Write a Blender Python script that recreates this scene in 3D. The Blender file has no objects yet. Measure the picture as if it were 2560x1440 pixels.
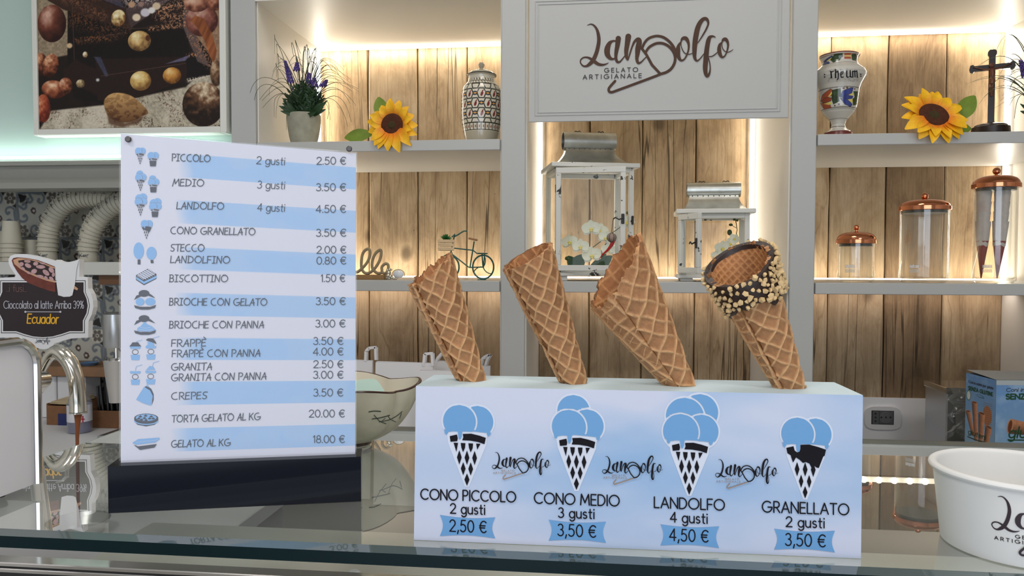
import bpy, bmesh, math, random
import numpy as np
from mathutils import Vector, Matrix
from mathutils.geometry import tessellate_polygon

# ------------------------------------------------------------------ reset
for blk in (bpy.data.objects, bpy.data.meshes, bpy.data.lights, bpy.data.cameras, bpy.data.worlds, bpy.data.materials):
    for d in list(blk):
        blk.remove(d)
SC = bpy.context.scene
COL = SC.collection
R = math.radians

# ------------------------------------------------------------------ camera
EYE = Vector((0.0, 0.0, 1.50))
FPX = 1900.0                                   # focal length in pixels of the 2560 px wide frame
PITCH, ROLL, YAW = R(1.9038), R(0.1706), R(6.2354)
_cy, _sy, _cp, _sp, _cr, _sr = math.cos(YAW), math.sin(YAW), math.cos(PITCH), math.sin(PITCH), math.cos(ROLL), math.sin(ROLL)
_r0 = Vector((_cy, _sy, 0)); _f = Vector((-_sy*_cp, _cy*_cp, -_sp)); _u0 = Vector((-_sy*_sp, _cy*_sp, _cp))
CR = _r0*_cr + _u0*_sr
CU = -_r0*_sr + _u0*_cr
CF = _f
cam_data = bpy.data.cameras.new('camera'); cam = bpy.data.objects.new('camera', cam_data); COL.objects.link(cam)
m = Matrix.Identity(4)
for i in range(3):
    m[i][0] = CR[i]; m[i][1] = CU[i]; m[i][2] = -CF[i]; m[i][3] = EYE[i]
cam.matrix_world = m
cam_data.sensor_fit = 'HORIZONTAL'; cam_data.sensor_width = 36.0; cam_data.lens = FPX/2560*36.0
cam_data.clip_start = 0.02; cam_data.clip_end = 60
SC.camera = cam

# ------------------------------------------------------------------ view, world, lights
SC.view_settings.view_transform = 'Standard'
SC.view_settings.look = 'None'
SC.view_settings.exposure = 0.0
SC.view_settings.gamma = 1.0
SC.view_settings.use_curve_mapping = False
SC.cycles.use_denoising = True
SC.cycles.max_bounces = 10
SC.cycles.transparent_max_bounces = 24
SC.cycles.sample_clamp_indirect = 4.0
SC.cycles.caustics_reflective = False
SC.cycles.caustics_refractive = False

world = bpy.data.worlds.new('daylight'); SC.world = world
world.use_nodes = True
bg = world.node_tree.nodes['Background']
bg.inputs['Color'].default_value = (0.72, 0.84, 1.0, 1); bg.inputs['Strength'].default_value = 1.0

WARM = (1.0, 0.89, 0.72); COOL = (1.0, 0.93, 0.84)
def area(name, loc, target, sx, sy, power, color, spread=180):
    d = bpy.data.lights.new(name, 'AREA'); d.shape = 'RECTANGLE'; d.size = sx; d.size_y = sy; d.energy = power; d.color = color
    d.spread = R(spread)
    o = bpy.data.objects.new(name, d); COL.objects.link(o); o.location = loc
    v = Vector(target) - Vector(loc); o.rotation_euler = v.to_track_quat('-Z', 'Y').to_euler()
    return o
# shop ceiling lamps (the fixtures they sit in are built further down, with the ceiling)
area('ceiling_lamp_light', (-0.9, -0.55, 2.945), (-0.9, -0.55, 0), 0.58, 0.58, 13, (1.0, 0.93, 0.86))
area('ceiling_lamp_light', (0.9, -0.55, 2.945), (0.9, -0.55, 0), 0.58, 0.58, 13, (1.0, 0.93, 0.86))
area('ceiling_lamp_light', (0.0, 1.15, 2.945), (0.0, 1.15, 0), 0.58, 0.58, 4.5, (1.0, 0.93, 0.86))
# daylight falling in through the open shop front behind the customer
area('shop_front_light', (0.0, -2.75, 1.45), (0, 1, 1.3), 2.5, 2.1, 36, (0.82, 0.89, 1.0))

# ------------------------------------------------------------------ where things are
GZ = EYE.z - 0.243          # top face of the glass counter
YF = 1.8225                 # front plane of the shelving wall
YB = YF + 0.44              # back plane (wood planks)
WZ = EYE.z - 0.60           # rear worktop

def ray(px, py):
    return CF + CR*((px-1280.0)/FPX) - CU*((py-720.0)/FPX)
def atY(px, py, Y):
    d = ray(px, py); return EYE + d*((Y-EYE.y)/d.y)
def atZ(px, py, Z):
    d = ray(px, py); return EYE + d*((Z-EYE.z)/d.z)
def pxsize(P):              # metres per photograph pixel at point P
    return (Vector(P)-EYE).dot(CF)/FPX
class Plane3:
    """a plane given by a point and a normal; maps photograph pixels onto it"""
    def __init__(s, p, n): s.p = Vector(p); s.n = Vector(n).normalized()
    def hit(s, px, py, off=0.0):
        d = ray(px, py); q = s.p + s.n*off
        t = (q-EYE).dot(s.n)/d.dot(s.n); return EYE + d*t
def planeY(Y): return Plane3((0, Y, 0), (0, -1, 0))
def vplane(a, b):           # vertical plane through two points, facing the camera
    d = (Vector(b)-Vector(a)); n = Vector((d.y, -d.x, 0)).normalized()
    if n.dot(EYE-Vector(a)) < 0: n = -n
    return Plane3(a, n)

# ------------------------------------------------------------------ materials
def lin(c):
    return tuple((x/12.92 if x <= 0.04045 else ((x+0.055)/1.055)**2.4) for x in c)
def hexc(r, g, b): return lin((r/255, g/255, b/255))
class NT:
    def __init__(s, name):
        s.m = bpy.data.materials.new(name); s.m.use_nodes = True; s.t = s.m.node_tree; s.n = s.t.nodes; s.l = s.t.links
        s.b = s.n['Principled BSDF']; s.out = s.n['Material Output']
    def add(s, typ, **kw):
        nd = s.n.new(typ)
        for k, v in kw.items():
            if k.startswith('i_'): nd.inputs[k[2:].replace('_', ' ')].default_value = v
            else: setattr(nd, k, v)
        return nd
    def link(s, a, b): s.l.new(a, b)
def mat(name, col, rough=0.5, metal=0.0, coat=0.0, noise=0.0, nscale=20, bump=0.0, bscale=80, emit=None, estr=0.0, trans=0, ior=1.5, spec=0.5, sub=0.0):
    t = NT(name); b = t.b
    b.inputs['Base Color'].default_value = (*col, 1); b.inputs['Roughness'].default_value = rough; b.inputs['Metallic'].default_value = metal
    b.inputs['Coat Weight'].default_value = coat; b.inputs['IOR'].default_value = ior; b.inputs['Specular IOR Level'].default_value = spec
    if sub: b.inputs['Subsurface Weight'].default_value = sub; b.inputs['Subsurface Radius'].default_value = (0.01, 0.006, 0.003)
    if trans: b.inputs['Transmission Weight'].default_value = trans
    if noise:
        tc = t.add('ShaderNodeTexCoord'); n = t.add('ShaderNodeTexNoise'); n.inputs['Scale'].default_value = nscale; n.inputs['Detail'].default_value = 5
        t.link(tc.outputs['Object'], n.inputs['Vector'])
        r = t.add('ShaderNodeValToRGB'); t.link(n.outputs['Fac'], r.inputs['Fac'])
        r.color_ramp.elements[0].position = 0.3; r.color_ramp.elements[1].position = 0.7
        r.color_ramp.elements[0].color = (*[c*(1-noise) for c in col], 1); r.color_ramp.elements[1].color = (*[min(1, c*(1+noise*0.6)) for c in col], 1)
        t.link(r.outputs['Color'], b.inputs['Base Color'])
    if bump:
        tc = t.add('ShaderNodeTexCoord'); n = t.add('ShaderNodeTexNoise'); n.inputs['Scale'].default_value = bscale; n.inputs['Detail'].default_value = 4
        t.link(tc.outputs['Object'], n.inputs['Vector'])
        bp = t.add('ShaderNodeBump'); bp.inputs['Strength'].default_value = bump; bp.inputs['Distance'].default_value = 0.002
        t.link(n.outputs['Fac'], bp.inputs['Height']); t.link(bp.outputs['Normal'], b.inputs['Normal'])
    if emit:
        b.inputs['Emission Color'].default_value = (*emit, 1); b.inputs['Emission Strength'].default_value = estr
    return t.m
def vcol(name, rough=0.5, coat=0.0, spec=0.5, bump=0.0, bscale=200, noise=0.0, nscale=300, metal=0.0, sub=0.0):
    """material whose colour is the pattern computed onto the mesh (attribute Col), with a little grain"""
    t = NT(name); b = t.b
    a = t.add('ShaderNodeAttribute', attribute_name='Col')
    b.inputs['Roughness'].default_value = rough; b.inputs['Coat Weight'].default_value = coat; b.inputs['Specular IOR Level'].default_value = spec
    b.inputs['Metallic'].default_value = metal
    if sub: b.inputs['Subsurface Weight'].default_value = sub; b.inputs['Subsurface Radius'].default_value = (0.006, 0.003, 0.0015)
    tc = t.add('ShaderNodeTexCoord'); n = t.add('ShaderNodeTexNoise'); n.inputs['Scale'].default_value = nscale; n.inputs['Detail'].default_value = 4
    t.link(tc.outputs['Object'], n.inputs['Vector'])
    if noise:
        mr = t.add('ShaderNodeMapRange'); mr.inputs['From Min'].default_value = 0.3; mr.inputs['From Max'].default_value = 0.7
        mr.inputs['To Min'].default_value = 1-noise; mr.inputs['To Max'].default_value = 1+noise
        t.link(n.outputs['Fac'], mr.inputs['Value'])
        vm = t.add('ShaderNodeVectorMath', operation='SCALE'); t.link(a.outputs['Color'], vm.inputs[0]); t.link(mr.outputs['Result'], vm.inputs['Scale'])
        t.link(vm.outputs['Vector'], b.inputs['Base Color'])
    else:
        t.link(a.outputs['Color'], b.inputs['Base Color'])
    if bump:
        bp = t.add('ShaderNodeBump'); bp.inputs['Strength'].default_value = bump; bp.inputs['Distance'].default_value = 0.001
        n2 = t.add('ShaderNodeTexNoise'); n2.inputs['Scale'].default_value = bscale; t.link(tc.outputs['Object'], n2.inputs['Vector'])
        t.link(n2.outputs['Fac'], bp.inputs['Height']); t.link(bp.outputs['Normal'], b.inputs['Normal'])
    return t.m
def pane_mat(name, tint=(0.96, 0.98, 0.97), boost=1.0, rough=0.0, ior=1.5, dirt=0.0):
    """thin sheet glass: clear transmission plus Fresnel reflection"""
    t = NT(name); t.n.remove(t.b)
    tr = t.add('ShaderNodeBsdfTransparent'); tr.inputs['Color'].default_value = (*tint, 1)
    gl = t.add('ShaderNodeBsdfGlossy'); gl.inputs['Roughness'].default_value = rough; gl.inputs['Color'].default_value = (1, 1, 1, 1)
    fr = t.add('ShaderNodeFresnel'); ge = t.add('ShaderNodeNewGeometry'); mm_ = t.add('ShaderNodeMix', data_type='FLOAT')
    mm_.inputs[2].default_value = ior; mm_.inputs[3].default_value = 1/ior; t.link(ge.outputs['Backfacing'], mm_.inputs[0]); t.link(mm_.outputs[0], fr.inputs['IOR'])
    mu = t.add('ShaderNodeMath', operation='MULTIPLY', use_clamp=True); mu.inputs[1].default_value = boost
    t.link(fr.outputs['Fac'], mu.inputs[0])
    mx = t.add('ShaderNodeMixShader'); t.link(mu.outputs['Value'], mx.inputs['Fac']); t.link(tr.outputs[0], mx.inputs[1]); t.link(gl.outputs[0], mx.inputs[2])
    t.link(mx.outputs[0], t.out.inputs['Surface'])
    if dirt:
        df = t.add('ShaderNodeBsdfDiffuse'); df.inputs['Color'].default_value = (0.8, 0.82, 0.8, 1)
        m2 = t.add('ShaderNodeMixShader'); m2.inputs['Fac'].default_value = dirt
        t.link(mx.outputs[0], m2.inputs[1]); t.link(df.outputs[0], m2.inputs[2]); t.link(m2.outputs[0], t.out.inputs['Surface'])
    return t.m
def emis(name, col, s):
    t = NT(name); t.b.inputs['Base Color'].default_value = (*col, 1)
    t.b.inputs['Emission Color'].default_value = (*col, 1); t.b.inputs['Emission Strength'].default_value = s
    return t.m
def wood_mat(name, c_lo, c_mid, c_hi, crack=0.5, seed_scale=1.0, rough=0.75):
    """weathered board: stretched grain, growth rings warped round knots, splits and nail holes"""
    t = NT(name); b = t.b
    tc = t.add('ShaderNodeTexCoord'); oi = t.add('ShaderNodeObjectInfo')
    off = t.add('ShaderNodeVectorMath', operation='SCALE'); off.inputs['Scale'].default_value = 37.0
    cmb = t.add('ShaderNodeCombineXYZ'); 
    for k in ('X', 'Y', 'Z'): t.link(oi.outputs['Random'], cmb.inputs[k])
    t.link(cmb.outputs[0], off.inputs[0])
    add = t.add('ShaderNodeVectorMath', operation='ADD'); t.link(tc.outputs['Object'], add.inputs[0]); t.link(off.outputs[0], add.inputs[1])
    def mapped(sx, sy, sz):
        mp = t.add('ShaderNodeMapping'); mp.inputs['Scale'].default_value = (sx, sy, sz); t.link(add.outputs[0], mp.inputs['Vector']); return mp.outputs[0]
    def noise(vec, sc, det=6, dist=0.0, rg=0.6):
        n = t.add('ShaderNodeTexNoise'); n.inputs['Scale'].default_value = sc; n.inputs['Detail'].default_value = det
        n.inputs['Distortion'].default_value = dist; n.inputs['Roughness'].default_value = rg; t.link(vec, n.inputs['Vector']); return n.outputs['Fac']
    def ramp(fac, stops):
        r = t.add('ShaderNodeValToRGB'); t.link(fac, r.inputs['Fac']); e = r.color_ramp.elements
        while len(e) < len(stops): e.new(0.5)
        for k, (p, c) in enumerate(stops):
            e[k].position = p; e[k].color = (*c, 1) if len(c) == 3 else c
        return r.outputs['Color']
    def mix(fac, a, bb, mode='MIX'):
        mx = t.add('ShaderNodeMix', data_type='RGBA', blend_type=mode)
        if isinstance(fac, float): mx.inputs[0].default_value = fac
        else: t.link(fac, mx.inputs[0])
        t.link(a, mx.inputs[6]); t.link(bb, mx.inputs[7]); return mx.outputs[2]
    def math_(op, a, bb=None, clamp=False):
        q = t.add('ShaderNodeMath', operation=op, use_clamp=clamp)
        for k, v in enumerate((a, bb)):
            if v is None: continue
            if isinstance(v, (int, float)): q.inputs[k].default_value = v
            else: t.link(v, q.inputs[k])
        return q.outputs[0]
    # growth rings: x warped by low noise, thin dark lines along z
    warp = noise(mapped(2.6, 1, 0.42), 2.2, 4, 0.25)
    sep = t.add('ShaderNodeSeparateXYZ'); t.link(add.outputs[0], sep.inputs[0])
    ringv = math_('ADD', math_('MULTIPLY', sep.outputs['X'], 26.0), math_('MULTIPLY', warp, 8.0))
    ring = math_('ABSOLUTE', math_('SINE', math_('MULTIPLY', ringv, 3.1)))
    ring = math_('POWER', ring, 0.5)
    fine = noise(mapped(85, 60, 2.2), 3.0, 7, 0.3, 0.7)
    blot = noise(mapped(7, 5, 2.4), 2.2, 8, 0.5, 0.68)
    base = ramp(blot, [(0.28, c_lo), (0.5, c_mid), (0.72, c_hi)])
    g1 = ramp(fine, [(0.36, (0.70, 0.67, 0.64)), (0.50, (0.95, .94, .93)), (0.66, (1.10, 1.09, 1.08))])
    c = mix(0.55, base, g1, 'MULTIPLY')
    rr = ramp(ring, [(0.0, (0.58, 0.52, 0.46)), (0.5, (1, 1, 1))])
    rmask = ramp(noise(mapped(2.2, 2, 0.9), 2.0, 3), [(0.38, (0, 0, 0)), (0.58, (0.85, 0.85, 0.85))])
    c = mix(rmask, c, mix(1.0, c, rr, 'MULTIPLY'))
    # long splits
    cr = noise(mapped(9, 9, 0.22), 2.4, 2, 0.35)
    crl = math_('ABSOLUTE', math_('SUBTRACT', cr, 0.5))
    crf = ramp(crl, [(0.0, (1, 1, 1)), (0.006, (0.9, 0.9, 0.9)), (0.012, (0, 0, 0))])
    gate = ramp(noise(mapped(3, 3, 1.1), 1.5, 2), [(0.51, (0, 0, 0)), (0.57, (1, 1, 1))])
    crm = math_('MULTIPLY', math_('MULTIPLY', crf, gate), crack*1.6, True)
    dark = t.add('ShaderNodeRGB'); dark.outputs[0].default_value = (0.03, 0.018, 0.01, 1)
    c = mix(crm, c, dark.outputs[0])
    # knots and pits
    vo = t.add('ShaderNodeTexVoronoi'); vo.inputs['Scale'].default_value = 3.6; t.link(mapped(1.4, 1.0, 1.0), vo.inputs['Vector'])
    kn = ramp(vo.outputs['Distance'], [(0.0, (0.8, 0.8, 0.8)), (0.05, (0.70, 0.70, 0.70)), (0.11, (0, 0, 0))])
    kcol = t.add('ShaderNodeRGB'); kcol.outputs[0].default_value = (*[x*0.35 for x in c_lo], 1)
    c = mix(kn, c, kcol.outputs[0])
    vo2 = t.add('ShaderNodeTexVoronoi'); vo2.inputs['Scale'].default_value = 34; t.link(mapped(1.0, 1.0, 0.7), vo2.inputs['Vector'])
    pit = ramp(vo2.outputs['Distance'], [(0.0, (0.75, 0.75, 0.75)), (0.09, (0, 0, 0))])
    pg = ramp(noise(mapped(6, 6, 4), 2.0, 2), [(0.52, (0, 0, 0)), (0.60, (1, 1, 1))])
    c = mix(math_('MULTIPLY', pit, pg), c, dark.outputs[0])
    # tone of the individual board
    tone = t.add('ShaderNodeMapRange'); tone.inputs['To Min'].default_value = 0.82; tone.inputs['To Max'].default_value = 1.12
    t.link(oi.outputs['Random'], tone.inputs['Value'])
    sc = t.add('ShaderNodeVectorMath', operation='SCALE'); t.link(c, sc.inputs[0]); t.link(tone.outputs[0], sc.inputs['Scale'])
    t.link(sc.outputs[0], b.inputs['Base Color'])
    b.inputs['Roughness'].default_value = rough; b.inputs['Specular IOR Level'].default_value = 0.3
    h = math_('ADD', math_('MULTIPLY', fine, 0.5), math_('MULTIPLY', ring, 0.25))
    h = math_('SUBTRACT', h, math_('MULTIPLY', crm, 1.2))
    bp = t.add('ShaderNodeBump'); bp.inputs['Strength'].default_value = 0.55; bp.inputs['Distance'].default_value = 0.0025
    t.link(h, bp.inputs['Height']); t.link(bp.outputs[0], b.inputs['Normal'])
    return t.m

# ------------------------------------------------------------------ mesh building
class MB:
    """collects geometry (world coordinates) for ONE mesh"""
    def __init__(s): s.v = []; s.f = []; s.c = None
    def add(s, vs, fs):
        o = len(s.v); s.v += [tuple(p) for p in vs]; s.f += [tuple(i+o for i in f) for f in fs]; return s
    def box(s, lo, hi, bev=0.0, M=None):
        x0, y0, z0 = lo; x1, y1, z1 = hi
        if bev <= 0:
            vs = [(x0,y0,z0),(x1,y0,z0),(x1,y1,z0),(x0,y1,z0),(x0,y0,z1),(x1,y0,z1),(x1,y1,z1),(x0,y1,z1)]
            fs = [(0,3,2,1),(4,5,6,7),(0,1,5,4),(1,2,6,5),(2,3,7,6),(3,0,4,7)]
        else:
            b = min(bev, (x1-x0)/2.01, (y1-y0)/2.01, (z1-z0)/2.01); vs = []; idx = {}
            X = (x0, x1); Y = (y0, y1); Z = (z0, z1)
            for i in (0, 1):
                for j in (0, 1):
                    for k in (0, 1):
                        sx, sy, sz = (1, -1)[i]*b, (1, -1)[j]*b, (1, -1)[k]*b
                        idx[i,j,k,0] = len(vs); vs.append((X[i], Y[j]+sy, Z[k]+sz))
                        idx[i,j,k,1] = len(vs); vs.append((X[i]+sx, Y[j], Z[k]+sz))
                        idx[i,j,k,2] = len(vs); vs.append((X[i]+sx, Y[j]+sy, Z[k]))
            fs = []
            for i in (0, 1):
                q = [idx[i,0,0,0], idx[i,1,0,0], idx[i,1,1,0], idx[i,0,1,0]]; fs.append(q if i else q[::-1])
                q = [idx[0,i,0,1], idx[1,i,0,1], idx[1,i,1,1], idx[0,i,1,1]]; fs.append(q[::-1] if i else q)
                q = [idx[0,0,i,2], idx[1,0,i,2], idx[1,1,i,2], idx[0,1,i,2]]; fs.append(q if i else q[::-1])
            for i in (0, 1):
                for j in (0, 1):
                    fs.append((idx[i,j,0,0], idx[i,j,0,1], idx[i,j,1,1], idx[i,j,1,0]) if (i^j) else (idx[i,j,0,1], idx[i,j,0,0], idx[i,j,1,0], idx[i,j,1,1]))
                    fs.append((idx[i,0,j,0], idx[i,0,j,2], idx[i,1,j,2], idx[i,1,j,0]) if not (i^j) else (idx[i,0,j,2], idx[i,0,j,0], idx[i,1,j,0], idx[i,1,j,2]))
                    fs.append((idx[0,i,j,1], idx[0,i,j,2], idx[1,i,j,2], idx[1,i,j,1]) if (i^j) else (idx[0,i,j,2], idx[0,i,j,1], idx[1,i,j,1], idx[1,i,j,2]))
                    for k in (0, 1):
                        fs.append((idx[i,j,k,0], idx[i,j,k,1], idx[i,j,k,2]))
        if M is not None: vs = [M @ Vector(p) for p in vs]
        return s.add(vs, fs)
    def lathe(s, prof, c=(0, 0, 0), n=32, M=None, cap=True, a0=0.0, a1=2*math.pi, close=None):
        """prof: list of (r, z); axis z through c"""
        full = abs(a1-a0-2*math.pi) < 1e-6; cols = n if full else n+1; vs = []; fs = []
        for (r, z) in prof:
            for i in range(cols):
                a = a0+(a1-a0)*i/n
                p = Vector((r*math.cos(a), r*math.sin(a), z))
                vs.append((M @ p if M is not None else p)+Vector(c))
        for j in range(len(prof)-1):
            for i in range(n):
                i2 = (i+1) % cols if full else i+1
                fs.append((j*cols+i, j*cols+i2, (j+1)*cols+i2, (j+1)*cols+i))
        if cap and full:
            if prof[0][0] > 1e-5: fs.append(tuple(range(cols))[::-1])
            if prof[-1][0] > 1e-5: fs.append(tuple((len(prof)-1)*cols+i for i in range(cols)))
        return s.add(vs, fs)
    def tube(s, pts, rad, n=8, cap=True, flat=1.0):
        """swept round bar; rad a number or one per point"""
        pts = [Vector(p) for p in pts]; N = len(pts)
        if not isinstance(rad, (list, tuple)): rad = [rad]*N
        tan = [(pts[min(i+1, N-1)]-pts[max(i-1, 0)]).normalized() for i in range(N)]
        up = Vector((0, 0, 1)) if abs(tan[0].z) < 0.9 else Vector((1, 0, 0))
        u = tan[0].cross(up).normalized(); vs = []; fs = []
        for i in range(N):
            u = (u - tan[i]*u.dot(tan[i]))
            u = u.normalized() if u.length > 1e-6 else tan[i].orthogonal().normalized()
            w = tan[i].cross(u)
            for k in range(n):
                a = 2*math.pi*k/n; vs.append(pts[i]+u*(math.cos(a)*rad[i])+w*(math.sin(a)*rad[i]*flat))
        for i in range(N-1):
            for k in range(n):
                k2 = (k+1) % n; fs.append((i*n+k, i*n+k2, (i+1)*n+k2, (i+1)*n+k))
        if cap: fs.append(tuple(range(n))[::-1]); fs.append(tuple((N-1)*n+k for k in range(n)))
        return s.add(vs, fs)
    def rod(s, a, b, r, n=10, r2=None): return s.tube([a, b], [r, r if r2 is None else r2], n)
    def ball(s, c, r, n=12, m=8, sc=(1, 1, 1), M=None):
        prof = [(max(1e-6, r*math.sin(math.pi*j/m)), -r*math.cos(math.pi*j/m)) for j in range(m+1)]
        vs = []; fs = []
        for (rr, z) in prof:
            for i in range(n):
                a = 2*math.pi*i/n; p = Vector((rr*math.cos(a)*sc[0], rr*math.sin(a)*sc[1], z*sc[2]))
                if M is not None: p = M @ p
                vs.append(p+Vector(c))
        for j in range(m):
            for i in range(n):
                fs.append((j*n+i, j*n+(i+1) % n, (j+1)*n+(i+1) % n, (j+1)*n+i))
        return s.add(vs, fs)
    def prism(s, pts, off, flip=False):
        """polygon (3D points, planar) extruded by vector off"""
        pts = [Vector(p) for p in pts]; off = Vector(off); n = len(pts)
        tris = tessellate_polygon([pts]); vs = pts+[p+off for p in pts]; fs = []
        for t in tris: fs.append(tuple(t)); fs.append(tuple(i+n for i in t[::-1]))
        for i in range(n): fs.append((i, (i+1) % n, (i+1) % n+n, i+n))
        return s.add(vs, fs)
    def poly(s, pts):
        pts = [Vector(p) for p in pts]
        return s.add(pts, [tuple(t) for t in tessellate_polygon([pts])])
    def grid(s, P):
        """P: array (H, W, 3)"""
        H, W = P.shape[:2]; o = len(s.v)
        s.v += [tuple(p) for p in P.reshape(-1, 3).tolist()]
        for j in range(H-1):
            for i in range(W-1):
                a = o+j*W+i; s.f.append((a, a+1, a+W+1, a+W))
        return s
class Thing:
    """an Empty at the thing's base; its parts are meshes parented to it"""
    def __init__(s, name, loc, label, cat, group=None, kind=None, rotz=0.0):
        s.o = bpy.data.objects.new(name, None); COL.objects.link(s.o); s.o.location = loc; s.loc = Vector(loc)
        s.o.empty_display_size = 0.02
        s.o['label'] = label; s.o['category'] = cat
        if group: s.o['group'] = group
        if kind: s.o['kind'] = kind
    def part(s, name, mb, material, **kw): return build(name, mb, material, s, **kw)
class Sub:
    def __init__(s, o, loc): s.o = o; s.loc = loc
def build(name, mb, material, parent=None, smooth=35, label=None, kind=None, cols=None, sharp=True):
    me = bpy.data.meshes.new(name)
    off = parent.loc if parent else Vector((0, 0, 0))
    if len(mb.v) > 2000:
        V = np.array([tuple(v) for v in mb.v], dtype=float)-np.array(off)
        me.from_pydata(V.tolist(), [], mb.f)
    else:
        me.from_pydata([tuple(Vector(v)-off) for v in mb.v], [], mb.f)
    me.validate(); me.update()
    mats = material if isinstance(material, (list, tuple)) else [material]
    for x in mats: me.materials.append(x)
    if smooth:
        me.polygons.foreach_set('use_smooth', [True]*len(me.polygons))
        if sharp: me.set_sharp_from_angle(angle=R(smooth))
    if cols is not None:
        at = me.color_attributes.new('Col', 'FLOAT_COLOR', 'POINT')
        a = np.ones((len(me.vertices), 4), dtype=np.float32); a[:, :3] = cols[:len(a)]
        at.data.foreach_set('color', a.ravel())
    o = bpy.data.objects.new(name, me); COL.objects.link(o)
    if parent: o.parent = parent.o
    if label: o['label'] = label
    if kind: o['kind'] = kind
    res = Sub(o, off); 
    return res
def fixn(sub):
    """make the normals of a closed mesh point outwards"""
    bm = bmesh.new(); bm.from_mesh(sub.o.data); bmesh.ops.recalc_face_normals(bm, faces=bm.faces); bm.to_mesh(sub.o.data); bm.free(); return sub
def single(name, mb, material, label, cat, loc=None, group=None, kind=None, **kw):
    """a thing that is one mesh"""
    V = np.array([tuple(v) for v in mb.v]); lo, hi = V.min(0), V.max(0)
    loc = Vector(loc) if loc is not None else Vector(((lo[0]+hi[0])/2, (lo[1]+hi[1])/2, lo[2]))
    mb2 = MB(); mb2.v = (V-np.array(tuple(loc))).tolist(); mb2.f = mb.f
    s = build(name, mb2, material, None, **kw); s.o.location = loc; s.loc = loc
    s.o['label'] = label; s.o['category'] = cat
    if group: s.o['group'] = group
    if kind: s.o['kind'] = kind
    return s
def struct(name, mb, material, parent=None, **kw):
    s = build(name, mb, material, parent, **kw)
    if parent is None: s.o['kind'] = 'structure'
    return s
def copy_tree(o, parent=None):
    c = o.copy(); COL.objects.link(c); c.parent = parent
    for ch in list(o.children): copy_tree(ch, c)
    return c
def smooth_line(pts, n=6, closed=False):
    """Catmull-Rom through points of any dimension"""
    P = [np.array(p, dtype=float) for p in pts]; N = len(P); out = []
    rng = range(N if closed else N-1)
    for i in rng:
        p0 = P[(i-1) % N] if (closed or i > 0) else P[i]*2-P[i+1]
        p1 = P[i]; p2 = P[(i+1) % N]; p3 = P[(i+2) % N] if (closed or i+2 < N) else P[(i+1) % N]*2-P[i]
        for k in range(n):
            t = k/n
            out.append(0.5*((2*p1)+(-p0+p2)*t+(2*p0-5*p1+4*p2-p3)*t*t+(-p0+3*p1-3*p2+p3)*t**3))
    if not closed: out.append(P[-1])
    return out
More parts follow.
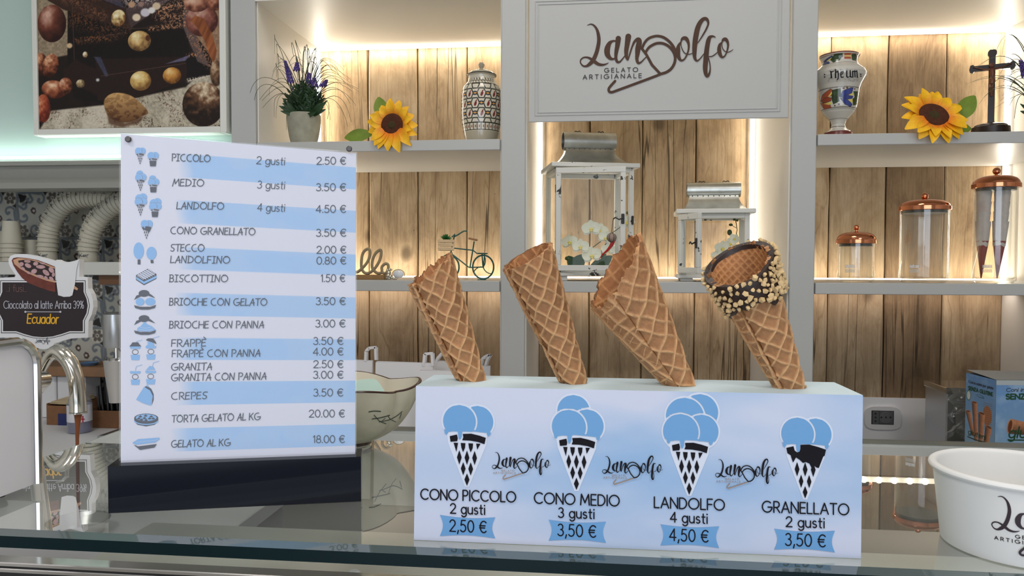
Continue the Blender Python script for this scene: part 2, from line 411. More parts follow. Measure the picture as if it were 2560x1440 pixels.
# ------------------------------------------------------------------ lettering: single-stroke alphabets drawn as ribbons
def A_(cx, cy, rx, ry, a0, a1, n=14):
    return [(cx+rx*math.cos(R(a0+(a1-a0)*i/n)), cy+ry*math.sin(R(a0+(a1-a0)*i/n))) for i in range(n+1)]
XH = 0.68
GL = {
 'A': ([[(0, 0), (.39, 1), (.78, 0)], [(.14, .34), (.64, .34)]], .78),
 'B': ([[(0, 0), (0, 1), (.3, 1)]+A_(.3, .76, .24, .24, 90, -90)+[(0, .52)], [(.3, .52)]+A_(.32, .26, .27, .26, 90, -90)+[(0, 0)]], .6),
 'C': ([A_(.5, .5, .5, .5, 48, 312, 22)], .86),
 'D': ([[(0, 0), (0, 1), (.25, 1)]+A_(.25, .5, .47, .5, 90, -90, 18)+[(0, 0)]], .74),
 'E': ([[(.52, 1), (0, 1), (0, 0), (.52, 0)], [(0, .52), (.47, .52)]], .53),
 'F': ([[(.5, 1), (0, 1), (0, 0)], [(0, .5), (.45, .5)]], .5),
 'G': ([A_(.5, .5, .5, .5, 48, 345, 24)+[(.98, .47), (.58, .47)]], .98),
 'H': ([[(0, 0), (0, 1)], [(.66, 0), (.66, 1)], [(0, .52), (.66, .52)]], .66),
 'I': ([[(0.02, 0), (0.02, 1)]], .05),
 'K': ([[(0, 0), (0, 1)], [(.56, 1), (0, .42)], [(.18, .6), (.6, 0)]], .6),
 'L': ([[(0, 1), (0, 0), (.48, 0)]], .48),
 'M': ([[(0, 0), (.08, 1), (.45, .2), (.82, 1), (.9, 0)]], .9),
 'N': ([[(0, 0), (0, 1), (.72, 0), (.72, 1)]], .72),
 'O': ([A_(.52, .5, .52, .5, 90, 450, 28)], 1.04),
 'P': ([[(0, 0), (0, 1), (.28, 1)]+A_(.28, .73, .27, .27, 90, -90)+[(0, .46)]], .56),
 'R': ([[(0, 0), (0, 1), (.28, 1)]+A_(.28, .73, .27, .27, 90, -90)+[(0, .46)], [(.26, .46), (.6, 0)]], .6),
 'S': ([A_(.27, .75, .24, .25, 35, 230, 12)+A_(.27, .26, .27, .26, 50, -145, 14)], .55),
 'T': ([[(0, 1), (.66, 1)], [(.33, 1), (.33, 0)]], .66),
 'U': ([[(0, 1), (0, .3)]+A_(.3, .3, .3, .3, 180, 360)+[(.6, 1)]], .6),
 'Z': ([[(0, 1), (.58, 1), (0, 0), (.6, 0)]], .6),
 'a': ([A_(.27, .33, .27, .33, 0, 360, 22), [(.54, .66), (.54, 0)]], .54),
 'b': ([A_(.27, .33, .27, .33, 0, 360, 22), [(0, 1.02), (0, 0)]], .54),
 'c': ([A_(.28, .33, .28, .33, 50, 310, 18)], .48),
 'd': ([A_(.27, .33, .27, .33, 0, 360, 22), [(.54, 1.02), (.54, 0)]], .54),
 'e': ([[(.02, .35), (.52, .35)]+A_(.27, .33, .26, .33, 5, 315, 20)], .53),
 'f': ([A_(.3, .82, .16, .18, 60, 180, 8)+[(.14, 0)], [(0, .62), (.32, .62)]], .32),
 'g': ([A_(.27, .33, .27, .33, 0, 360, 22), [(.54, .66), (.54, -.08)]+A_(.28, -.08, .26, .24, 0, -150, 12)], .54),
 'i': ([[(.02, .66), (.02, 0)], A_(.02, .93, .02, .02, 0, 360, 6)], .05),
 'l': ([[(.02, 1.02), (.02, 0)]], .05),
 'm': ([[(0, .66), (0, 0)], [(0, .4)]+A_(.2, .43, .2, .23, 180, 0)+[(.4, 0)], [(.4, .4)]+A_(.6, .43, .2, .23, 180, 0)+[(.8, 0)]], .8),
 'n': ([[(0, .66), (0, 0)], [(0, .4)]+A_(.23, .41, .23, .25, 180, 0)+[(.46, 0)]], .46),
 'o': ([A_(.28, .33, .28, .33, 0, 360, 22)], .56),
 'p': ([A_(.27, .33, .27, .33, 0, 360, 22), [(0, .66), (0, -.3)]], .54),
 'r': ([[(0, .66), (0, 0)], [(0, .38)]+A_(.22, .4, .22, .26, 180, 70, 8)], .28),
 's': ([A_(.2, .49, .17, .17, 40, 230, 10)+A_(.2, .17, .19, .17, 50, -140, 10)], .4),
 't': ([[(.14, .95), (.14, .12)]+A_(.26, .12, .12, .12, 180, 280, 5), [(0, .64), (.32, .64)]], .32),
 'u': ([[(0, .66), (0, .25)]+A_(.24, .25, .24, .25, 180, 360)+[(.48, .66)], [(.48, .66), (.48, 0)]], .48),
 '0': ([A_(.3, .5, .3, .5, 90, 450, 26)], .6),
 '1': ([[(0, .8), (.16, 1), (.16, 0)]], .22),
 '2': ([A_(.28, .72, .27, .28, 165, -35, 14)+[(0, 0), (.58, 0)]], .58),
 '3': ([A_(.26, .76, .23, .24, 150, -80, 12), A_(.26, .27, .28, .27, 85, -150, 14)], .54),
 '4': ([[(.46, 0), (.46, 1), (0, .28), (.62, .28)]], .62),
 '5': ([[(.5, 1), (.12, 1), (.06, .56)]+A_(.25, .32, .29, .32, 115, -145, 16)], .56),
 '8': ([A_(.27, .75, .22, .25, 0, 360, 18), A_(.27, .27, .28, .27, 0, 360, 20)], .55),
 '9': ([A_(.27, .7, .27, .3, 0, 360, 20), [(.54, .7), (.5, .42), (.24, 0)]], .54),
 '.': ([A_(.03, .03, .02, .02, 0, 360, 6)], .08),
 ',': ([[(.1, .1), (.02, -.18)]], .12),
 ':': ([A_(.03, .55, .03, .03, 0, 360, 6), A_(.03, .12, .03, .03, 0, 360, 6)], .08),
 '%': ([[(.62, 1), (.1, 0)], A_(.16, .76, .16, .24, 0, 360, 14), A_(.58, .24, .16, .24, 0, 360, 14)], .74),
 '€': ([A_(.42, .5, .36, .5, 48, 312, 20), [(0, .6), (.56, .6)], [(0, .41), (.52, .41)]], .66),
 ' ': ([], .34),
}
GH = dict(GL)                               # pen-written capitals for the menu
GH.update({
 'I': ([[(.2, 0), (.22, 1)], [(0, 1.02), (.44, .98)], [(0, 0), (.42, .02)]], .42),
 'O': ([[(.52, 1.05)]+A_(.46, .5, .44, .48, 72, 440, 26)+[(.24, 1.02)]], .92),
 'C': ([[(.62, 1.02)]+A_(.5, .5, .48, .5, 90, 300, 20)], .78),
 'A': ([[(0, -.04), (.42, 1), (.62, 0)], [(.14, .36), (.68, .4)]], .66),
 'D': ([[(.08, 0), (.1, 1)], [(0, 1.02), (.3, .97)]+A_(.26, .5, .48, .46, 80, -88, 16)+[(0, 0)]], .78),
 'E': ([[(.5, 1), (.04, .97), (0, 0), (.52, .04)], [(.02, .52), (.44, .56)]], .52),
 'G': ([[(.66, .98)]+A_(.5, .5, .48, .5, 78, 330, 20)+[(.88, .42), (.46, .42), (.94, .46)]], .9),
 'L': ([[(.04, 1), (0, 0), (.5, .06)]], .46),
 'M': ([[(0, -.05), (.22, 1), (.36, .3), (.78, 1.02), (.86, 0)]], .86),
 'N': ([[(.02, 0), (.06, 1), (.6, 0), (.66, 1.02)]], .68),
 'P': ([[(.06, -.02), (.04, 1.02)], [(0, .98), (.3, 1.02)]+A_(.3, .74, .27, .27, 80, -100, 12)], .54),
 'R': ([[(.06, -.02), (.04, 1.02)], [(0, .98), (.3, 1.02)]+A_(.3, .74, .26, .27, 80, -110, 12)+[(.66, -.02)]], .62),
 'B': ([[(.06, 0), (.06, 1)], [(0, 1), (.3, 1.02)]+A_(.28, .77, .22, .24, 80, -90)+[(.12, .53), (.3, .52)]+A_(.32, .26, .25, .26, 85, -95)+[(0, 0)]], .58),
 'T': ([[(0, .98), (.72, 1.02)], [(.34, 1), (.33, 0)]], .6),
 'S': ([[(.6, .98)]+A_(.32, .75, .24, .25, 80, 235, 10)+A_(.26, .26, .26, .26, 45, -150, 14)], .56),
 'È': ([[(.5, 1), (.04, .97), (0, 0), (.52, .04)], [(.02, .52), (.44, .56)], [(.2, 1.34), (.44, 1.12)]], .52),
})
def ribbon2d(pts, w):
    """2D strip for a pen stroke; w width (number or list). Pieces are split at sharp corners and carry a layer
    number so that crossing pieces never lie in exactly the same plane. returns verts (x, y, layer), faces"""
    P = [np.array(p[:2], dtype=float) for p in pts]; N = len(P)
    W = [w]*N if isinstance(w, (int, float)) else list(w)
    keep = [0]+[i for i in range(1, N) if np.linalg.norm(P[i]-P[i-1]) > 1e-6]
    P = [P[i] for i in keep]; W = [W[i] for i in keep]; N = len(P)
    if N == 1: return [(P[0][0]+W[0]/2*math.cos(2*math.pi*k/10), P[0][1]+W[0]/2*math.sin(2*math.pi*k/10), 0) for k in range(10)], [tuple(range(10))]
    D = [(P[i+1]-P[i])/np.linalg.norm(P[i+1]-P[i]) for i in range(N-1)]
    cuts = [0]+[i for i in range(1, N-1) if D[i-1].dot(D[i]) < 0.62]+[N-1]
    vs = []; fs = []
    for li in range(len(cuts)-1):
        a, b = cuts[li], cuts[li+1]; L = []; 
        for i in range(a, b+1):
            if i == a: d = D[a]
            elif i == b: d = D[b-1]
            else: d = D[i-1]+D[i]; d = d/np.linalg.norm(d)
            nn = np.array([-d[1], d[0]]); k = 1.0
            if a < i < b: k = 1/max(0.7, d.dot(D[i-1]))
            L.append((P[i]+nn*W[i]/2*k, P[i]-nn*W[i]/2*k))
        o = len(vs)
        for q_, (u, v) in enumerate(L): vs += [(u[0], u[1], li+q_*.3), (v[0], v[1], li+q_*.3)]
        for i in range(len(L)-1): fs.append((o+2*i, o+2*i+1, o+2*i+3, o+2*i+2))
        for (c, d, r) in ((P[a], -D[a], W[a]/2), (P[b], D[b-1], W[b]/2)):
            t0 = math.atan2(d[1], d[0]); o = len(vs)
            for k in range(7):
                t = t0-math.pi/2+math.pi*k/6; vs.append((c[0]+r*math.cos(t), c[1]+r*math.sin(t), li))
            fs.append(tuple(range(o, o+7)))
    return vs, fs
def put2d(mb, vs, fs, fn):
    """place 2D shapes; every face wound to look at the camera; each call sits a hair above the one before"""
    k0 = getattr(mb, 'layer', 0); V = []; top = 0
    for p in vs:
        q = Vector(fn(p[0], p[1])); l = p[2] if len(p) > 2 else 0; top = max(top, l)
        V.append(q+(EYE-q).normalized()*((k0+l)*5e-6))
    mb.layer = k0+math.ceil(top)+1; F = []
    for f in fs:
        a, b, c = Vector(V[f[0]]), Vector(V[f[1]]), Vector(V[f[2]])
        n = (b-a).cross(c-a)
        F.append(f if n.dot(EYE-a) > 0 else f[::-1])
    mb.add(V, F)
def text_strokes(s, font, ls):
    x = 0; out = []
    for ch in s:
        g, w = font[ch]
        for st in g: out.append([(x+p[0], p[1]) for p in st])
        x += w+(ls if ch != ' ' else ls*0.4)
    return out, x-ls
def text_fn(mb, fn, s, p0, p1, cap, wt, font=GL, ls=0.2, slant=0.0):
    """lettering whose baseline runs from p0 to p1 in the 2D space that fn maps onto a surface (y down)"""
    st, W = text_strokes(s, font, ls)
    ux, uy = (p1[0]-p0[0])/W, (p1[1]-p0[1])/W
    for l in st:
        pts = [(p0[0]+ux*(x+slant*y), p0[1]+uy*(x+slant*y)-cap*y) for x, y in l]
        vs, fs = ribbon2d(pts, wt); put2d(mb, vs, fs, fn)
def on_plane(pl, off=0.0): return lambda x, y: pl.hit(x, y, off)
def fill_fn(mb, fn, pts):
    tr = tessellate_polygon([[Vector((x, y, 0)) for x, y in pts]])
    put2d(mb, [tuple(p) for p in pts], [tuple(t) for t in tr], fn)
def ell(cx, cy, rx, ry=None, a0=0, a1=360, n=30, rot=0):
    ry = rx if ry is None else ry; c, s_ = math.cos(R(rot)), math.sin(R(rot)); out = []
    m = n if abs(a1-a0) >= 360 else n+1
    for i in range(m):
        a = R(a0+(a1-a0)*i/n); x, y = rx*math.cos(a), ry*math.sin(a); out.append((cx+x*c-y*s_, cy+x*s_+y*c))
    return out

# ------------------------------------------------------------------ the shop's script emblem, as pen strokes with widths
B0 = 1309.5
LOGO = [
 [(250,215,8),(310,198,20),(360,220,28),(405,280,40),(430,360,52),(440,460,58),(425,570,62),(395,680,64),(345,790,66),(290,850,58),(235,885,36),(180,880,26),(140,830,20),(145,780,20),(190,745,24),(250,742,28),(310,768,42),(370,812,56),(430,852,50),(500,864,36),(560,850,20),(598,830,8)],
 [(720,475,26),(670,474,30),(615,510,62),(578,600,92),(580,690,86),(625,755,56),(680,768,30),(712,740,20)],
 [(758,432,86),(745,540,76),(725,650,62),(718,740,48),(738,810,42),(778,817,30),(820,775,22),(870,710,16)],
 [(922,400,94),(905,520,80),(888,640,68),(893,730,54),(912,778,30),(928,750,20),(948,680,26),(980,580,28),(1020,490,38),(1070,445,52),(1100,460,74),(1098,520,90),(1080,600,88),(1070,690,70),(1062,770,52),(1085,832,42),(1130,820,26),(1180,770,20),(1215,735,16)],
 [(B0+480,480,16),(B0+440,540,44),(B0+425,620,76),(B0+432,720,66),(B0+475,790,36),(B0+530,770,26),(B0+575,690,28),(B0+600,600,30),(B0+598,510,42),(B0+565,440,62),(B0+525,425,56),(B0+490,445,40),(B0+475,500,18),(B0+482,570,14),(B0+515,645,16),(B0+560,685,16),(B0+620,690,16),(B0+665,672,12)],
 [(B0+750,505,14),(B0+830,380,24),(B0+892,270,28),(B0+922,180,34),(B0+895,115,50),(B0+840,115,58),(B0+780,185,72),(B0+740,290,82),(B0+715,420,84),(B0+700,540,80),(B0+695,660,70),(B0+702,750,50),(B0+735,797,30),(B0+780,770,20),(B0+830,710,16),(B0+865,665,14)],
 [(B0+1037,412,14),(B0+1000,396,28),(B0+950,410,52),(B0+925,460,70),(B0+905,560,74),(B0+890,680,80),(B0+880,800,80),(B0+872,920,76),(B0+882,1010,60),(B0+907,1050,44),(B0+937,1010,36),(B0+953,930,22),(B0+945,830,18),(B0+925,750,16)],
 [(B0+915,730,16),(B0+980,725,18),(B0+1030,695,18),(B0+1075,655,14)],
 [(B0+1140,495,16),(B0+1108,540,46),(B0+1100,620,66),(B0+1115,690,58),(B0+1148,737,36),(B0+1190,720,24),(B0+1225,650,24),(B0+1245,560,32),(B0+1238,490,42),(B0+1205,445,56),(B0+1165,455,44),(B0+1145,510,16),(B0+1152,580,14),(B0+1187,635,14),(B0+1240,657,14),(B0+1290,640,14),(B0+1328,612,8)],
]
LOGO_SCOOP = [
 [(1150,585,40),(1190,500,42),(1250,435,42),(B0+20,402,42),(B0+100,393,42),(B0+200,420,44),(B0+300,500,46),(B0+360,590,50),(B0+390,680,50)],
 [(1200,670,40),(1250,590,42),(B0+0,545,44),(B0+80,512,44),(B0+170,512,44),(B0+255,548,46),(B0+325,612,46),(B0+368,690,46),(B0+380,770,46),(B0+362,850,46),(B0+312,930,46),(B0+235,985,46),(B0+150,1012,44)],
]
LOGO_BAR = [[(1135,585,42),(1215,690,42),(B0+0,865,44),(B0+130,1005,42)]]
LOGO_HANDLE = [[(B0+150,1012,42),(1375,1047,42),(1100,1150,42),(720,1290,42)]]
LOGO_HOOK = [[(720,1290,42),(655,1312,42),(615,1305,42),(600,1270,42),(620,1225,42),(705,1130,42)]]
def logo(mb, fn, A, strokes=None):
    """A: function (lx, ly) -> 2D surface coordinates, plus the local scale"""
    F, sc = A
    for grp in (strokes or (LOGO, LOGO_SCOOP)):
        for st in grp:
            pts = smooth_line(st, 5); vs, fs = ribbon2d([F(p[0], p[1]) for p in pts], [max(0.5, p[2])*sc for p in pts]); put2d(mb, vs, fs, fn)
def logo_lines(mb, fn, A, strokes):
    F, sc = A
    for st in strokes:
        pts = st if len(st) < 6 else smooth_line(st, 5)
        vs, fs = ribbon2d([F(p[0], p[1]) for p in pts], [p[2]*sc for p in pts]); put2d(mb, vs, fs, fn)
def logo_words(mb, fn, A, wt=12):
    F, sc = A
    def g(x, y): q = F(x, y); return fn(q[0], q[1])
    for s, a, b_, cap in (('GELATO', (532, 988), (1078, 975), 66), ('ARTIGIANALE', (180, 1100), (1138, 1075), 68)):
        st, W = text_strokes(s, GL, 0.55)
        for l in st:
            pts = [(a[0]+(b_[0]-a[0])/W*x, a[1]+(b_[1]-a[1])/W*x-cap*y) for x, y in l]
            vs, fs = ribbon2d(pts, wt); put2d(mb, vs, fs, g)

# ------------------------------------------------------------------ painted patterns, computed onto dense meshes
rs = np.random.RandomState(7)
def fnoise(X, Y, sc, octs=4, seed=0):
    r = np.random.RandomState(seed); out = np.zeros_like(X, dtype=float); amp = 1; tot = 0
    for o in range(octs):
        G = r.rand(64, 64); x = X/sc*(2**o)+r.rand()*60; y = Y/sc*(2**o)+r.rand()*60
        xi = np.floor(x).astype(int); yi = np.floor(y).astype(int); fx = x-xi; fy = y-yi
        fx = fx*fx*(3-2*fx); fy = fy*fy*(3-2*fy)
        g = lambda a, b: G[b % 64, a % 64]
        out += amp*((g(xi, yi)*(1-fx)+g(xi+1, yi)*fx)*(1-fy)+(g(xi, yi+1)*(1-fx)+g(xi+1, yi+1)*fx)*fy); tot += amp; amp *= 0.5
    return out/tot
class Canvas:
    """a picture as an array: x to the right, y down, sized w by h units with n samples per unit"""
    def __init__(s, w, h, ppu, bgc):
        s.w, s.h = w, h; s.W = int(w*ppu)+1; s.H = int(h*ppu)+1
        s.X, s.Y = np.meshgrid(np.linspace(0, w, s.W), np.linspace(0, h, s.H)); s.px = 1.0/ppu
        s.img = np.ones((s.H, s.W, 3))*np.array(bgc)
    def blend(s, a, col):
        col = np.array(col, dtype=float); a = np.clip(a, 0, 1)[..., None]
        s.img = s.img*(1-a)+col*a
    def ell_mask(s, cx, cy, rx, ry, ang=0, soft=None):
        c, q = math.cos(R(ang)), math.sin(R(ang)); dx, dy = s.X-cx, s.Y-cy
        u = (dx*c+dy*q)/rx; v = (-dx*q+dy*c)/ry; d = np.sqrt(u*u+v*v)
        so = (soft or s.px)/min(rx, ry); return np.clip((1-d)/so+0.5, 0, 1), u, v
    def ell(s, cx, cy, rx, ry, col, ang=0, soft=None, alpha=1.0):
        a, u, v = s.ell_mask(cx, cy, rx, ry, ang, soft); s.blend(a*alpha, col)
    def nut(s, cx, cy, rx, ry, c_dark, c_mid, c_hi, ang=0, lx=-0.35, ly=-0.45, seed=1, tex=0.6, tsc=None):
        """a printed image of a round nut: its photographed shading is part of the print"""
        a, u, v = s.ell_mask(cx, cy, rx, ry, ang)
        k = np.clip(1-np.sqrt((u-lx)**2+(v-ly)**2)/1.35, 0, 1)+tex*(fnoise(s.X, s.Y, tsc or rx*0.35, 4, seed)-0.5)*1.6
        k = np.clip(k, 0, 1)[..., None]
        c = np.where(k < 0.5, np.array(c_dark)+(np.array(c_mid)-np.array(c_dark))*k*2, np.array(c_mid)+(np.array(c_hi)-np.array(c_mid))*(k*2-1))
        s.img = s.img*(1-a[..., None])+c*a[..., None]
    def poly_mask(s, pts, soft=None):
        P = np.array(pts, dtype=float); inside = np.zeros(s.X.shape, bool); dist = np.full(s.X.shape, 1e9)
        n = len(P)
        so = soft or s.px
        bb = (s.X >= P[:, 0].min()-so*2) & (s.X <= P[:, 0].max()+so*2) & (s.Y >= P[:, 1].min()-so*2) & (s.Y <= P[:, 1].max()+so*2)
        X = s.X[bb]; Y = s.Y[bb]; ins = np.zeros(X.shape, bool); dd = np.full(X.shape, 1e9)
        for i in range(n):
            x0, y0 = P[i]; x1, y1 = P[(i+1) % n]
            if y0 != y1:
                c = ((y0 > Y) != (y1 > Y)) & (X < (x1-x0)*(Y-y0)/(y1-y0)+x0); ins ^= c
            L2 = (x1-x0)**2+(y1-y0)**2+1e-12; t = np.clip(((X-x0)*(x1-x0)+(Y-y0)*(y1-y0))/L2, 0, 1)
            dd = np.minimum(dd, np.hypot(X-x0-t*(x1-x0), Y-y0-t*(y1-y0)))
        out = np.zeros(s.X.shape); out[bb] = np.clip(np.where(ins, dd, -dd)/so+0.5, 0, 1); return out
    def poly(s, pts, col, soft=None, alpha=1.0): s.blend(s.poly_mask(pts, soft)*alpha, col)
    def line(s, pts, w, col, alpha=1.0, soft=None):
        P = np.array(pts, dtype=float); so = soft or s.px; m_ = w+so*2
        bb = (s.X >= P[:, 0].min()-m_) & (s.X <= P[:, 0].max()+m_) & (s.Y >= P[:, 1].min()-m_) & (s.Y <= P[:, 1].max()+m_)
        X = s.X[bb]; Y = s.Y[bb]; dd = np.full(X.shape, 1e9)
        for i in range(len(P)-1):
            x0, y0 = P[i]; x1, y1 = P[i+1]; L2 = (x1-x0)**2+(y1-y0)**2+1e-12
            t = np.clip(((X-x0)*(x1-x0)+(Y-y0)*(y1-y0))/L2, 0, 1); dd = np.minimum(dd, np.hypot(X-x0-t*(x1-x0), Y-y0-t*(y1-y0)))
        a = np.zeros(s.X.shape); a[bb] = np.clip((w/2-dd)/so+0.5, 0, 1); s.blend(a*alpha, col)
    def lin(s):
        c = np.clip(s.img, 0, 1); return np.where(c <= 0.04045, c/12.92, ((c+0.055)/1.055)**2.4).reshape(-1, 3)
    def mesh(s, fn):
        """fn(u, v) -> 3D with u, v in 0..1 arrays; returns an (H, W, 3) array"""
        return fn(s.X/s.w, s.Y/s.h)
def rgb(r, g, b): return (r/255, g/255, b/255)
def quad_fn(P00, P10, P11, P01):
    """top-left, top-right, bottom-right, bottom-left"""
    a, b, c, d = [np.array(tuple(p)) for p in (P00, P10, P11, P01)]
    return lambda u, v: (a*(1-u[..., None])+b*u[..., None])*(1-v[..., None])+(d*(1-u[..., None])+c*u[..., None])*v[..., None]
def canvas_part(name, cv, fn, material, parent, **kw):
    P = cv.mesh(fn); mb = MB(); mb.grid(P)
    # front faces the camera
    a, b, c, d = [Vector(mb.v[i]) for i in mb.f[len(mb.f)//2]]
    if (b-a).cross(c-a).dot(EYE-a) < 0: mb.f = [f[::-1] for f in mb.f]
    return build(name, mb, material, parent, cols=cv.lin(), sharp=False, **kw)
# ------------------------------------------------------------------ shared materials
M_white = mat('white_lacquer', (0.47, 0.47, 0.455), 0.38, spec=0.4)
M_white_lit = mat('niche_lacquer_lit', (0.76, 0.74, 0.68), 0.45)  # the unit's white paint, made lighter and creamier to imitate warm strip light
M_led = emis('led_diffuser', (1.0, 0.93, 0.80), 3.5)
M_ledw = emis('led_diffuser_cool', (0.93, 0.97, 1.0), 3.5)
M_gap = mat('amber_glow_backing', (0.55, 0.30, 0.08), 0.8)  # amber colour paints in the glow seen through the gaps between boards
M_wood = wood_mat('reclaimed_pine', hexc(140, 118, 92), hexc(184, 160, 128), hexc(206, 186, 156), 0.5)
M_woodd = wood_mat('reclaimed_dark_oak', hexc(110, 90, 68), hexc(144, 120, 92), hexc(174, 148, 116), 0.5)
M_woodg = wood_mat('reclaimed_pale_board', hexc(140, 116, 88), hexc(186, 160, 126), hexc(208, 184, 150), 0.5)
M_chrome = mat('polished_steel', (0.72, 0.70, 0.68), 0.12, 1.0)
M_steel = mat('brushed_steel', (0.55, 0.56, 0.57), 0.32, 1.0)
M_black = mat('black_gloss', (0.004, 0.005, 0.010), 0.06, spec=0.09)
M_dark = mat('dark_iron', (0.012, 0.011, 0.011), 0.5)
M_pane = pane_mat('clear_pane', (0.97, 0.98, 0.97), 0.45)
M_jar = pane_mat('jar_glass', (0.97, 0.97, 0.95), 1.35)
M_ink = mat('black_ink', (0.006, 0.005, 0.009), 0.7, spec=.2)
M_whitep = mat('white_card', (0.78, 0.78, 0.80), 0.6)
M_paper = mat('white_paper', (0.80, 0.79, 0.80), 0.75)

zt = lambda z: EYE.z+z
XL0, XL, XQ, XS0, XCL, XS1, XCR, XP, XR = -0.9058, -0.8418, -0.2264, -0.1603, -0.1681, 0.4369, 0.4430, 0.504, 1.1283
Z_UT, Z_UB, Z_MT, Z_MB, Z_CEIL, Z_WB = zt(.2972), zt(.2713), zt(-.0444), zt(-.0705), zt(.6459), zt(-.3787)
ZTOP = zt(1.0)

# ------------------------------------------------------------------ room
M_floor = mat('stone_floor', (0.42, 0.40, 0.37), 0.35, noise=0.15, nscale=6)
M_wall = mat('wall_paint', (0.72, 0.70, 0.66), 0.8)
M_ceil = mat('ceiling_paint', (0.78, 0.77, 0.74), 0.85)
struct('floor', MB().box((-2.7, -3.1, -0.1), (2.7, 2.7, 0.0)), M_floor)
struct('ceiling', MB().box((-2.7, -3.1, 3.0), (2.7, 2.7, 3.1)), M_ceil)
struct('wall_back', MB().box((-2.7, YB+0.06, 0), (2.7, YB+0.16, 3.0)), M_wall)
struct('wall_left', MB().box((-2.7, -3.0, 0), (-2.6, YB+0.06, 3.0)), M_wall)
struct('wall_right', MB().box((2.6, -3.0, 0), (2.7, YB+0.06, 3.0)), M_wall)
struct('wall_front', MB().box((-2.7, -3.1, 0), (-1.45, -3.0, 3.0)).box((1.45, -3.1, 0), (2.7, -3.0, 3.0)).box((-1.45, -3.1, 2.55), (1.45, -3.0, 3.0)), M_wall)
for cx, cy in ((-0.9, -0.55), (0.9, -0.55), (0.0, 1.15)):
    t = Thing('ceiling_lamp', (cx, cy, 3.0), 'square recessed ceiling lamp '+('above the customer side, left' if cx < -.1 else 'above the customer side, right' if cx > .1 else 'above the staff side'), 'lamp', group='ceiling lamps over the counter')
    t.part('frame', MB().box((cx-.32, cy-.32, 2.975), (cx+.32, cy-.30, 3.0)).box((cx-.32, cy+.30, 2.975), (cx+.32, cy+.32, 3.0)).box((cx-.32, cy-.30, 2.975), (cx-.30, cy+.30, 3.0)).box((cx+.30, cy-.30, 2.975), (cx+.32, cy+.30, 3.0)), M_white)
    t.part('diffuser', MB().box((cx-.30, cy-.30, 2.985), (cx+.30, cy+.30, 3.0)), emis('lamp_diffuser', (1, 0.95, 0.88), 3.0))

# ------------------------------------------------------------------ shelving wall
U = Thing('shelving_unit', (0.1, YF, 0), 'white built-in shelving wall with three lit bays lined with old boards', 'shelving')
bx = lambda a, b, bev=0.0: MB().box(a, b, bev)
def stile(x0, x1, z0=0.0, z1=ZTOP, y0=YF, name='stile'): U.part(name, bx((x0, y0, z0), (x1, YB, z1), 0.0015), M_white)
stile(XL0, XL); stile(XQ, XCL-0.0); stile(XCR+0.006, XP); stile(XR, XR+0.064)
BAYS = [('L', XL, XQ), ('C', XCL, XCR+0.006), ('R', XP, XR)]
for nm, x0, x1 in BAYS:
    U.part('back_board', bx((x0, YB, 0), (x1, YB+0.02, ZTOP)), M_gap)
    U.part('bay_ceiling', bx((x0, YF+0.002, Z_CEIL), (x1, YB, Z_CEIL+0.022)), M_white_lit)
    U.part('bay_lining', bx((x0, YF+0.012, WZ), (x0+0.003, YB, Z_CEIL)), M_white_lit)
    U.part('bay_lining', bx((x1-0.003, YF+0.012, WZ), (x1, YB, Z_CEIL)), M_white_lit)
    U.part('shelf', bx((x0+.003, YF+(0.004 if nm == 'C' else 0), Z_MB), (x1-.003, YB-0.018, Z_MT), 0.0012), M_white)
    if nm != 'C': U.part('shelf', bx((x0+.003, YF, Z_UB), (x1-.003, YB-0.018, Z_UT), 0.0012), M_white)
    U.part('splash_panel', bx((x0+.003, YB-0.022, WZ), (x1-.003, YB, Z_WB)), M_whitep)
for nm, x0, x1 in BAYS: U.part('header', bx((x0, YF+.001, Z_CEIL+0.022), (x1, YF+0.02, ZTOP)), M_white)
U.part('base_cabinet', bx((XL0, YF-0.32, 0), (XR+.064, YF-0.002, WZ-0.03)), M_white)
# boards: edges read off the photograph, mapped onto the back plane
def xs_at(lst, y): return [atY(p, y, YB-0.02).x for p in lst]
jL = [XL+.003]+xs_at([921, 1043, 1167], 300)+[XQ-.003]
jC = [XCL+.003]+xs_at([1475, 1606, 1740], 420)+[XCR+.003]
jR = [XP+.003]+xs_at([2077, 2220, 2366], 300)+[XR-.003]
rnd = random.Random(3)
for js, mats in ((jL, (M_woodg, M_wood, M_wood, M_wood)), (jC, (M_wood, M_wood, M_wood, M_woodg)), (jR, (M_wood, M_wood, M_woodd, M_woodg))):
    for k in range(len(js)-1):
        g = 0.0016; dy = rnd.uniform(0, 0.004); mb = MB(); n = 14
        x0, x1 = js[k]+(g if k else 0), js[k+1]-(g if k < len(js)-2 else 0)
        # slightly wavy sawn edges
        zs = [Z_WB+(Z_CEIL-Z_WB)*i/n for i in range(n+1)]
        P = []
        for z in zs:
            a = x0+(rnd.uniform(-.0012, .0012) if k else 0); b = x1+(rnd.uniform(-.0012, .0012) if k < len(js)-2 else 0); d = rnd.uniform(-.0006, .0006)
            y = YB-0.016-dy
            P.append([(a, YB-.001, z), (a, y+.003, z), (a+.003, y+d, z), (b-.003, y-d, z), (b, y+.003, z), (b, YB-.001, z)])
        vs = [p for row in P for p in row]; fs = []
        for i in range(n):
            for q in range(5): fs.append((i*6+q, i*6+q+1, (i+1)*6+q+1, (i+1)*6+q))
        fs.append((5, 4, 3, 2, 1, 0)); fs.append(tuple(n*6+q for q in range(6)))
        mb.add(vs, fs); U.part('plank', mb, mats[k], smooth=0)
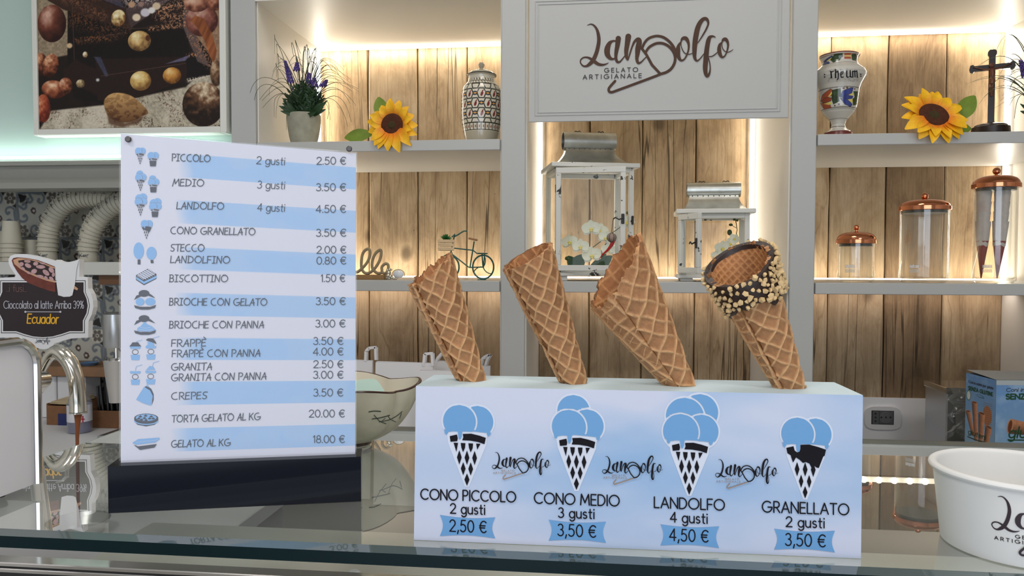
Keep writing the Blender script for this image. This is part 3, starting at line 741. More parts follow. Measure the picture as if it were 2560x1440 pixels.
# light strips
def strip(a, b, size=0.006, m=None):
    a, b = Vector(a), Vector(b); h = size/2
    U.part('led_strip', bx((min(a.x, b.x)-h, min(a.y, b.y)-h, min(a.z, b.z)-h), (max(a.x, b.x)+h, max(a.y, b.y)+h, max(a.z, b.z)+h)), m or M_led, smooth=0)
yb = YB-0.026
for nm, x0, x1 in BAYS:
    xc = (x0+x1)/2; w = x1-x0-0.02
    if nm != 'C':
        strip((x0+.006, yb, Z_CEIL-.005), (x1-.006, yb, Z_CEIL-.005), 0.009)
        area('strip_light', (xc, yb-.016, Z_CEIL-.010), (xc, yb+.01, Z_CEIL-.22), w, 0.014, .85, WARM)
    # on the middle shelf, shining up; below it, shining down
    strip((x0+.006, YB-0.022, Z_MT+.002), (x1-.006, YB-0.022, Z_MT+.002), 0.004)
    area('strip_light', (xc, yb-.034, Z_MT+.006), (xc, yb-.01, Z_MT+.30), w, 0.06, .66, WARM)
    area('strip_light', (xc, yb-.034, Z_MB-.006), (xc, yb-.01, Z_MB-.30), w, 0.06, .36, (1.0, 0.86, 0.76))
def vstrip(x, z0, z1, sx, m=None, p=0.8):
    strip((x, YB-.024, z0), (x, YB-.024, z1), 0.008, m)
    area('strip_light', (x+sx*.006, YB-.034, (z0+z1)/2), (x+sx*.3, YB-.20, (z0+z1)/2), 0.01, z1-z0, p*.62, WARM)
vstrip(XL+.008, Z_UT, Z_CEIL-.01, 1, M_ledw, 0.9)
vstrip(XR-.008, Z_UT, Z_CEIL-.01, -1, M_ledw, 0.9)
vstrip(XR-.008, Z_MT, Z_UB, -1, M_ledw, 0.8)
vstrip(XL+.008, Z_MT, Z_UB, 1, M_ledw, 0.8)
vstrip(XCL+.008, Z_MT, Z_CEIL-.01, 1, M_ledw, 1.1)
vstrip(XCR-.002, Z_MT, Z_CEIL-.01, -1, M_ledw, 1.1)

# ------------------------------------------------------------------ emblem panel over the middle bay
Z_S0, Z_S1 = zt(.335), ZTOP-0.0
SG = Thing('sign_panel', ((XS0+XS1)/2, YF, Z_S0), 'white panel with routed border and brown script shop name over middle bay', 'sign')
SG.part('board', bx((XS0, YF-0.004, Z_S0), (XS1+.003, YF-0.0001, Z_S1), 0.0012), M_white)
PS = planeY(YF-0.004)
fx0, fx1, fz0, fz1 = atY(1343.7, 284, YF).x, atY(1942.6, 272, YF).x, zt(.356), zt(.6133)
mb = MB()
for d, th in ((0.0, .0030), (-.0065, .0022)):
    a0, a1, b0, b1 = fx0+d, fx1-d, fz0+d, fz1-d; y = YF-0.004
    mb.box((a0, y-.0014, b0), (a1, y, b0+th), .0006).box((a0, y-.0014, b1-th), (a1, y, b1), .0006)
    mb.box((a0, y-.0014, b0+th), (a0+th, y, b1-th), .0006).box((a1-th, y-.0014, b0+th), (a1, y, b1-th), .0006)
SG.part('border_moulding', mb, M_white)
M_brown = mat('bronze_letter', hexc(72, 46, 28), 0.5, metal=0.0, spec=.3, noise=0.25, nscale=30)
M_blacktxt = mat('letter_black', (0.02, 0.015, 0.012), 0.5)
s_ = 1/6.5476
F1 = (lambda x, y: (1430+x*s_, 30+y*s_), s_)
fnS = on_plane(PS, 0.0012)
mb = MB(); logo(mb, fnS, F1, (LOGO,)); SG.part('script_lettering', mb, M_brown, smooth=0)
mb = MB(); logo_lines(mb, fnS, F1, LOGO_SCOOP+LOGO_BAR+LOGO_HANDLE+LOGO_HOOK); SG.part('scoop_emblem', mb, M_brown, smooth=0)
mb = MB(); logo_words(mb, fnS, F1, 12); SG.part('small_lettering', mb, M_blacktxt, smooth=0)

# ------------------------------------------------------------------ left: mint wall panel, picture, cornice, tiled recess
M_mint = mat('mint_glass', (0.50, 0.63, 0.58), 0.16, spec=0.45)
YG = YF+0.035
zy = lambda y, Y, x=300: atY(x, y, Y).z
Z_C1 = zy(402, YG, 200)
struct('wall_back_panel', bx((-2.6, YG, Z_C1-.03), (XL0, YG+.02, 3.0)), M_mint)
mb = MB(); prof = [(YG, zy(398, YG)), (YF-.018, zy(400, YF-.018)), (YF-.022, zy(404, YF-.02)), (YF-.022, zy(411, YF-.02)), (YF-.008, zy(414, YF)), (YF-.008, zy(418, YF)), (YF-.004, zy(430, YF)), (YF+.002, zy(443, YF)), (YF-.006, zy(452, YF)), (YF-.010, zy(456, YF)), (YF-.010, zy(470, YF)), (YF-.002, zy(473, YF)), (YG+.02, zy(473, YF))]
n = len(prof); vs = [(x, p[0], p[1]) for x in (-2.6, XL0) for p in prof]
fs = [(i, i+1, n+i+1, n+i) for i in range(n-1)]+[tuple(range(n))[::-1], tuple(range(n, 2*n)), (n-1, 0, n, 2*n-1)]
mb.add(vs, fs); fixn(struct('trim_1', mb, mat('grey_lacquer', (0.30, 0.30, 0.27), 0.4)))
mb = bx((-2.55, YG-.026, Z_C1+.004), (XL0-.01, YG-.018, Z_C1+.010))
struct('trim_2', mb, emis('wall_washer', (0.86, 1.0, 0.95), 4.0))
area('wall_washer_light', (-1.75, YG-.030, Z_C1+.016), (-1.75, YG+.03, Z_C1+.16), 1.6, 0.012, .42, (0.84, 1.0, 0.93))

# picture
YP = YF-0.002
PIC = Thing('framed_picture', (atY(330, 336, YP).x, YG, atY(330, 336, YP).z), 'framed print of broken dark chocolate with hazelnuts and almonds', 'picture')
pxl, pxr, pzb, pzt = atY(84.6, 200, YP).x, atY(567, 200, YP).x, atY(330, 336, YP).z, atY(330, -230, YP).z
ixl, ixr, izb, izt = atY(96.5, 200, YP).x, atY(551, 200, YP).x, atY(330, 320, YP).z, atY(330, -215, YP).z
mb = MB()
mb.box((pxl, YP-.006, pzb), (ixl, YG, pzt), .002).box((ixr, YP-.006, pzb), (pxr, YG, pzt), .002).box((ixl, YP-.006, pzb), (ixr, YG, izb), .002).box((ixl, YP-.006, izt), (ixr, YG, pzt), .002)
PIC.part('frame', mb, mat('frame_white', (0.74, 0.74, 0.68), 0.4))
cv = Canvas(311, 326, 1.45, rgb(30, 18, 14))    # units: 1/5 of the study crop; y offset 107 for the part above the frame
OY = 107
n1 = fnoise(cv.X, cv.Y, 14, 5, 2); n2 = fnoise(cv.X, cv.Y, 3.0, 4, 5); n3 = fnoise(cv.X, cv.Y, 1.6, 3, 9)
def pp(*c): return [((x-335)/5.0, y/5.0+OY) for x, y in c]
cv.img[:] = np.array(rgb(26, 17, 14))*(0.6+0.8*n1[..., None])
# pale linen background patches
lin_ = lambda a: np.array(rgb(196, 184, 160))
def linen(pts, c=(196, 184, 160), sd=3):
    m_ = cv.poly_mask(pp(*pts), 3.0); k = (0.75+0.5*n2)[..., None]; a = m_[..., None]
    cv.img = cv.img*(1-a)+np.array(rgb(*c))*k*a
linen([(335, -530), (1000, -530), (900, -300), (520, 100), (620, 160), (600, 520), (335, 560)], (150, 132, 108))
linen([(1400, -530), (1900, -530), (1900, 700), (1640, 560), (1600, 200)], (150, 118, 92))
linen([(335, 1095), (440, 950), (900, 915), (1250, 850), (1600, 790), (1700, 700), (1900, 700), (1900, 1095)], (176, 166, 146))
m_ = cv.poly_mask(pp((335, 1095), (440, 950), (900, 915), (1250, 850), (1600, 790), (1890, 760), (1890, 1095)), 2)
gz = np.clip((fnoise(cv.X, cv.Y, 22, 3, 77)-.42)*6, 0, 1)
cv.blend(m_*np.clip((n3-0.60)*14, 0, 1)*gz, rgb(74, 44, 28))
cv.blend(m_*np.clip((fnoise(cv.X, cv.Y*.6, 30, 3, 78)-.5)*3, 0, .6), rgb(226, 214, 196))
# chocolate slabs
def slab(pts, c=(34, 22, 19), hi=0.0):
    m_ = cv.poly_mask(pp(*pts), 1.2)[..., None]; cv.img = cv.img*(1-m_)+np.array(rgb(*c))*(0.8+0.4*n2[..., None])*m_
slab([(600, -530), (1500, -530), (1650, 100), (1600, 300), (1140, 340), (600, 160), (420, 60)], (30, 20, 18))
slab([(600, 140), (1120, 340), (1600, 300), (1820, 560), (1820, 690), (1200, 860), (880, 900), (640, 860), (590, 560)], (20, 13, 12))
slab([(380, -60), (1090, 180), (1130, 340), (880, 270), (560, 170), (400, 80)], (52, 33, 26))
slab([(1100, 180), (1640, -40), (1650, 20), (1140, 330)], (74, 58, 58))
slab([(660, 560), (960, 690), (940, 890), (560, 700), (550, 640)], (38, 22, 18))
slab([(830, 560), (1600, 560), (1620, 740), (1200, 860), (850, 880)], (36, 22, 18))
slab([(1640, 560), (1790, 540), (1820, 700), (1600, 740)], (18, 12, 12))
slab([(1600, 60), (1660, 340), (1800, 640), (1700, 600), (1580, 330)], (88, 72, 70))
slab([(820, 540), (880, 545), (945, 690), (920, 700)], (60, 60, 78))
slab([(1430, 610), (1640, 545), (1600, 590)], (92, 86, 110))
slab([(830, 40), (1010, 30), (1090, 180), (860, 90)], (64, 58, 72))
# cocoa crumbs along the edges
def crumbs(pts, w, col, dens=0.5):
    m_ = np.zeros(cv.X.shape); P = np.array(pp(*pts)); dd = np.full(cv.X.shape, 1e9)
    for i in range(len(P)-1):
        x0, y0 = P[i]; x1, y1 = P[i+1]; L2 = (x1-x0)**2+(y1-y0)**2; t = np.clip(((cv.X-x0)*(x1-x0)+(cv.Y-y0)*(y1-y0))/L2, 0, 1)
        dd = np.minimum(dd, np.hypot(cv.X-x0-t*(x1-x0), cv.Y-y0-t*(y1-y0)))
    cv.blend(np.clip(1.2-dd/w, 0, 1)*np.clip((n3-dens)*9, 0, 1), col)
crumbs([(420, -20), (560, -60), (800, 60), (1120, 60)], 12, rgb(150, 92, 56)); crumbs([(660, 230), (800, 290)], 9, rgb(150, 84, 40)); crumbs([(660, 410), (910, 390)], 4, rgb(160, 92, 48))
crumbs([(1300, 340), (1600, 320)], 5, rgb(196, 140, 100)); crumbs([(1400, 200), (1600, 150), (1600, 300)], 8, rgb(190, 138, 104)); crumbs([(1640, 400), (1760, 520)], 8, rgb(160, 116, 88)); crumbs([(1620, 550), (1800, 540)], 4, rgb(186, 128, 84))
crumbs([(340, 640), (480, 620)], 5, rgb(170, 90, 50)); crumbs([(1140, 40), (1560, -60)], 8, rgb(210, 200, 196), 0.52)
# dusting of cocoa over the broken faces, and pale snapped edges
for pts_, w_, c_, d_ in (([(430, 30), (700, 130), (900, 230)], 10, (120, 78, 56), .5), ([(640, 260), (900, 330), (1100, 350)], 14, (92, 58, 38), .52), ([(700, 420), (1000, 400)], 6, (110, 70, 44), .52), ([(1380, 240), (1560, 280)], 12, (170, 122, 92), .5), ([(1680, 460), (1800, 620)], 10, (140, 100, 76), .52), ([(450, -250), (900, -200), (1500, -300)], 40, (120, 84, 62), .5), ([(1140, 100), (1500, 60)], 16, (216, 204, 200), .5), ([(1620, 740), (1780, 720)], 4, (210, 198, 180), .45)):
    crumbs(pts_, w_, rgb(*c_), d_)
for a_, b_ in (((1130, 335), (1620, 330)), ((660, 420), (1100, 360)), ((880, 690), (1600, 610)), ((640, 130), (650, 560)), ((1100, 190), (1130, 330)), ((1605, 100), (1625, 330))):
    cv.line(pp(a_, b_), 1.1, rgb(96, 70, 60), alpha=.7)
# nuts
N3 = (rgb(40, 16, 12), rgb(112, 58, 42), rgb(214, 170, 150))
cv.nut((460-335)/5, 275/5+OY, 25, 29, *N3, seed=3, tex=0.3)
cv.nut((350-335)/5, 590/5+OY, 14, 18, rgb(50, 20, 12), rgb(130, 70, 44), rgb(220, 160, 120), seed=4)
cv.nut((440-335)/5, 600/5+OY, 14, 19, rgb(50, 20, 12), rgb(150, 84, 56), rgb(230, 180, 140), seed=5, ang=20)
cv.nut((470-335)/5, 785/5+OY, 22, 14, rgb(70, 26, 14), rgb(164, 92, 60), rgb(244, 206, 170), seed=6, ang=8, tex=0.5)
cv.nut((570-335)/5, 760/5+OY, 12, 13, rgb(60, 26, 14), rgb(160, 92, 62), rgb(236, 200, 170), seed=8, tex=0.5)
cv.nut((370-335)/5, 930/5+OY, 13, 22, rgb(90, 30, 18), rgb(160, 70, 44), rgb(220, 150, 110), seed=9)
NL = (rgb(90, 62, 34), rgb(204, 164, 104), rgb(244, 228, 178))
cv.nut((1035-335)/5, 250/5+OY, 12, 13, rgb(110, 70, 36), rgb(226, 200, 140), rgb(250, 240, 210), ang=30, seed=11)
cv.nut((1212-335)/5, 430/5+OY, 19.5, 15.5, *NL, seed=12, tex=0.45)
cv.ell((1285-335)/5, 410/5+OY, 4, 4.5, rgb(84, 44, 22)); 
cv.nut((1218-335)/5, 735/5+OY, 18, 15, rgb(120, 84, 44), rgb(214, 176, 104), rgb(250, 232, 176), seed=13, tex=0.4)
cv.nut((1485-335)/5, 700/5+OY, 15.5, 12.5, rgb(96, 56, 20), rgb(196, 136, 64), rgb(232, 196, 132), seed=14, tex=0.4)
cv.nut((745-335)/5, 522/5+OY, 4.4, 4.6, rgb(120, 90, 60), rgb(220, 200, 160), rgb(240, 230, 200), seed=15)
cv.nut((700-335)/5, 745/5+OY, 7.5, 6.5, rgb(90, 70, 50), rgb(170, 146, 104), rgb(230, 216, 180), seed=16)
for x, y, r, c in ((1190, 250, 7, (230, 210, 180)), (1265, 215, 8, (206, 200, 206)), (1360, 170, 7, (214, 190, 160)), (1320, 200, 6, (226, 220, 214)), (1450, 100, 5, (200, 180, 170)), (1150, 150, 6, (190, 150, 120)), (1230, 150, 5, (150, 120, 110)), (610, 450, 5, (210, 180, 140)), (850, 720, 3, (200, 200, 200))):
    cv.ell((x-335)/5, y/5+OY, r, r*0.8, rgb(*c), soft=2)
# almond shell, right-hand almond and hazelnuts
al = [tuple(p) for p in smooth_line([(900, 900), (925, 850), (985, 824), (1060, 826), (1140, 850), (1215, 905), (1280, 978), (1230, 1005), (1180, 1030), (1100, 1050), (1010, 1040), (930, 990)], 6, True)]
m_ = cv.poly_mask(pp(*al), 1.5)
pit_ = np.clip((fnoise(cv.X, cv.Y*1.4, 5.5, 3, 55)-.47)*7, 0, 1)
kk = np.clip(.95-(cv.Y-(164+OY))/34*.55-((cv.X-150)/60)**2*.12-.22*pit_, 0, 1)[..., None]
cc = np.array(rgb(70, 38, 20))*(1-kk)+np.array(rgb(228, 182, 118))*kk; cv.img = cv.img*(1-m_[..., None])+cc*m_[..., None]
cv.poly(pp((930, 990), (1080, 1055), (1240, 1010), (1200, 1060), (1050, 1090), (940, 1060)), rgb(74, 42, 24), soft=4, alpha=0.7)
cv.nut((1740-335)/5, 290/5+OY, 27, 24, rgb(70, 32, 26), rgb(140, 84, 70), rgb(206, 168, 150), seed=21)
cv.nut((1700-335)/5, 150/5+OY, 22, 15, rgb(80, 40, 30), rgb(164, 108, 84), rgb(214, 176, 150), seed=22)
cv.nut((1850-335)/5, 150/5+OY, 14, 14, rgb(80, 40, 30), rgb(150, 90, 66), rgb(210, 170, 140), seed=23)
m_ = cv.poly_mask(pp((1640, 285), (1690, 250), (1760, 280), (1820, 380), (1862, 520), (1840, 620), (1800, 560), (1760, 440), (1700, 340)), 1.5)
kk = (0.5+1.2*(fnoise(cv.X+cv.Y*0.5, cv.Y*0.12, 5, 3, 31)-0.5))[..., None]; cc = np.array(rgb(92, 44, 20))*(1-kk)+np.array(rgb(196, 120, 72))*kk
cv.img = cv.img*(1-m_[..., None])+cc*m_[..., None]
cv.nut((1855-335)/5, 690/5+OY, 10, 20, rgb(60, 40, 28), rgb(120, 88, 62), rgb(190, 160, 130), seed=24)
cv.nut((1745-335)/5, 925/5+OY, 35, 34, rgb(30, 18, 13), rgb(106, 72, 48), rgb(226, 206, 176), seed=25, lx=0.1, ly=-0.75, tex=0.65, tsc=7)
for x, y, rx, ry, sd in ((1850, -60, 30, 34, 41), (1600, -300, 30, 26, 42), (430, -250, 34, 30, 43), (900, -420, 28, 22, 44), (1250, -250, 20, 16, 45)):
    cv.nut((x-335)/5, y/5+OY, rx, ry, rgb(60, 30, 22), rgb(150, 96, 62), rgb(226, 190, 150), seed=sd)
cv.nut((1860-335)/5, 60/5+OY, 10, 16, rgb(120, 80, 40), rgb(200, 160, 90), rgb(236, 210, 150), seed=46)
canvas_part('print', cv, quad_fn((ixl, YP, izt), (ixr, YP, izt), (ixr, YP, izb), (ixl, YP, izb)), vcol('picture_print', 0.42, spec=0.3), PIC, smooth=0)

# tiled recess
YT = YF+0.30
TS = 114.2*(atY(150, 560, YT)-EYE).dot(CF)/FPX
cv = Canvas(100, 100, 0.62, rgb(186, 184, 172))
GB = rgb(112, 120, 128); BK = rgb(22, 22, 22); BR = rgb(98, 90, 82); LT = rgb(206, 203, 192); RD = rgb(70, 50, 48)
for (cx, cy, sx, sy) in ((0, 0, 1, 1), (100, 100, -1, -1)):
    q = lambda x, y: (cx+sx*x, cy+sy*y)
    for pts in ([(0, 21), (2, 27), (9, 31), (2, 35), (0, 41)], [(21, 0), (27, 2), (31, 9), (35, 2), (41, 0)]): cv.poly([q(*p) for p in pts+[(0, 31) if pts[0][0] == 0 else (31, 0)]][:5], BK)
    cv.ell(*q(14, 14), 15.5, 15.5, LT)
    for a in range(6):
        an = R(a*60+30); c = q(14+9*math.cos(an), 14+9*math.sin(an)); cv.ell(*c, 5.2, 4.2, BR, ang=math.degrees(math.atan2(sy*math.sin(an), sx*math.cos(an))))
    cv.ell(*q(14, 14), 2.0, 2.0, RD)
for (cx, cy, sx, sy) in ((100, 0, -1, 1), (0, 100, 1, -1)):
    q = lambda x, y: (cx+sx*x, cy+sy*y)
    cv.poly([q(*p) for p in ((2, 3), (25, 9), (20, 20), (9, 25), (3, 2))], BK)
    cv.line([q(0, 0), q(18, 7)], 1.2, LT); cv.line([q(0, 0), q(7, 18)], 1.2, LT)
    for f in (lambda x, y: q(x, y), lambda x, y: q(y, x)):
        cv.poly([f(*p) for p in ((0, 0), (10, 5), (20, 6.5), (24, 5), (24, 0))], GB)
        cv.poly([f(*p) for p in ((22, 0), (22, 4), (34, 4.5), (52, 7), (58, 7), (60, 0))], GB)
        sc = smooth_line([(30, 2), (34, 10), (38, 17), (34, 23), (27, 22), (25, 17), (29, 15)], 6); cv.line([f(*p) for p in sc], 5.6, GB)
        cv.ell(*f(28, 16.5), 3.2, 3.2, GB)
        sc = smooth_line([(60, 3), (66, 12), (64, 22), (57, 25), (51, 21), (54, 16)], 6); cv.line([f(*p) for p in sc], 5.0, GB); cv.ell(*f(54, 18), 3.4, 3.4, GB)
    cv.ell(*q(24, 24), 2.6, 2.6, RD)
    cv.poly([q(*p) for p in ((40, 33), (47, 36), (50, 43), (44, 47), (36, 45), (34, 38))], RD); cv.ell(*q(42, 41), 3, 3, LT)
M_tile = vcol('printed_tile', 0.35, coat=0.1)
g = 0.0008; h = TS/2-g
mbt = MB(); Pm = quad_fn((-h, -.006, h), (h, -.006, h), (h, -.006, -h), (-h, -.006, -h)); P = cv.mesh(Pm); mbt.grid(P)
mbt.f = [f[::-1] for f in mbt.f]
nb = len(mbt.v); mbt.add([(-h, -.006, h), (h, -.006, h), (h, -.006, -h), (-h, -.006, -h), (-h, 0, h), (h, 0, h), (h, 0, -h), (-h, 0, -h)], [(0, 4, 5, 1), (1, 5, 6, 2), (2, 6, 7, 3), (3, 7, 4, 0)])
cols = np.vstack([cv.lin(), np.ones((8, 3))*0.6])
WT = struct('wall_back_recess', bx((-2.55, YT, 0), (XL0, YT+.05, zy(470, YT))), mat('grout', (0.5, 0.5, 0.48), 0.9))
tx0 = atY(37.5, 593, YT).x; tz0 = atY(37.5, 593, YT).z-0   # a joint crossing read off the photograph
tz0 = atY(151.7, 593.3, YT).z; tx0 = atY(151.7, 593.3, YT).x
first = None; k = 0
for i in range(-12, 10):
    for j in range(-6, 3):
        cxx = tx0+(i+.5)*TS; czz = tz0+(j+.5)*TS
        if cxx+h > XL0 or czz-h > zy(474, YT) or czz-h < zt(-.46)-TS or cxx-h < -2.5: continue
        if first is None:
            first = build('tile', mbt, M_tile, WT, smooth=0, cols=cols, sharp=False).o; o = first
        else: o = first.copy(); COL.objects.link(o)
        o.location = (cxx, YT-.0005, czz)
        if (i+j) % 2 == 0: o.rotation_euler = (0, R(90), 0)
# cup shelf and lower left worktop
LZ = zt(-.45)
YC = YF+0.06
zc1, zc0 = atY(280, 655, YC).z, atY(280, 688, YC).z
single('cup_shelf', bx((-2.2, YC, zc0), (XL0, YT-.007, zc1), .0015), mat('grey_white_shelf', (0.62, 0.62, 0.58), 0.45), 'pale grey shelf carrying stacks of paper cups before patterned tiles', 'shelf')
# ------------------------------------------------------------------ glass counter
F0, F1_ = atZ(640, 1350, GZ), atZ(1920, 1405, GZ)
YCF = (F0.y+F1_.y)/2                     # front edge of the top pane
YCB = (atZ(2158, 1101, GZ).y+atZ(990, 1062, GZ).y)/2
XCLf = (atZ(100, 1148, GZ).x+atZ(298, 1077, GZ).x)/2
YNOTCH = atZ(100, 1150, GZ).y
XGR = 1.9; XGL = -1.9
CT = Thing('display_counter', (0, YCF, 0), 'glass-topped gelato display counter with dark green glass edge', 'counter')
M_top = pane_mat('counter_pane', (0.80, 0.86, 0.82), 2.5, ior=1.5, dirt=0.05)
M_gedge = mat('green_glass_edge', (0.002, 0.012, 0.015), 0.25, spec=0.2)
M_bevel = mat('green_glass_bevel', (0.07, 0.10, 0.10), 0.04, coat=1.0, spec=0.9)
outline = [(XGL, YCF, GZ), (XGR, YCF, GZ), (XGR, YCB, GZ), (XCLf, YCB, GZ), (XCLf, YNOTCH, GZ), (XGL, YNOTCH, GZ)]
mb = MB().poly(outline); 
CT.part('top_pane', mb, M_top, smooth=0)
b = 0.011; dz = 0.0025; th = 0.0105
mb = MB().add([(XGL, YCF, GZ), (XGR, YCF, GZ), (XGR, YCF-b, GZ-dz), (XGL, YCF-b, GZ-dz)], [(3, 2, 1, 0)])
CT.part('bevelled_rim', mb, M_bevel, smooth=0)
CT.part('pane_edge', bx((XGL, YCF-b, GZ-dz-th), (XGR, YCF-b+.0035, GZ-dz)), M_gedge, smooth=0)
mb = MB().box((XCLf-.0, YCB-.004, GZ-.010), (XGR, YCB, GZ-.0005)).box((XCLf-.004, YNOTCH, GZ-.010), (XCLf, YCB, GZ-.0005)).box((XGL, YNOTCH-.004, GZ-.010), (XCLf, YNOTCH, GZ-.0005))
CT.part('rear_edge', mb, mat('pale_glass_edge', (0.35, 0.45, 0.42), 0.15, coat=0.5), smooth=0)
# front pane head rail: polished lines
y0 = YCF-b-.002; z0 = GZ-.024
CT.part('front_rail', MB().box((XGL, y0-.004, z0-.004), (XGR, y0+.012, z0), .0008).box((XGL, y0-.004, z0-.0095), (XGR, y0+.010, z0-.0055), .0008), M_chrome)
CT.part('seal_strip', MB().box((XGL, y0-.002, z0-.006), (XGR, y0+.008, z0-.0035)).box((XGL, y0-.0025, z0-.013), (XGR, y0+.008, z0-.0095)), M_dark, smooth=0)
CT.part('front_pane', MB().add([(XGL, y0, z0-.013), (XGR, y0, z0-.013), (XGR, y0-.10, z0-.42), (XGL, y0-.10, z0-.42)], [(0, 3, 2, 1)]), M_pane, smooth=0)
M_inner = mat('case_lining', (0.58, 0.58, 0.54), 0.35)
DZ = GZ-.16
CT.part('case_body', MB().box((XGL, YCF-.12, 0.10), (XGR, YCF-.09, z0-.40)).box((XCLf, YCB-.01, 0.10), (XGR, YCB+.0, GZ-.19)).box((XGL, YNOTCH-.02, 0.10), (XCLf, YNOTCH, GZ-.19)), M_white)
CT.part('case_deck', MB().box((XCLf, YCF-.09, DZ-.03), (XGR, YCB, DZ)).box((XGL, YCF-.09, DZ-.03), (XCLf, YNOTCH, DZ)), M_inner, smooth=0)
CT.part('plinth', MB().box((XCLf, YCF-.05, 0.0), (XGR, YCB, 0.10)).box((XGL, YCF-.05, 0.0), (XCLf, YNOTCH, 0.10)), M_dark)
la, lb = atZ(1500, 1178, GZ-.03), atZ(2400, 1201, GZ-.03); ly = (la.y+lb.y)/2
CT.part('case_light', MB().box((la.x, ly, GZ-.034), (lb.x, ly+.005, GZ-.0285)), emis('case_led', (1.0, .86, .70), 2.2), smooth=0)
mb = MB()
for k in range(int((lb.x-la.x)/.0185)): mb.ball((la.x+k*.0185, ly-.001, GZ-.031), .0042, 8, 6)
CT.part('led_beads', mb, emis('led_bead', (1.0, .93, .82), 9.0), kind='stuff')
area('case_light_glow', ((la.x+lb.x)/2, ly-.01, GZ-.04), ((la.x+lb.x)/2, ly-.08, DZ), lb.x-la.x, .02, .15, (1, 0.95, 0.88))
M_cover = mat('clear_cover', (0.42, 0.42, 0.40), 0.25)
for k_, yy in enumerate((YCF+.02, YCF+.13, YCF+.26)):
    CT.part('cover_rail', bx((XGL, yy, DZ), (XGR, yy+.010, DZ+.006+.002*k_), .001), M_cover)
CT.part('rail_stop', MB().lathe([(.008, 0), (.008, .016), (.005, .019), (.0001, .019)], atZ(885, 1436, DZ+.02)-Vector((0, 0, .014)), 20), M_whitep)

# ------------------------------------------------------------------ box with the four sample cones
PA, PB = atZ(1035, 1350, GZ), atZ(2152, 1397, GZ)
PLB = vplane(PA, PB)
TA, TB = PLB.hit(1040, 963), PLB.hit(2157, 990)
ZBX = (TA.z+TB.z)/2
BKL, BKR = atZ(1087, 937, ZBX), atZ(2077, 955, ZBX)
dirx = (PB-PA).normalized(); nin = -PLB.n
depth = ((BKL-PA).dot(nin)+(BKR-PA).dot(nin))/2
TA = Vector((TA.x, TA.y, ZBX)); TB = Vector((TB.x, TB.y, ZBX))
E3 = Vector((0, 0, ZBX-GZ))
PA = Vector((PA.x, PA.y, GZ+.0003)); PB = Vector((PB.x, PB.y, GZ+.0003))
CB = Thing('cone_display_box', (PA+PB)/2+nin*depth/2, 'pale blue printed box holding four sample cones with prices', 'display box')
mb = MB()
q = [PA, PB, PB+nin*depth-dirx*.002, PA+nin*depth+dirx*.002]
top = [TA, TB, TB+nin*depth-dirx*.002, TA+nin*depth+dirx*.002]
mb.add(q+top, [(0, 3, 2, 1), (4, 5, 6, 7), (1, 2, 6, 5), (2, 3, 7, 6), (3, 0, 4, 7), (0, 1, 5, 4)])
M_boxcard = mat('box_card', (0.62, 0.76, 0.82), 0.7, noise=0.03, nscale=12)
CB.part('carton', mb, M_boxcard, smooth=0)
cv = Canvas(112, 39, 2.0, rgb(178, 196, 226))
c1 = fnoise(cv.X, cv.Y*2.2, 46, 4, 61)[..., None]; c2 = fnoise(cv.X, cv.Y*2.6, 60, 3, 64)[..., None]
band = np.exp(-((cv.Y-20)/9.0)**2)[..., None]
k = np.clip((c1-0.42)*2.6, 0, 1)*0.75+band*0.35
cv.img = np.array(rgb(206, 212, 232))*(1-np.clip(k, 0, 1))+np.array(rgb(140, 178, 220))*np.clip(k, 0, 1)
cv.img = cv.img*(1-0.15*np.clip((c2-.5)*3, 0, 1))+np.array(rgb(150, 190, 228))*0.15*np.clip((c2-.5)*3, 0, 1)
off = PLB.n*.0004
canvas_part('front_print', cv, quad_fn(TA+off, TB+off, PB+off, PA+off), vcol('box_print', 0.5, spec=0.35), CB, smooth=0)
M_blue = mat('print_blue', hexc(104, 160, 212), 0.5)
M_halo = mat('print_halo', hexc(214, 222, 238), 0.5)
M_gold = mat('print_gold', hexc(150, 124, 104), 0.5)
f1, f2, f3 = on_plane(PLB, .0007), on_plane(PLB, .0010), on_plane(PLB, .0013)
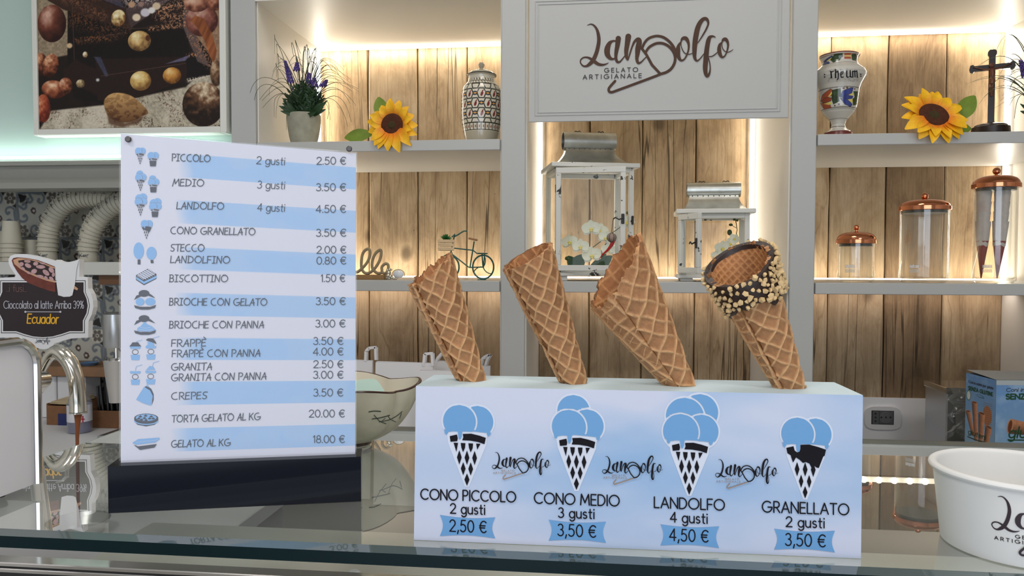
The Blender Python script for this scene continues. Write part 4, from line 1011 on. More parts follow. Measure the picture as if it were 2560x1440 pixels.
def cone_icon(fh, fb, fk, tip, s, kind, scoops, slope=0.04, mhalo=True):
    """the printed ice-cream symbol; local units of the study crop, y down from the tip; returns three meshes"""
    H, B, K = MB(), MB(), MB()
    T = lambda x, y: (tip[0]+s*x, tip[1]+s*(y+slope*x))
    TT = lambda pts: [T(*p) for p in pts]
    circ = {2: [(76, -465, 113, 'b'), (-54, -462, 117, 'f')], 3: [(-20, -565, 117, 'b'), (78, -465, 117, 'm'), (-54, -452, 122, 'f')],
            4: [(80, -600, 128, 'b'), (-30, -560, 137, 'b2'), (92, -462, 118, 'm'), (-60, -452, 127, 'f')]}[scoops]
    circ = {2: circ, 3: circ, 4: circ}[scoops]
    for n_, (cx, cy, r, _) in enumerate(circ):
        if mhalo: fill_fn(H, fh, TT(ell(cx, cy, r+13, n=36)))
    # scoops are cut where a nearer one overlaps, leaving the pale outline
    for n_, (cx, cy, r, _) in enumerate(circ):
        nearer = circ[n_+1:]; N_ = 48; rows = 26
        for j in range(rows):
            ya, yb_ = cy-r+2*r*j/rows, cy-r+2*r*(j+1)/rows; ym = (ya+yb_)/2
            if ym > -392: continue
            yb_ = min(yb_, -388+8*abs(cx)/100)
            def span(y):
                w = math.sqrt(max(0, r*r-(y-cy)**2)); segs = [(cx-w, cx+w)]
                for (ox, oy, orr, _) in nearer:
                    R2 = orr+13
                    if abs(y-oy) < R2:
                        ww = math.sqrt(R2*R2-(y-oy)**2); a_, b_ = ox-ww, ox+ww; new = []
                        for (u, v) in segs:
                            if b_ <= u or a_ >= v: new.append((u, v))
                            else:
                                if a_ > u: new.append((u, a_))
                                if b_ < v: new.append((b_, v))
                        segs = new
                return segs
            sa, sb, sm = span(ya+1e-3), span(yb_-1e-3), span(ym)
            if len(sa) == len(sb) == len(sm): prs = zip(sa, sb)
            else: prs = zip(sm, sm)
            for (u0, v0), (u1, v1) in prs:
                if v0-u0 < .5 and v1-u1 < .5: continue
                put2d(B, TT([(u0, ya), (v0, ya), (v1, yb_), (u1, yb_)]), [(0, 1, 2, 3)], fb)
    # rim of melting cream
    fill_fn(B, fb, TT([(-164, -400), (-150, -398), (-140, -390), (-136, -376), (-146, -362), (-158, -368)]))
    fill_fn(B, fb, TT([(164, -400), (172, -384), (162, -366), (150, -362), (142, -376), (148, -394)]))
    fill_fn(B, fb, TT([(-150, -402), (150, -402), (146, -386), (60, -392), (-20, -396), (-34, -388), (-38, -352), (-47, -332), (-57, -332), (-62, -352), (-66, -388), (-100, -388), (-146, -380)]))
    if kind == 'cone':
        fill_fn(K, fk, TT([(-124, -352), (-72, -366), (-66, -338), (-70, -318), (-118, -312)]))
        fill_fn(K, fk, TT([(-30, -372), (30, -376), (90, -364), (136, -350), (126, -304), (80, -318), (20, -326), (-34, -326), (-26, -348)]))
    if kind == 'dip':
        fill_fn(K, fk, TT([(-136, -358), (-84, -372), (-76, -342), (-58, -328), (-42, -334), (-34, -352), (-34, -384), (30, -388), (100, -372), (150, -356), (140, -312), (130, -306), (98, -222), (80, -226), (64, -238), (46, -222), (30, -252), (4, -262), (-16, -254), (-40, -276), (-66, -292), (-78, -270), (-88, -254), (-100, -290), (-104, -306), (-128, -320)]))
        rows = [(-208, 0, (-58, 0, 58), 52, 17), (-122, 0, (-29, 29), 48, 16), (-44, 0, (0,), 45, 17)]
    else:
        rows = []
        for x in (-80, -28, 27, 82):
            fill_fn(K, fk, TT([(x-17, -306), (x+17, -306), (x+14, -272), (x, -240), (x-12, -272)]) if x > -60 and x < 60 else TT([(x-16, -306), (x+16, -306), (x+8*(1 if x < 0 else -1)+6*(1 if x<0 else -1)*0, -262), (x+4*(1 if x < 0 else -1), -240)]))
        rows = [(-202, 0, (-55, 0, 55), 52, 17), (-122, 0, (-27, 27), 48, 17), (-44, 0, (0,), 45, 18)]
    if kind in ('cone', 'dip'):
        for (cy, _, xs, hh, hw) in rows:
            for x in xs: fill_fn(K, fk, TT([(x, cy-hh), (x+hw, cy), (x, cy+hh), (x-hw, cy)]))
        if mhalo: fill_fn(H, fh, TT([(-150, -400), (150, -400), (140, -300), (14, 8), (-14, 8), (-134, -300)]))
    if kind == 'cup':
        for a_, b_ in (((-124, -352), (-72, -366)), ):
            fill_fn(K, fk, TT([(-124, -352), (-72, -366), (-70, -330), (-118, -320)]))
        fill_fn(K, fk, TT([(-30, -372), (90, -364), (136, -350), (128, -320), (-34, -336)]))
        fill_fn(K, fk, TT([(-108, -290), (112, -290), (92, -120), (-88, -120)]))
        for x in range(-3, 4): fill_fn(H, fh, TT([(x*27-6, -266), (x*27+8, -266), (x*25+6, -150), (x*25-6, -150)]))
    return H, B, K
s_ = 1/2.879
ICN = [((1167.3, 1214.4), 'cone', 2), ((1441, 1224.8), 'cone', 3), ((1723, 1237), 'cone', 4), ((2013, 1246), 'dip', 2)]
for tip, kind, sc in ICN:
    H, B, K = cone_icon(f1, f2, f3, tip, s_, kind, sc)
    CB.part('icon_outline', H, M_halo, smooth=0); CB.part('icon_scoops', B, M_blue, smooth=0); CB.part('icon_cone', K, M_ink, smooth=0)
T_ = [('CONO PICCOLO', (1052, 1248), (1289, 1255.5), 25.5), ('2 gusti', (1126, 1283), (1212, 1286.5), 24), ('2,50 €', (1124.5, 1328), (1215, 1332), 28.5),
      ('CONO MEDIO', (1336, 1258), (1548, 1265.5), 26.5), ('3 gusti', (1396, 1293.5), (1485.5, 1297), 24), ('3,50 €', (1394.5, 1339), (1489, 1343.5), 29),
      ('LANDOLFO', (1636, 1269), (1811, 1276), 26.5), ('4 gusti', (1676, 1305), (1768.5, 1309), 24.5), ('4,50 €', (1674, 1351), (1770, 1355.5), 29),
      ('GRANELLATO', (1906, 1280), (2122, 1287.5), 27), ('2 gusti', (1965.5, 1316.5), (2061, 1320), 24.5), ('3,50 €', (1963.5, 1363.5), (2063, 1367.5), 30)]
for s, a, b_, cap in T_:
    mb = MB(); text_fn(mb, f3, s, a, b_, cap, 3.3 if s.isupper() and '€' not in s else 3.1, ls=0.2); CB.part('lettering', mb, M_ink, smooth=0)
for (l, r_, t0, t1, b0, b1) in ((1099.5, 1238, 1287.5, 1293.5, 1340, 1346), (1371.5, 1515, 1299.5, 1304.5, 1351.5, 1357), (1651, 1798, 1311, 1316, 1363.5, 1370), (1935.5, 2087.5, 1322, 1327, 1374, 1381)):
    pts = []
    for i in range(9): u = i/8; pts.append((l+(r_-l)*u, t0+(t1-t0)*u+math.sin(math.pi*u)*5))
    for i in range(1, 8): u = i/8; pts.append((r_-math.sin(math.pi*u)*8, t1+(b1-t1)*u))
    for i in range(9): u = i/8; pts.append((r_+(l-r_)*u, b1+(b0-b1)*u-math.sin(math.pi*u)*5))
    for i in range(1, 8): u = i/8; pts.append((l+math.sin(math.pi*u)*8, b0+(t0-b0)*u))
    mb = MB(); fill_fn(mb, f2, pts); CB.part('price_ribbon', mb, M_blue, smooth=0)
for x0, y0_, x1 in ((1229.8, 1167.5, 1376.5), (1505.3, 1179, 1657.5), (1788, 1188, 1945.5)):
    k = (x1-x0)/2514.0
    F = ((lambda x0, y0_, k: (lambda x, y: (x0+(x-125)*k, y0_+(y-820)*k*1.02+(x-125)*k*.046)))(x0, y0_, k), k)
    mb = MB(); logo(mb, f3, F); logo_lines(mb, f3, F, LOGO_BAR); CB.part('script_lettering', mb, M_ink, smooth=0)
    mb = MB(); logo_words(mb, f3, F, 12); logo_lines(mb, f3, F, LOGO_HANDLE+LOGO_HOOK); CB.part('gold_lettering', mb, M_gold, smooth=0)

# ------------------------------------------------------------------ waffle cones
M_waffle = vcol('waffle', 0.62, bump=0.35, bscale=700, noise=0.13, nscale=260, sub=0.0, spec=0.3)
def waffle_cone(name, label, base, bw, topc, tw, rimf, lean=0.0, grid=.0115, gang=None, turn=0.0, seam=200, bulge=0.0, ecc=0.0, seed=1, dark=1.0, bulge_dir=0.0, tilt=0.0, infine=1.0, ragk=1.0):
    """base/topc: photograph positions of the axis at the box top and at the rim; bw/tw widths there in pixels;
    rimf(angle) raises the rim (in metres along the axis); lean: how far the rim comes towards the viewer"""
    Bp = atZ(base[0], base[1], ZBX); m0 = pxsize(Bp)
    Tp = atY(topc[0], topc[1], Bp.y-lean); m1 = pxsize(Tp)
    ax = (Tp-Bp); L = ax.length; ax.normalize()
    e1 = ax.cross(Vector((0, 1, 0))).normalized(); e2 = ax.cross(e1).normalized()
    if e1.x < 0: e1 = -e1
    e2 = ax.cross(e1)
    if e2.y < 0: e2 = -e2                       # e1 to the right, e2 away from the viewer
    r0, r1 = bw*m0/2, tw*m1/2
    th = Thing(name, Bp, label, 'ice cream cone', 'sample cones standing in the display box')
    nt, nv = 210, 150; over = R(80); th0 = R(seam)
    TH = np.linspace(0, 2*math.pi+over, nt); V = np.linspace(0, 1, nv)
    rng = np.random.RandomState(seed); ph = rng.rand(6)*6
    tstart = -0.012/L
    _sa = max(0.12, math.sin(math.atan((r1-r0)/L)))
    if gang is None: gang = ((R(270)-th0) % (2*math.pi))*_sa-1.0+R(45)
    def surf(inner):
        ang = TH[None, :]+th0; rim = np.array([rimf(a) for a in (TH+th0)])[None, :]/L
        rag = ragk*0.0011*(np.sin(TH*9+ph[0])+np.sin(TH*17+ph[1])*.7+np.sin(TH*31+ph[2])*.5+np.sin(TH*53+ph[4])*.4)[None, :]/L
        t = tstart+(1+rim+rag-tstart)*V[:, None]
        r = r0+(r1-r0)*t+bulge*(np.clip(t, 0, 1)**1.5*np.clip(1.25-t, 0, 1))*(1+np.cos(ang-bulge_dir))*1.2
        slope_a = (r1-r0)/L; sa = max(0.12, math.sin(math.atan(slope_a)))
        rho = (r0/max(1e-4, slope_a))+t*L; phi = TH[None, :]*sa
        sx, sy = rho*np.cos(phi-1.0), rho*np.sin(phi-1.0)
        c, s = math.cos(gang), math.sin(gang); u = (sx*c+sy*s)/grid+turn; v = (-sx*s+sy*c)/grid+turn*.5
        u, v = (u*infine, v*infine) if inner else (u, v); wob = 0.05*np.sin(sx*240+ph[3])+0.05*np.sin(sy*260+ph[5])
        du = np.abs((u+wob) % 1-0.5)*grid; dv = np.abs((v+wob) % 1-0.5)*grid
        du = grid/2-du; dv = grid/2-dv
        if inner and infine > 1: du, dv = du/infine*1.5, dv/infine*1.5
        ridge = np.maximum(np.exp(-(du/.0011)**2), np.exp(-(dv/.0011)**2))
        spiral = 0.0016*np.clip((TH[None, :]-1.6*math.pi)/(0.5*math.pi), 0, 1)
        if inner: rr = r-.0022+spiral-0.0006*ridge
        else: rr = r+spiral+0.0019*ridge-0.0004
        rr = np.maximum(rr, .002)
        wob2 = 1+0.02*np.sin(2*ang+ph[0])+0.012*np.sin(3*ang+ph[1])
        ca = np.cos(ang)*wob2*(1+ecc); sa_ = np.sin(ang)*wob2*(1-ecc)
        P = np.array(tuple(Bp))+(t*L)[..., None]*np.array(tuple(ax))+(rr*ca)[..., None]*np.array(tuple(e1))+(rr*sa_)[..., None]*np.array(tuple(e2))
        return P, ridge, t+0*ridge, u, v
    Po, ro, to, u, v = surf(False); Pi, ri, ti, _, _ = surf(True)
    mb = MB(); mb.grid(Po); no = len(mb.v); mb.grid(Pi); H, W = Po.shape[:2]
    for i in range(W-1): mb.f.append(((H-1)*W+i, (H-1)*W+i+1, no+(H-1)*W+i+1, no+(H-1)*W+i))
    for j in range(H-1):
        mb.f.append((j*W, (j+1)*W, no+(j+1)*W, no+j*W)); mb.f.append((j*W+W-1, (j+1)*W+W-1, no+(j+1)*W+W-1, no+j*W+W-1))
    ridc = np.array(hexc(208, 164, 118))*dark; celc = np.array(hexc(166, 120, 82))*dark
    cellr = (np.sin(np.floor(u)*12.9898+np.floor(v)*78.233)*43758.5453) % 1
    def col(rg, t, inner):
        k = rg[..., None]; c = celc*(0.86+0.26*cellr[..., None])*(1-k)+ridc*k
        toast = np.clip((t-0.82)*2.2, 0, 1)[..., None]*0.28
        c = c*(1-toast)+np.array(hexc(190, 116, 62))*toast
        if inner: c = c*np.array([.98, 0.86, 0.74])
        return c.reshape(-1, 3)
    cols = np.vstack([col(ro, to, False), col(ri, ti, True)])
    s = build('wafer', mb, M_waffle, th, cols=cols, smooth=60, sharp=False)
    return th, dict(Bp=Bp, ax=ax, e1=e1, e2=e2, L=L, r0=r0, r1=r1)
def rim1(a):   # low on the left, high at the back right
    return .010*math.cos(a-R(35))+.004*math.sin(a)
waffle_cone('sample_cone', 'smallest waffle cone, leftmost of four, over the first price', (1182, 950), 60, (1076, 676), 122, lambda a: .0065*math.cos(a-R(-10))+.006*math.sin(a), lean=.006, seam=150, seed=1, turn=.3)
waffle_cone('sample_cone', 'straight smooth-rimmed waffle cone, second from left in the box', (1438, 957), 56, (1319, 640), 128, lambda a: .003*math.cos(a)+.0045*math.sin(a), lean=.008, ragk=.2, seam=130, seed=2, turn=.1, dark=.94)
waffle_cone('sample_cone', 'widest waffle cone with ragged flared wrap, third in the box', (1706, 962), 60, (1537, 682), 186, lambda a: .018*math.cos(a-R(10))+.004*math.sin(a), lean=.004, seam=170, seed=3, turn=.7, grid=.0125, bulge=.003, bulge_dir=math.pi)
th4, g4 = waffle_cone('sample_cone', 'waffle cone dipped in dark chocolate and chopped nuts', (1979, 968), 64, (1847, 662), 160, lambda a: .003*math.cos(a)+.0110*math.sin(a), lean=.010, infine=2.2, seam=150, seed=4, turn=.5, dark=.98)
# chocolate collar and nuts of the fourth cone
M_choc = mat('dark_chocolate', hexc(44, 27, 21), 0.45, coat=0.0, bump=0.4, bscale=120)
def c4(t, a, r_off):
    g = g4; r = g['r0']+(g['r1']-g['r0'])*t+r_off
    return g['Bp']+g['ax']*(t*g['L'])+g['e1']*(r*math.cos(a))+g['e2']*(r*math.sin(a))
def rim4(a): return (.003*math.cos(a)+.0110*math.sin(a))/g4['L']
nt, nv = 120, 26; P = np.zeros((nv, nt+1, 3)); Q = np.zeros((nv, nt+1, 3))
for i in range(nt+1):
    a = 2*math.pi*i/nt; lo = 0.70+.025*math.sin(3*a+1)+.015*math.sin(7*a)+.010*math.sin(13*a); hi = 1+rim4(a)+.006
    for j in range(nv):
        u = j/(nv-1); t = lo+(hi-lo)*u; o_ = .0032+.0012*math.sin(u*math.pi)**.5-(.0016 if j == 0 else 0)
        P[j, i] = c4(t, a, o_)
        Q[j, i] = c4(hi-(hi-lo)*u*0.10, a, .0032-.0058*min(1, u*6))
mb = MB(); mb.grid(P); n0 = len(mb.v); mb.grid(Q)
th4.part('chocolate_coating', mb, M_choc, sharp=False)
M_nut = mat('chopped_hazelnut', hexc(226, 194, 142), 0.55, noise=0.12, nscale=150, bump=.3, bscale=300)
rn = random.Random(11); protos = []
for k in range(5):
    mb = MB(); bmx = bmesh.new(); bmesh.ops.create_icosphere(bmx, subdivisions=1, radius=1.0)
    for v in bmx.verts:
        v.co *= 1+rn.uniform(-.25, .22); 
        if v.co.x > .55: v.co.x = .55+rn.uniform(-.06, .06)
        if v.co.z < -.5: v.co.z = -.5
    mb.v = [tuple(v.co) for v in bmx.verts]; mb.f = [tuple(v.index for v in f.verts) for f in bmx.faces]; bmx.free()
    me = bpy.data.meshes.new('chopped_nut'); me.from_pydata(mb.v, [], mb.f); me.materials.append(M_nut)
    me.polygons.foreach_set('use_smooth', [True]*len(me.polygons)); me.set_sharp_from_angle(angle=R(40)); protos.append(me)
cnt = 0; placed = []
for k in range(4000):
    a = rn.uniform(0, 2*math.pi)
    lo = 0.715+.025*math.sin(3*a+1)+.015*math.sin(7*a); hi = 1+rim4(a)+.004
    t = rn.uniform(lo, hi); p = c4(t, a, .0056)
    # denser on the right-hand side
    dens = 1.0 if math.cos(a) > 0.2 else 0.62
    if any((p-q_).length < (.0037 if dens == 1.0 else .0046) for q_ in placed): continue
    placed.append(p); o = bpy.data.objects.new('chopped_nut', protos[rn.randrange(5)]); COL.objects.link(o); o.parent = th4.o
    o.location = p-th4.loc; s = rn.uniform(.0021, .0032); o.scale = (s*rn.uniform(.8, 1.35), s*rn.uniform(.7, 1.0), s*rn.uniform(.75, 1.05)); o.rotation_euler = (rn.uniform(0, 6), rn.uniform(0, 6), rn.uniform(0, 6))
    cnt += 1
    if cnt >= 290: break
for k in range(8):
    a = rn.uniform(0, 6.28)

# ------------------------------------------------------------------ menu stand
NA, NB = atZ(271, 1284, GZ), atZ(903, 1254, GZ)
PLM = vplane(NA, NB)
zb = (PLM.hit(272, 1167).z+PLM.hit(905, 1142).z)/2
nin2 = -PLM.n; MW = 0.035
ST = Thing('menu_stand', (NA+NB)/2+nin2*MW/2, 'clear acrylic menu stand on black block, listing flavours and prices', 'menu')
A0 = Vector((NA.x, NA.y, GZ+.0003)); B0_ = Vector((NB.x, NB.y, GZ+.0003)); up = Vector((0, 0, zb-GZ))
mb = MB(); q = [A0, B0_, B0_+nin2*MW, A0+nin2*MW]; mb.add(q+[p+up for p in q], [(0, 3, 2, 1), (4, 5, 6, 7), (0, 1, 5, 4), (1, 2, 6, 5), (2, 3, 7, 6), (3, 0, 4, 7)])
ST.part('base_block', mb, M_black, smooth=0)
# the acrylic sheet stands a third of the way back on the block
PLS = Plane3(A0+nin2*.012, PLM.n)
c00, c10, c11, c01 = PLS.hit(299, 331), PLS.hit(893, 381), PLS.hit(891, 1147), PLS.hit(299, 1170)
zlow = zb-.0
c11 = Vector((c11.x, c11.y, zlow)); c01 = Vector((c01.x, c01.y, zlow))
n_ = PLS.n; t_ = .0018
mb = MB(); vs = [c01, c11, c10, c00]; vs = [v+n_*t_ for v in vs]+[v-n_*t_*1.6 for v in vs]
mb.add(vs, [(0, 1, 2, 3), (0, 4, 5, 1), (1, 5, 6, 2), (2, 6, 7, 3), (3, 7, 4, 0), (7, 6, 5, 4)])
ST.part('acrylic_sheet', mb, pane_mat('acrylic', (0.985, 0.99, 1.0), 0.8), smooth=0)
cv = Canvas(595, 832, 0.55, rgb(214, 214, 226))
cl = fnoise(cv.X, cv.Y, 80, 4, 71)
bands = [(38, 97, 1), (156, 215, 1), (275, 333, 1), (393, 450, 1), (508, 565, 1), (622, 682, 1), (742, 802, 1)]
for y0_, y1_, _ in bands:
    xs = 150-34*cl
    a = np.clip((cv.X-xs)/46, 0, 1)*np.clip((cv.Y-y0_)+.5, 0, 1)*np.clip((y1_-cv.Y)+.5, 0, 1)
    blue = np.array(rgb(146, 184, 226))*(1-cl[..., None]*.5)+np.array(rgb(178, 204, 236))*cl[..., None]*.5
    a = a*(0.82+.18*np.clip((cl-.4)*5, 0, 1)); cv.img = cv.img*(1-a[..., None])+blue*a[..., None]
s00, s10, s11, s01 = PLS.hit(302, 334), PLS.hit(890, 384), PLS.hit(888, 1141), PLS.hit(302, 1163)
canvas_part('menu_sheet', cv, quad_fn(s00, s10, s11, s01), vcol('menu_print', 0.55, spec=0.3), ST, smooth=0)
mb = MB()
mb.add([v-n_*.0004 for v in (s01, s11, s10, s00)], [(3, 2, 1, 0)]); ST.part('backing_sheet', mb, M_whitep, smooth=0)
for px_, py_ in ((320, 348), (873, 372)):
    c = PLS.hit(px_, py_, t_+.0006); mq = n_.to_track_quat('Z', 'Y').to_matrix().to_4x4()
    mb = MB().lathe([(.0001, .0012), (.0022, .0012), (.0028, .0006), (.0030, 0), (.0030, -.0006)], c, 20, mq)
    ST.part('screw', mb, mat('pin_grey', (.10, .09, .09), .4, metal=.5))
g1, g2, g3 = on_plane(PLS, .0003), on_plane(PLS, .0005), on_plane(PLS, .0007)
M_pen = mat('pen_ink', (0.015, 0.02, 0.035), 0.6)
MENU = [('PICCOLO', (429.5, 402), (525, 405)), ('MEDIO', (431, 464.5), (509, 466)), ('LANDOLFO', (441.5, 522.5), (559, 524)), ('CONO GRANELLATO', (426, 584.5), (637.3, 588)),
        ('STECCO', (426, 628), (510, 628.5)), ('LANDOLFINO', (426, 657), (574, 658.5)), ('BISCOTTINO', (423, 704.5), (569, 705)), ('BRIOCHE CON GELATO', (422.7, 763), (667, 764)),
        ('BRIOCHE CON PANNA', (422.7, 820.5), (659, 820)), ('FRAPPÈ', (428.5, 866.5), (514, 865.5)), ('FRAPPÈ CON PANNA', (430, 892.5), (650, 891)), ('GRANITA', (427.7, 926), (529, 924.5)),
        ('GRANITA CON PANNA', (427.7, 952.5), (665, 948.5)), ('CREPES', (427.7, 999), (516.7, 997)), ('TORTA GELATO AL KG', (429, 1056), (650, 1049.5)), ('GELATO AL KG', (427.7, 1118.5), (575, 1114.5))]
for s, a, b_ in MENU:
    mb = MB(); text_fn(mb, g2, s, a, b_, 17.2, 2.0, GH, ls=.16, slant=.06); ST.part('lettering', mb, M_pen, smooth=0)
for s, a, b_ in (('2 gusti', (641, 409.5), (711, 412.5)), ('3 gusti', (643, 470.5), (711, 472.5)), ('4 gusti', (643, 527), (711, 529))):
    mb = MB(); text_fn(mb, g2, s, a, b_, 18.5, 1.85, GL, ls=.17, slant=.1); ST.part('lettering', mb, M_pen, smooth=0)
for s, x0, x1, y in (('2.50 €', 792, 864, 411), ('3.50 €', 790.7, 864, 477), ('4.50 €', 790, 864, 531.5), ('3.50 €', 790.7, 864.5, 591), ('2.00 €', 792, 864.5, 633.5), ('0.80 €', 792, 864.5, 660.5), ('1.50 €', 803, 862, 704.5),
                     ('3.50 €', 790, 863, 762), ('3.00 €', 789, 862.5, 818), ('3.50 €', 783.5, 857.5, 861.5), ('4.00 €', 783, 857.5, 888), ('2.50 €', 784, 857.5, 919.5), ('3.00 €', 783.5, 857.5, 946), ('3.50 €', 784, 857, 990.5), ('20.00 €', 773, 861, 1043), ('18.00 €', 783.5, 861, 1107)):
    mb = MB(); text_fn(mb, g2, s, (x0, y), (x1, y-.3), 18, 2.1, GL, ls=.17); ST.part('lettering', mb, M_pen, smooth=0)
# menu symbols
M_mblue = mat('menu_blue', hexc(122, 172, 222), 0.5); M_mink = mat('menu_dark', (0.018, 0.018, 0.035), 0.5); M_mhalo = mat('menu_pale', hexc(206, 210, 226), 0.5)
def sym(H, B, K):
    for m_, nm, mt in ((H, 'symbol_pale', M_mhalo), (B, 'symbol_blue', M_mblue), (K, 'symbol_dark', M_mink)):
        if m_.v: ST.part(nm, m_, mt, smooth=0)
for tip, kind, sc, s in (((350, 411), 'cone', 2, .073), ((351, 478), 'cone', 3, .076), ((351, 540), 'cone', 4, .078), ((366, 598), 'dip', 2, .083), ((382, 425), 'cup', 2, .078), ((383, 490), 'cup', 3, .076), ((387, 552), 'cup', 4, .078)):
    H, B, K = cone_icon(g1, g2, g3, tip, s, kind, sc, 0.0, False); sym(H, B, K)
def P2(lst, fn, m_): fill_fn(m_, fn, lst)
B, K, H = MB(), MB(), MB()
P2(ell(346.5, 627, 12.8, 21), g2, B); P2(ell(378.5, 633, 12.5, 16), g2, B); P2([(344, 649), (351, 649), (351, 661), (344, 661)], g2, K); P2([(376, 650), (383, 650), (384, 658), (377, 658)], g2, K); sym(H, B, K)
B, K, H = MB(), MB(), MB()                                           # biscuit sandwich
P2([(340, 688), (369, 672), (391, 685), (391, 697), (360, 713), (340, 700)], g1, K); P2([(341, 692), (360, 704), (391, 689), (391, 695), (360, 710), (341, 698)], g2, B)
for i in range(1, 6):
    u = i/6
    for (a, b_) in (((340+20*u, 688+12*u), (369+22*u, 672+13*u)), ((340+29*u, 688-16*u), (360+31*u, 700-15*u))):
        vs, fs = ribbon2d([a, b_], 1.8); put2d(H, vs, fs, g3)
sym(H, B, K)
for yy, cream in ((0, 0), (63, 1)):                                  # brioches
    B, K, H = MB(), MB(), MB()
    P2([(335, 750+yy), (341, 739+yy), (352, 735+yy), (364, 731+yy), (377, 736+yy), (388, 745+yy), (384, 744+yy), (370, 739+yy), (352, 741+yy), (340, 747+yy)], g2, K)
    P2(ell(360, 733.5+yy, 13.5, 8.5), g2, K)
    P2([(335, 763+yy), (350, 767+yy), (376, 767+yy), (390, 762+yy), (387, 770+yy), (372, 774+yy), (352, 774+yy), (338, 770+yy)], g3, K)
    if not cream: P2(ell(350, 754.5+yy, 10.8, 9.5), g2, B); P2(ell(375.5, 754+yy, 12.5, 9.5), g2, B)
    else:
        P2([(342, 764+yy), (344, 757+yy), (352, 752+yy), (358, 745+yy), (362, 741+yy), (368, 748+yy), (378, 752+yy), (387, 760+yy), (387, 764+yy), (365, 766+yy)], g2, B)
        for q_ in ((346, 760, 382, 760), (350, 755, 376, 755)): vs, fs = ribbon2d([(q_[0], q_[1]+yy), ((q_[0]+q_[2])/2, q_[1]+3+yy), (q_[2], q_[3]+yy)], .9); put2d(H, vs, fs, g3)
    sym(H, B, K)
for (cx, cy, lid) in ((338, 862, 1), (377, 861, 2), (338, 924, 0), (376.5, 923, 3)):   # lidded drinks
    B, K, H = MB(), MB(), MB()
    P2([(cx-13, cy+8), (cx-11, cy+10), (cx+11, cy+10), (cx+13, cy+8), (cx+13, cy+4), (cx-13, cy+4)], g2, B)
    P2([(cx-11.5, cy+25), (cx+11.5, cy+25), (cx+9.5, cy+38), (cx-9.5, cy+38)], g2, B)
    vs, fs = ribbon2d(ell(cx, cy+18, 7.5, 6)+[(cx+7.5, cy+18)], 1.3); put2d(K, vs, fs, g2)
    ox, oy = (4, -8) if lid in (2, 3) else (0, 0)
    vs, fs = ribbon2d([(cx+ox, cy+2+oy), (cx+3+ox, cy-8+oy), (cx+17+ox, cy-12+oy)], 1.2); put2d(B, vs, fs, g2)
    if lid == 1: P2([(cx-15, cy+4), (cx+15, cy+4), (cx+11, cy), (cx+7, cy-6), (cx-7, cy-6), (cx-11, cy)], g3, K)
    if lid == 2: P2([(cx-12, cy-12), (cx-7, cy-15), (cx+5, cy-15), (cx+11, cy-8), (cx+14, cy-1), (cx+2, cy-6), (cx-10, cy-9)], g3, K); P2([(cx-12, cy+4), (cx-6, cy-2), (cx-10, cy-4), (cx-2, cy-8), (cx+6, cy-3), (cx+9, cy+4)], g2, B)
    if lid == 3: P2([(cx-12, cy+2), (cx-6, cy-4), (cx-3, cy-8), (cx+5, cy-7), (cx+12, cy+1)], g2, B)
    sym(H, B, K)
B, K, H = MB(), MB(), MB()                                           # crepe
P2([(340, 999), (360, 967), (375, 976), (382, 990), (377, 1014), (358, 1008)], g2, B); P2([(361, 967), (368, 965), (378, 972), (384, 985), (384, 1000), (379, 1014), (382, 992), (375, 977)], g1, K); P2([(364, 965), (368, 962), (374, 969)], g2, B); sym(H, B, K)
B, K, H = MB(), MB(), MB()                                           # cake
P2(ell(365.5, 1045, 30, 11)+[], g1, K); P2([(335.5, 1045), (395.5, 1045), (395.5, 1054), (386, 1062), (365, 1066), (344, 1062), (335.5, 1054)], g1, K)
P2(ell(365.5, 1044, 26, 8.5), g2, B); vs, fs = ribbon2d(ell(365.5, 1051, 29.5, 10, 10, 170, 16), 2.6); put2d(B, vs, fs, g2)
for dx, dy in ((-14, -3), (-1, -5), (13, -3), (-18, 2), (-4, 1), (9, 2), (18, 2), (0, 6), (-11, 5)): P2([(365+dx-5, 1044+dy+1), (365+dx, 1044+dy-3), (365+dx+5, 1044+dy+1), (365+dx, 1044+dy+3)], g3, K)
sym(H, B, K)
B, K, H = MB(), MB(), MB()                                           # tub
P2([(330.5, 1107), (345, 1098), (398, 1094), (399, 1098), (388, 1106), (340, 1112)], g2, B); P2([(334, 1112), (345, 1116), (392, 1110), (386, 1119), (350, 1125)], g3, K); vs, fs = ribbon2d([(340, 1106), (388, 1101), (396, 1096)], .8); put2d(H, vs, fs, g3); sym(H, B, K)

# ------------------------------------------------------------------ large paper cup, right foreground
def zplane_r(px, py): return atZ(px, py, GZ)
cd = 0.655                                                         # distance of the cup's axis from the eye, along the view
Pl = EYE+ray(2352, 1170)*cd
cl_rad = 0.0685
Cx = (EYE+ray(2352, 1165)*cd)+CR*cl_rad
cup_c = Vector((Cx.x, Cx.y, GZ+.0004))
ztop = (EYE+ray(2352, 1168)*cd).z
Hc = ztop-GZ; rt, rb = cl_rad, cl_rad*0.865
PC = Thing('paper_tub', cup_c, 'large empty white paper tub with black script name', 'paper tub')
prof = [(rb-.004, .004), (rb-.001, 0.0), (rb, .0006), (rt-.0022, Hc-.004)]
rimp = [(rt-.0022+.0036*math.cos(R(a)), Hc-.0026+.0030*math.sin(R(a))) for a in (-60, -30, 0, 30, 60, 90, 120, 150, 180)]
inner = [(rt-.0060, Hc-.004), (rb-.0040, .006), (.0001, .006)]
PC.part('cup_wall', MB().lathe(prof+rimp+inner, cup_c, 96, cap=False), mat('tub_paper', (0.80, 0.80, 0.79), 0.42, spec=0.35))
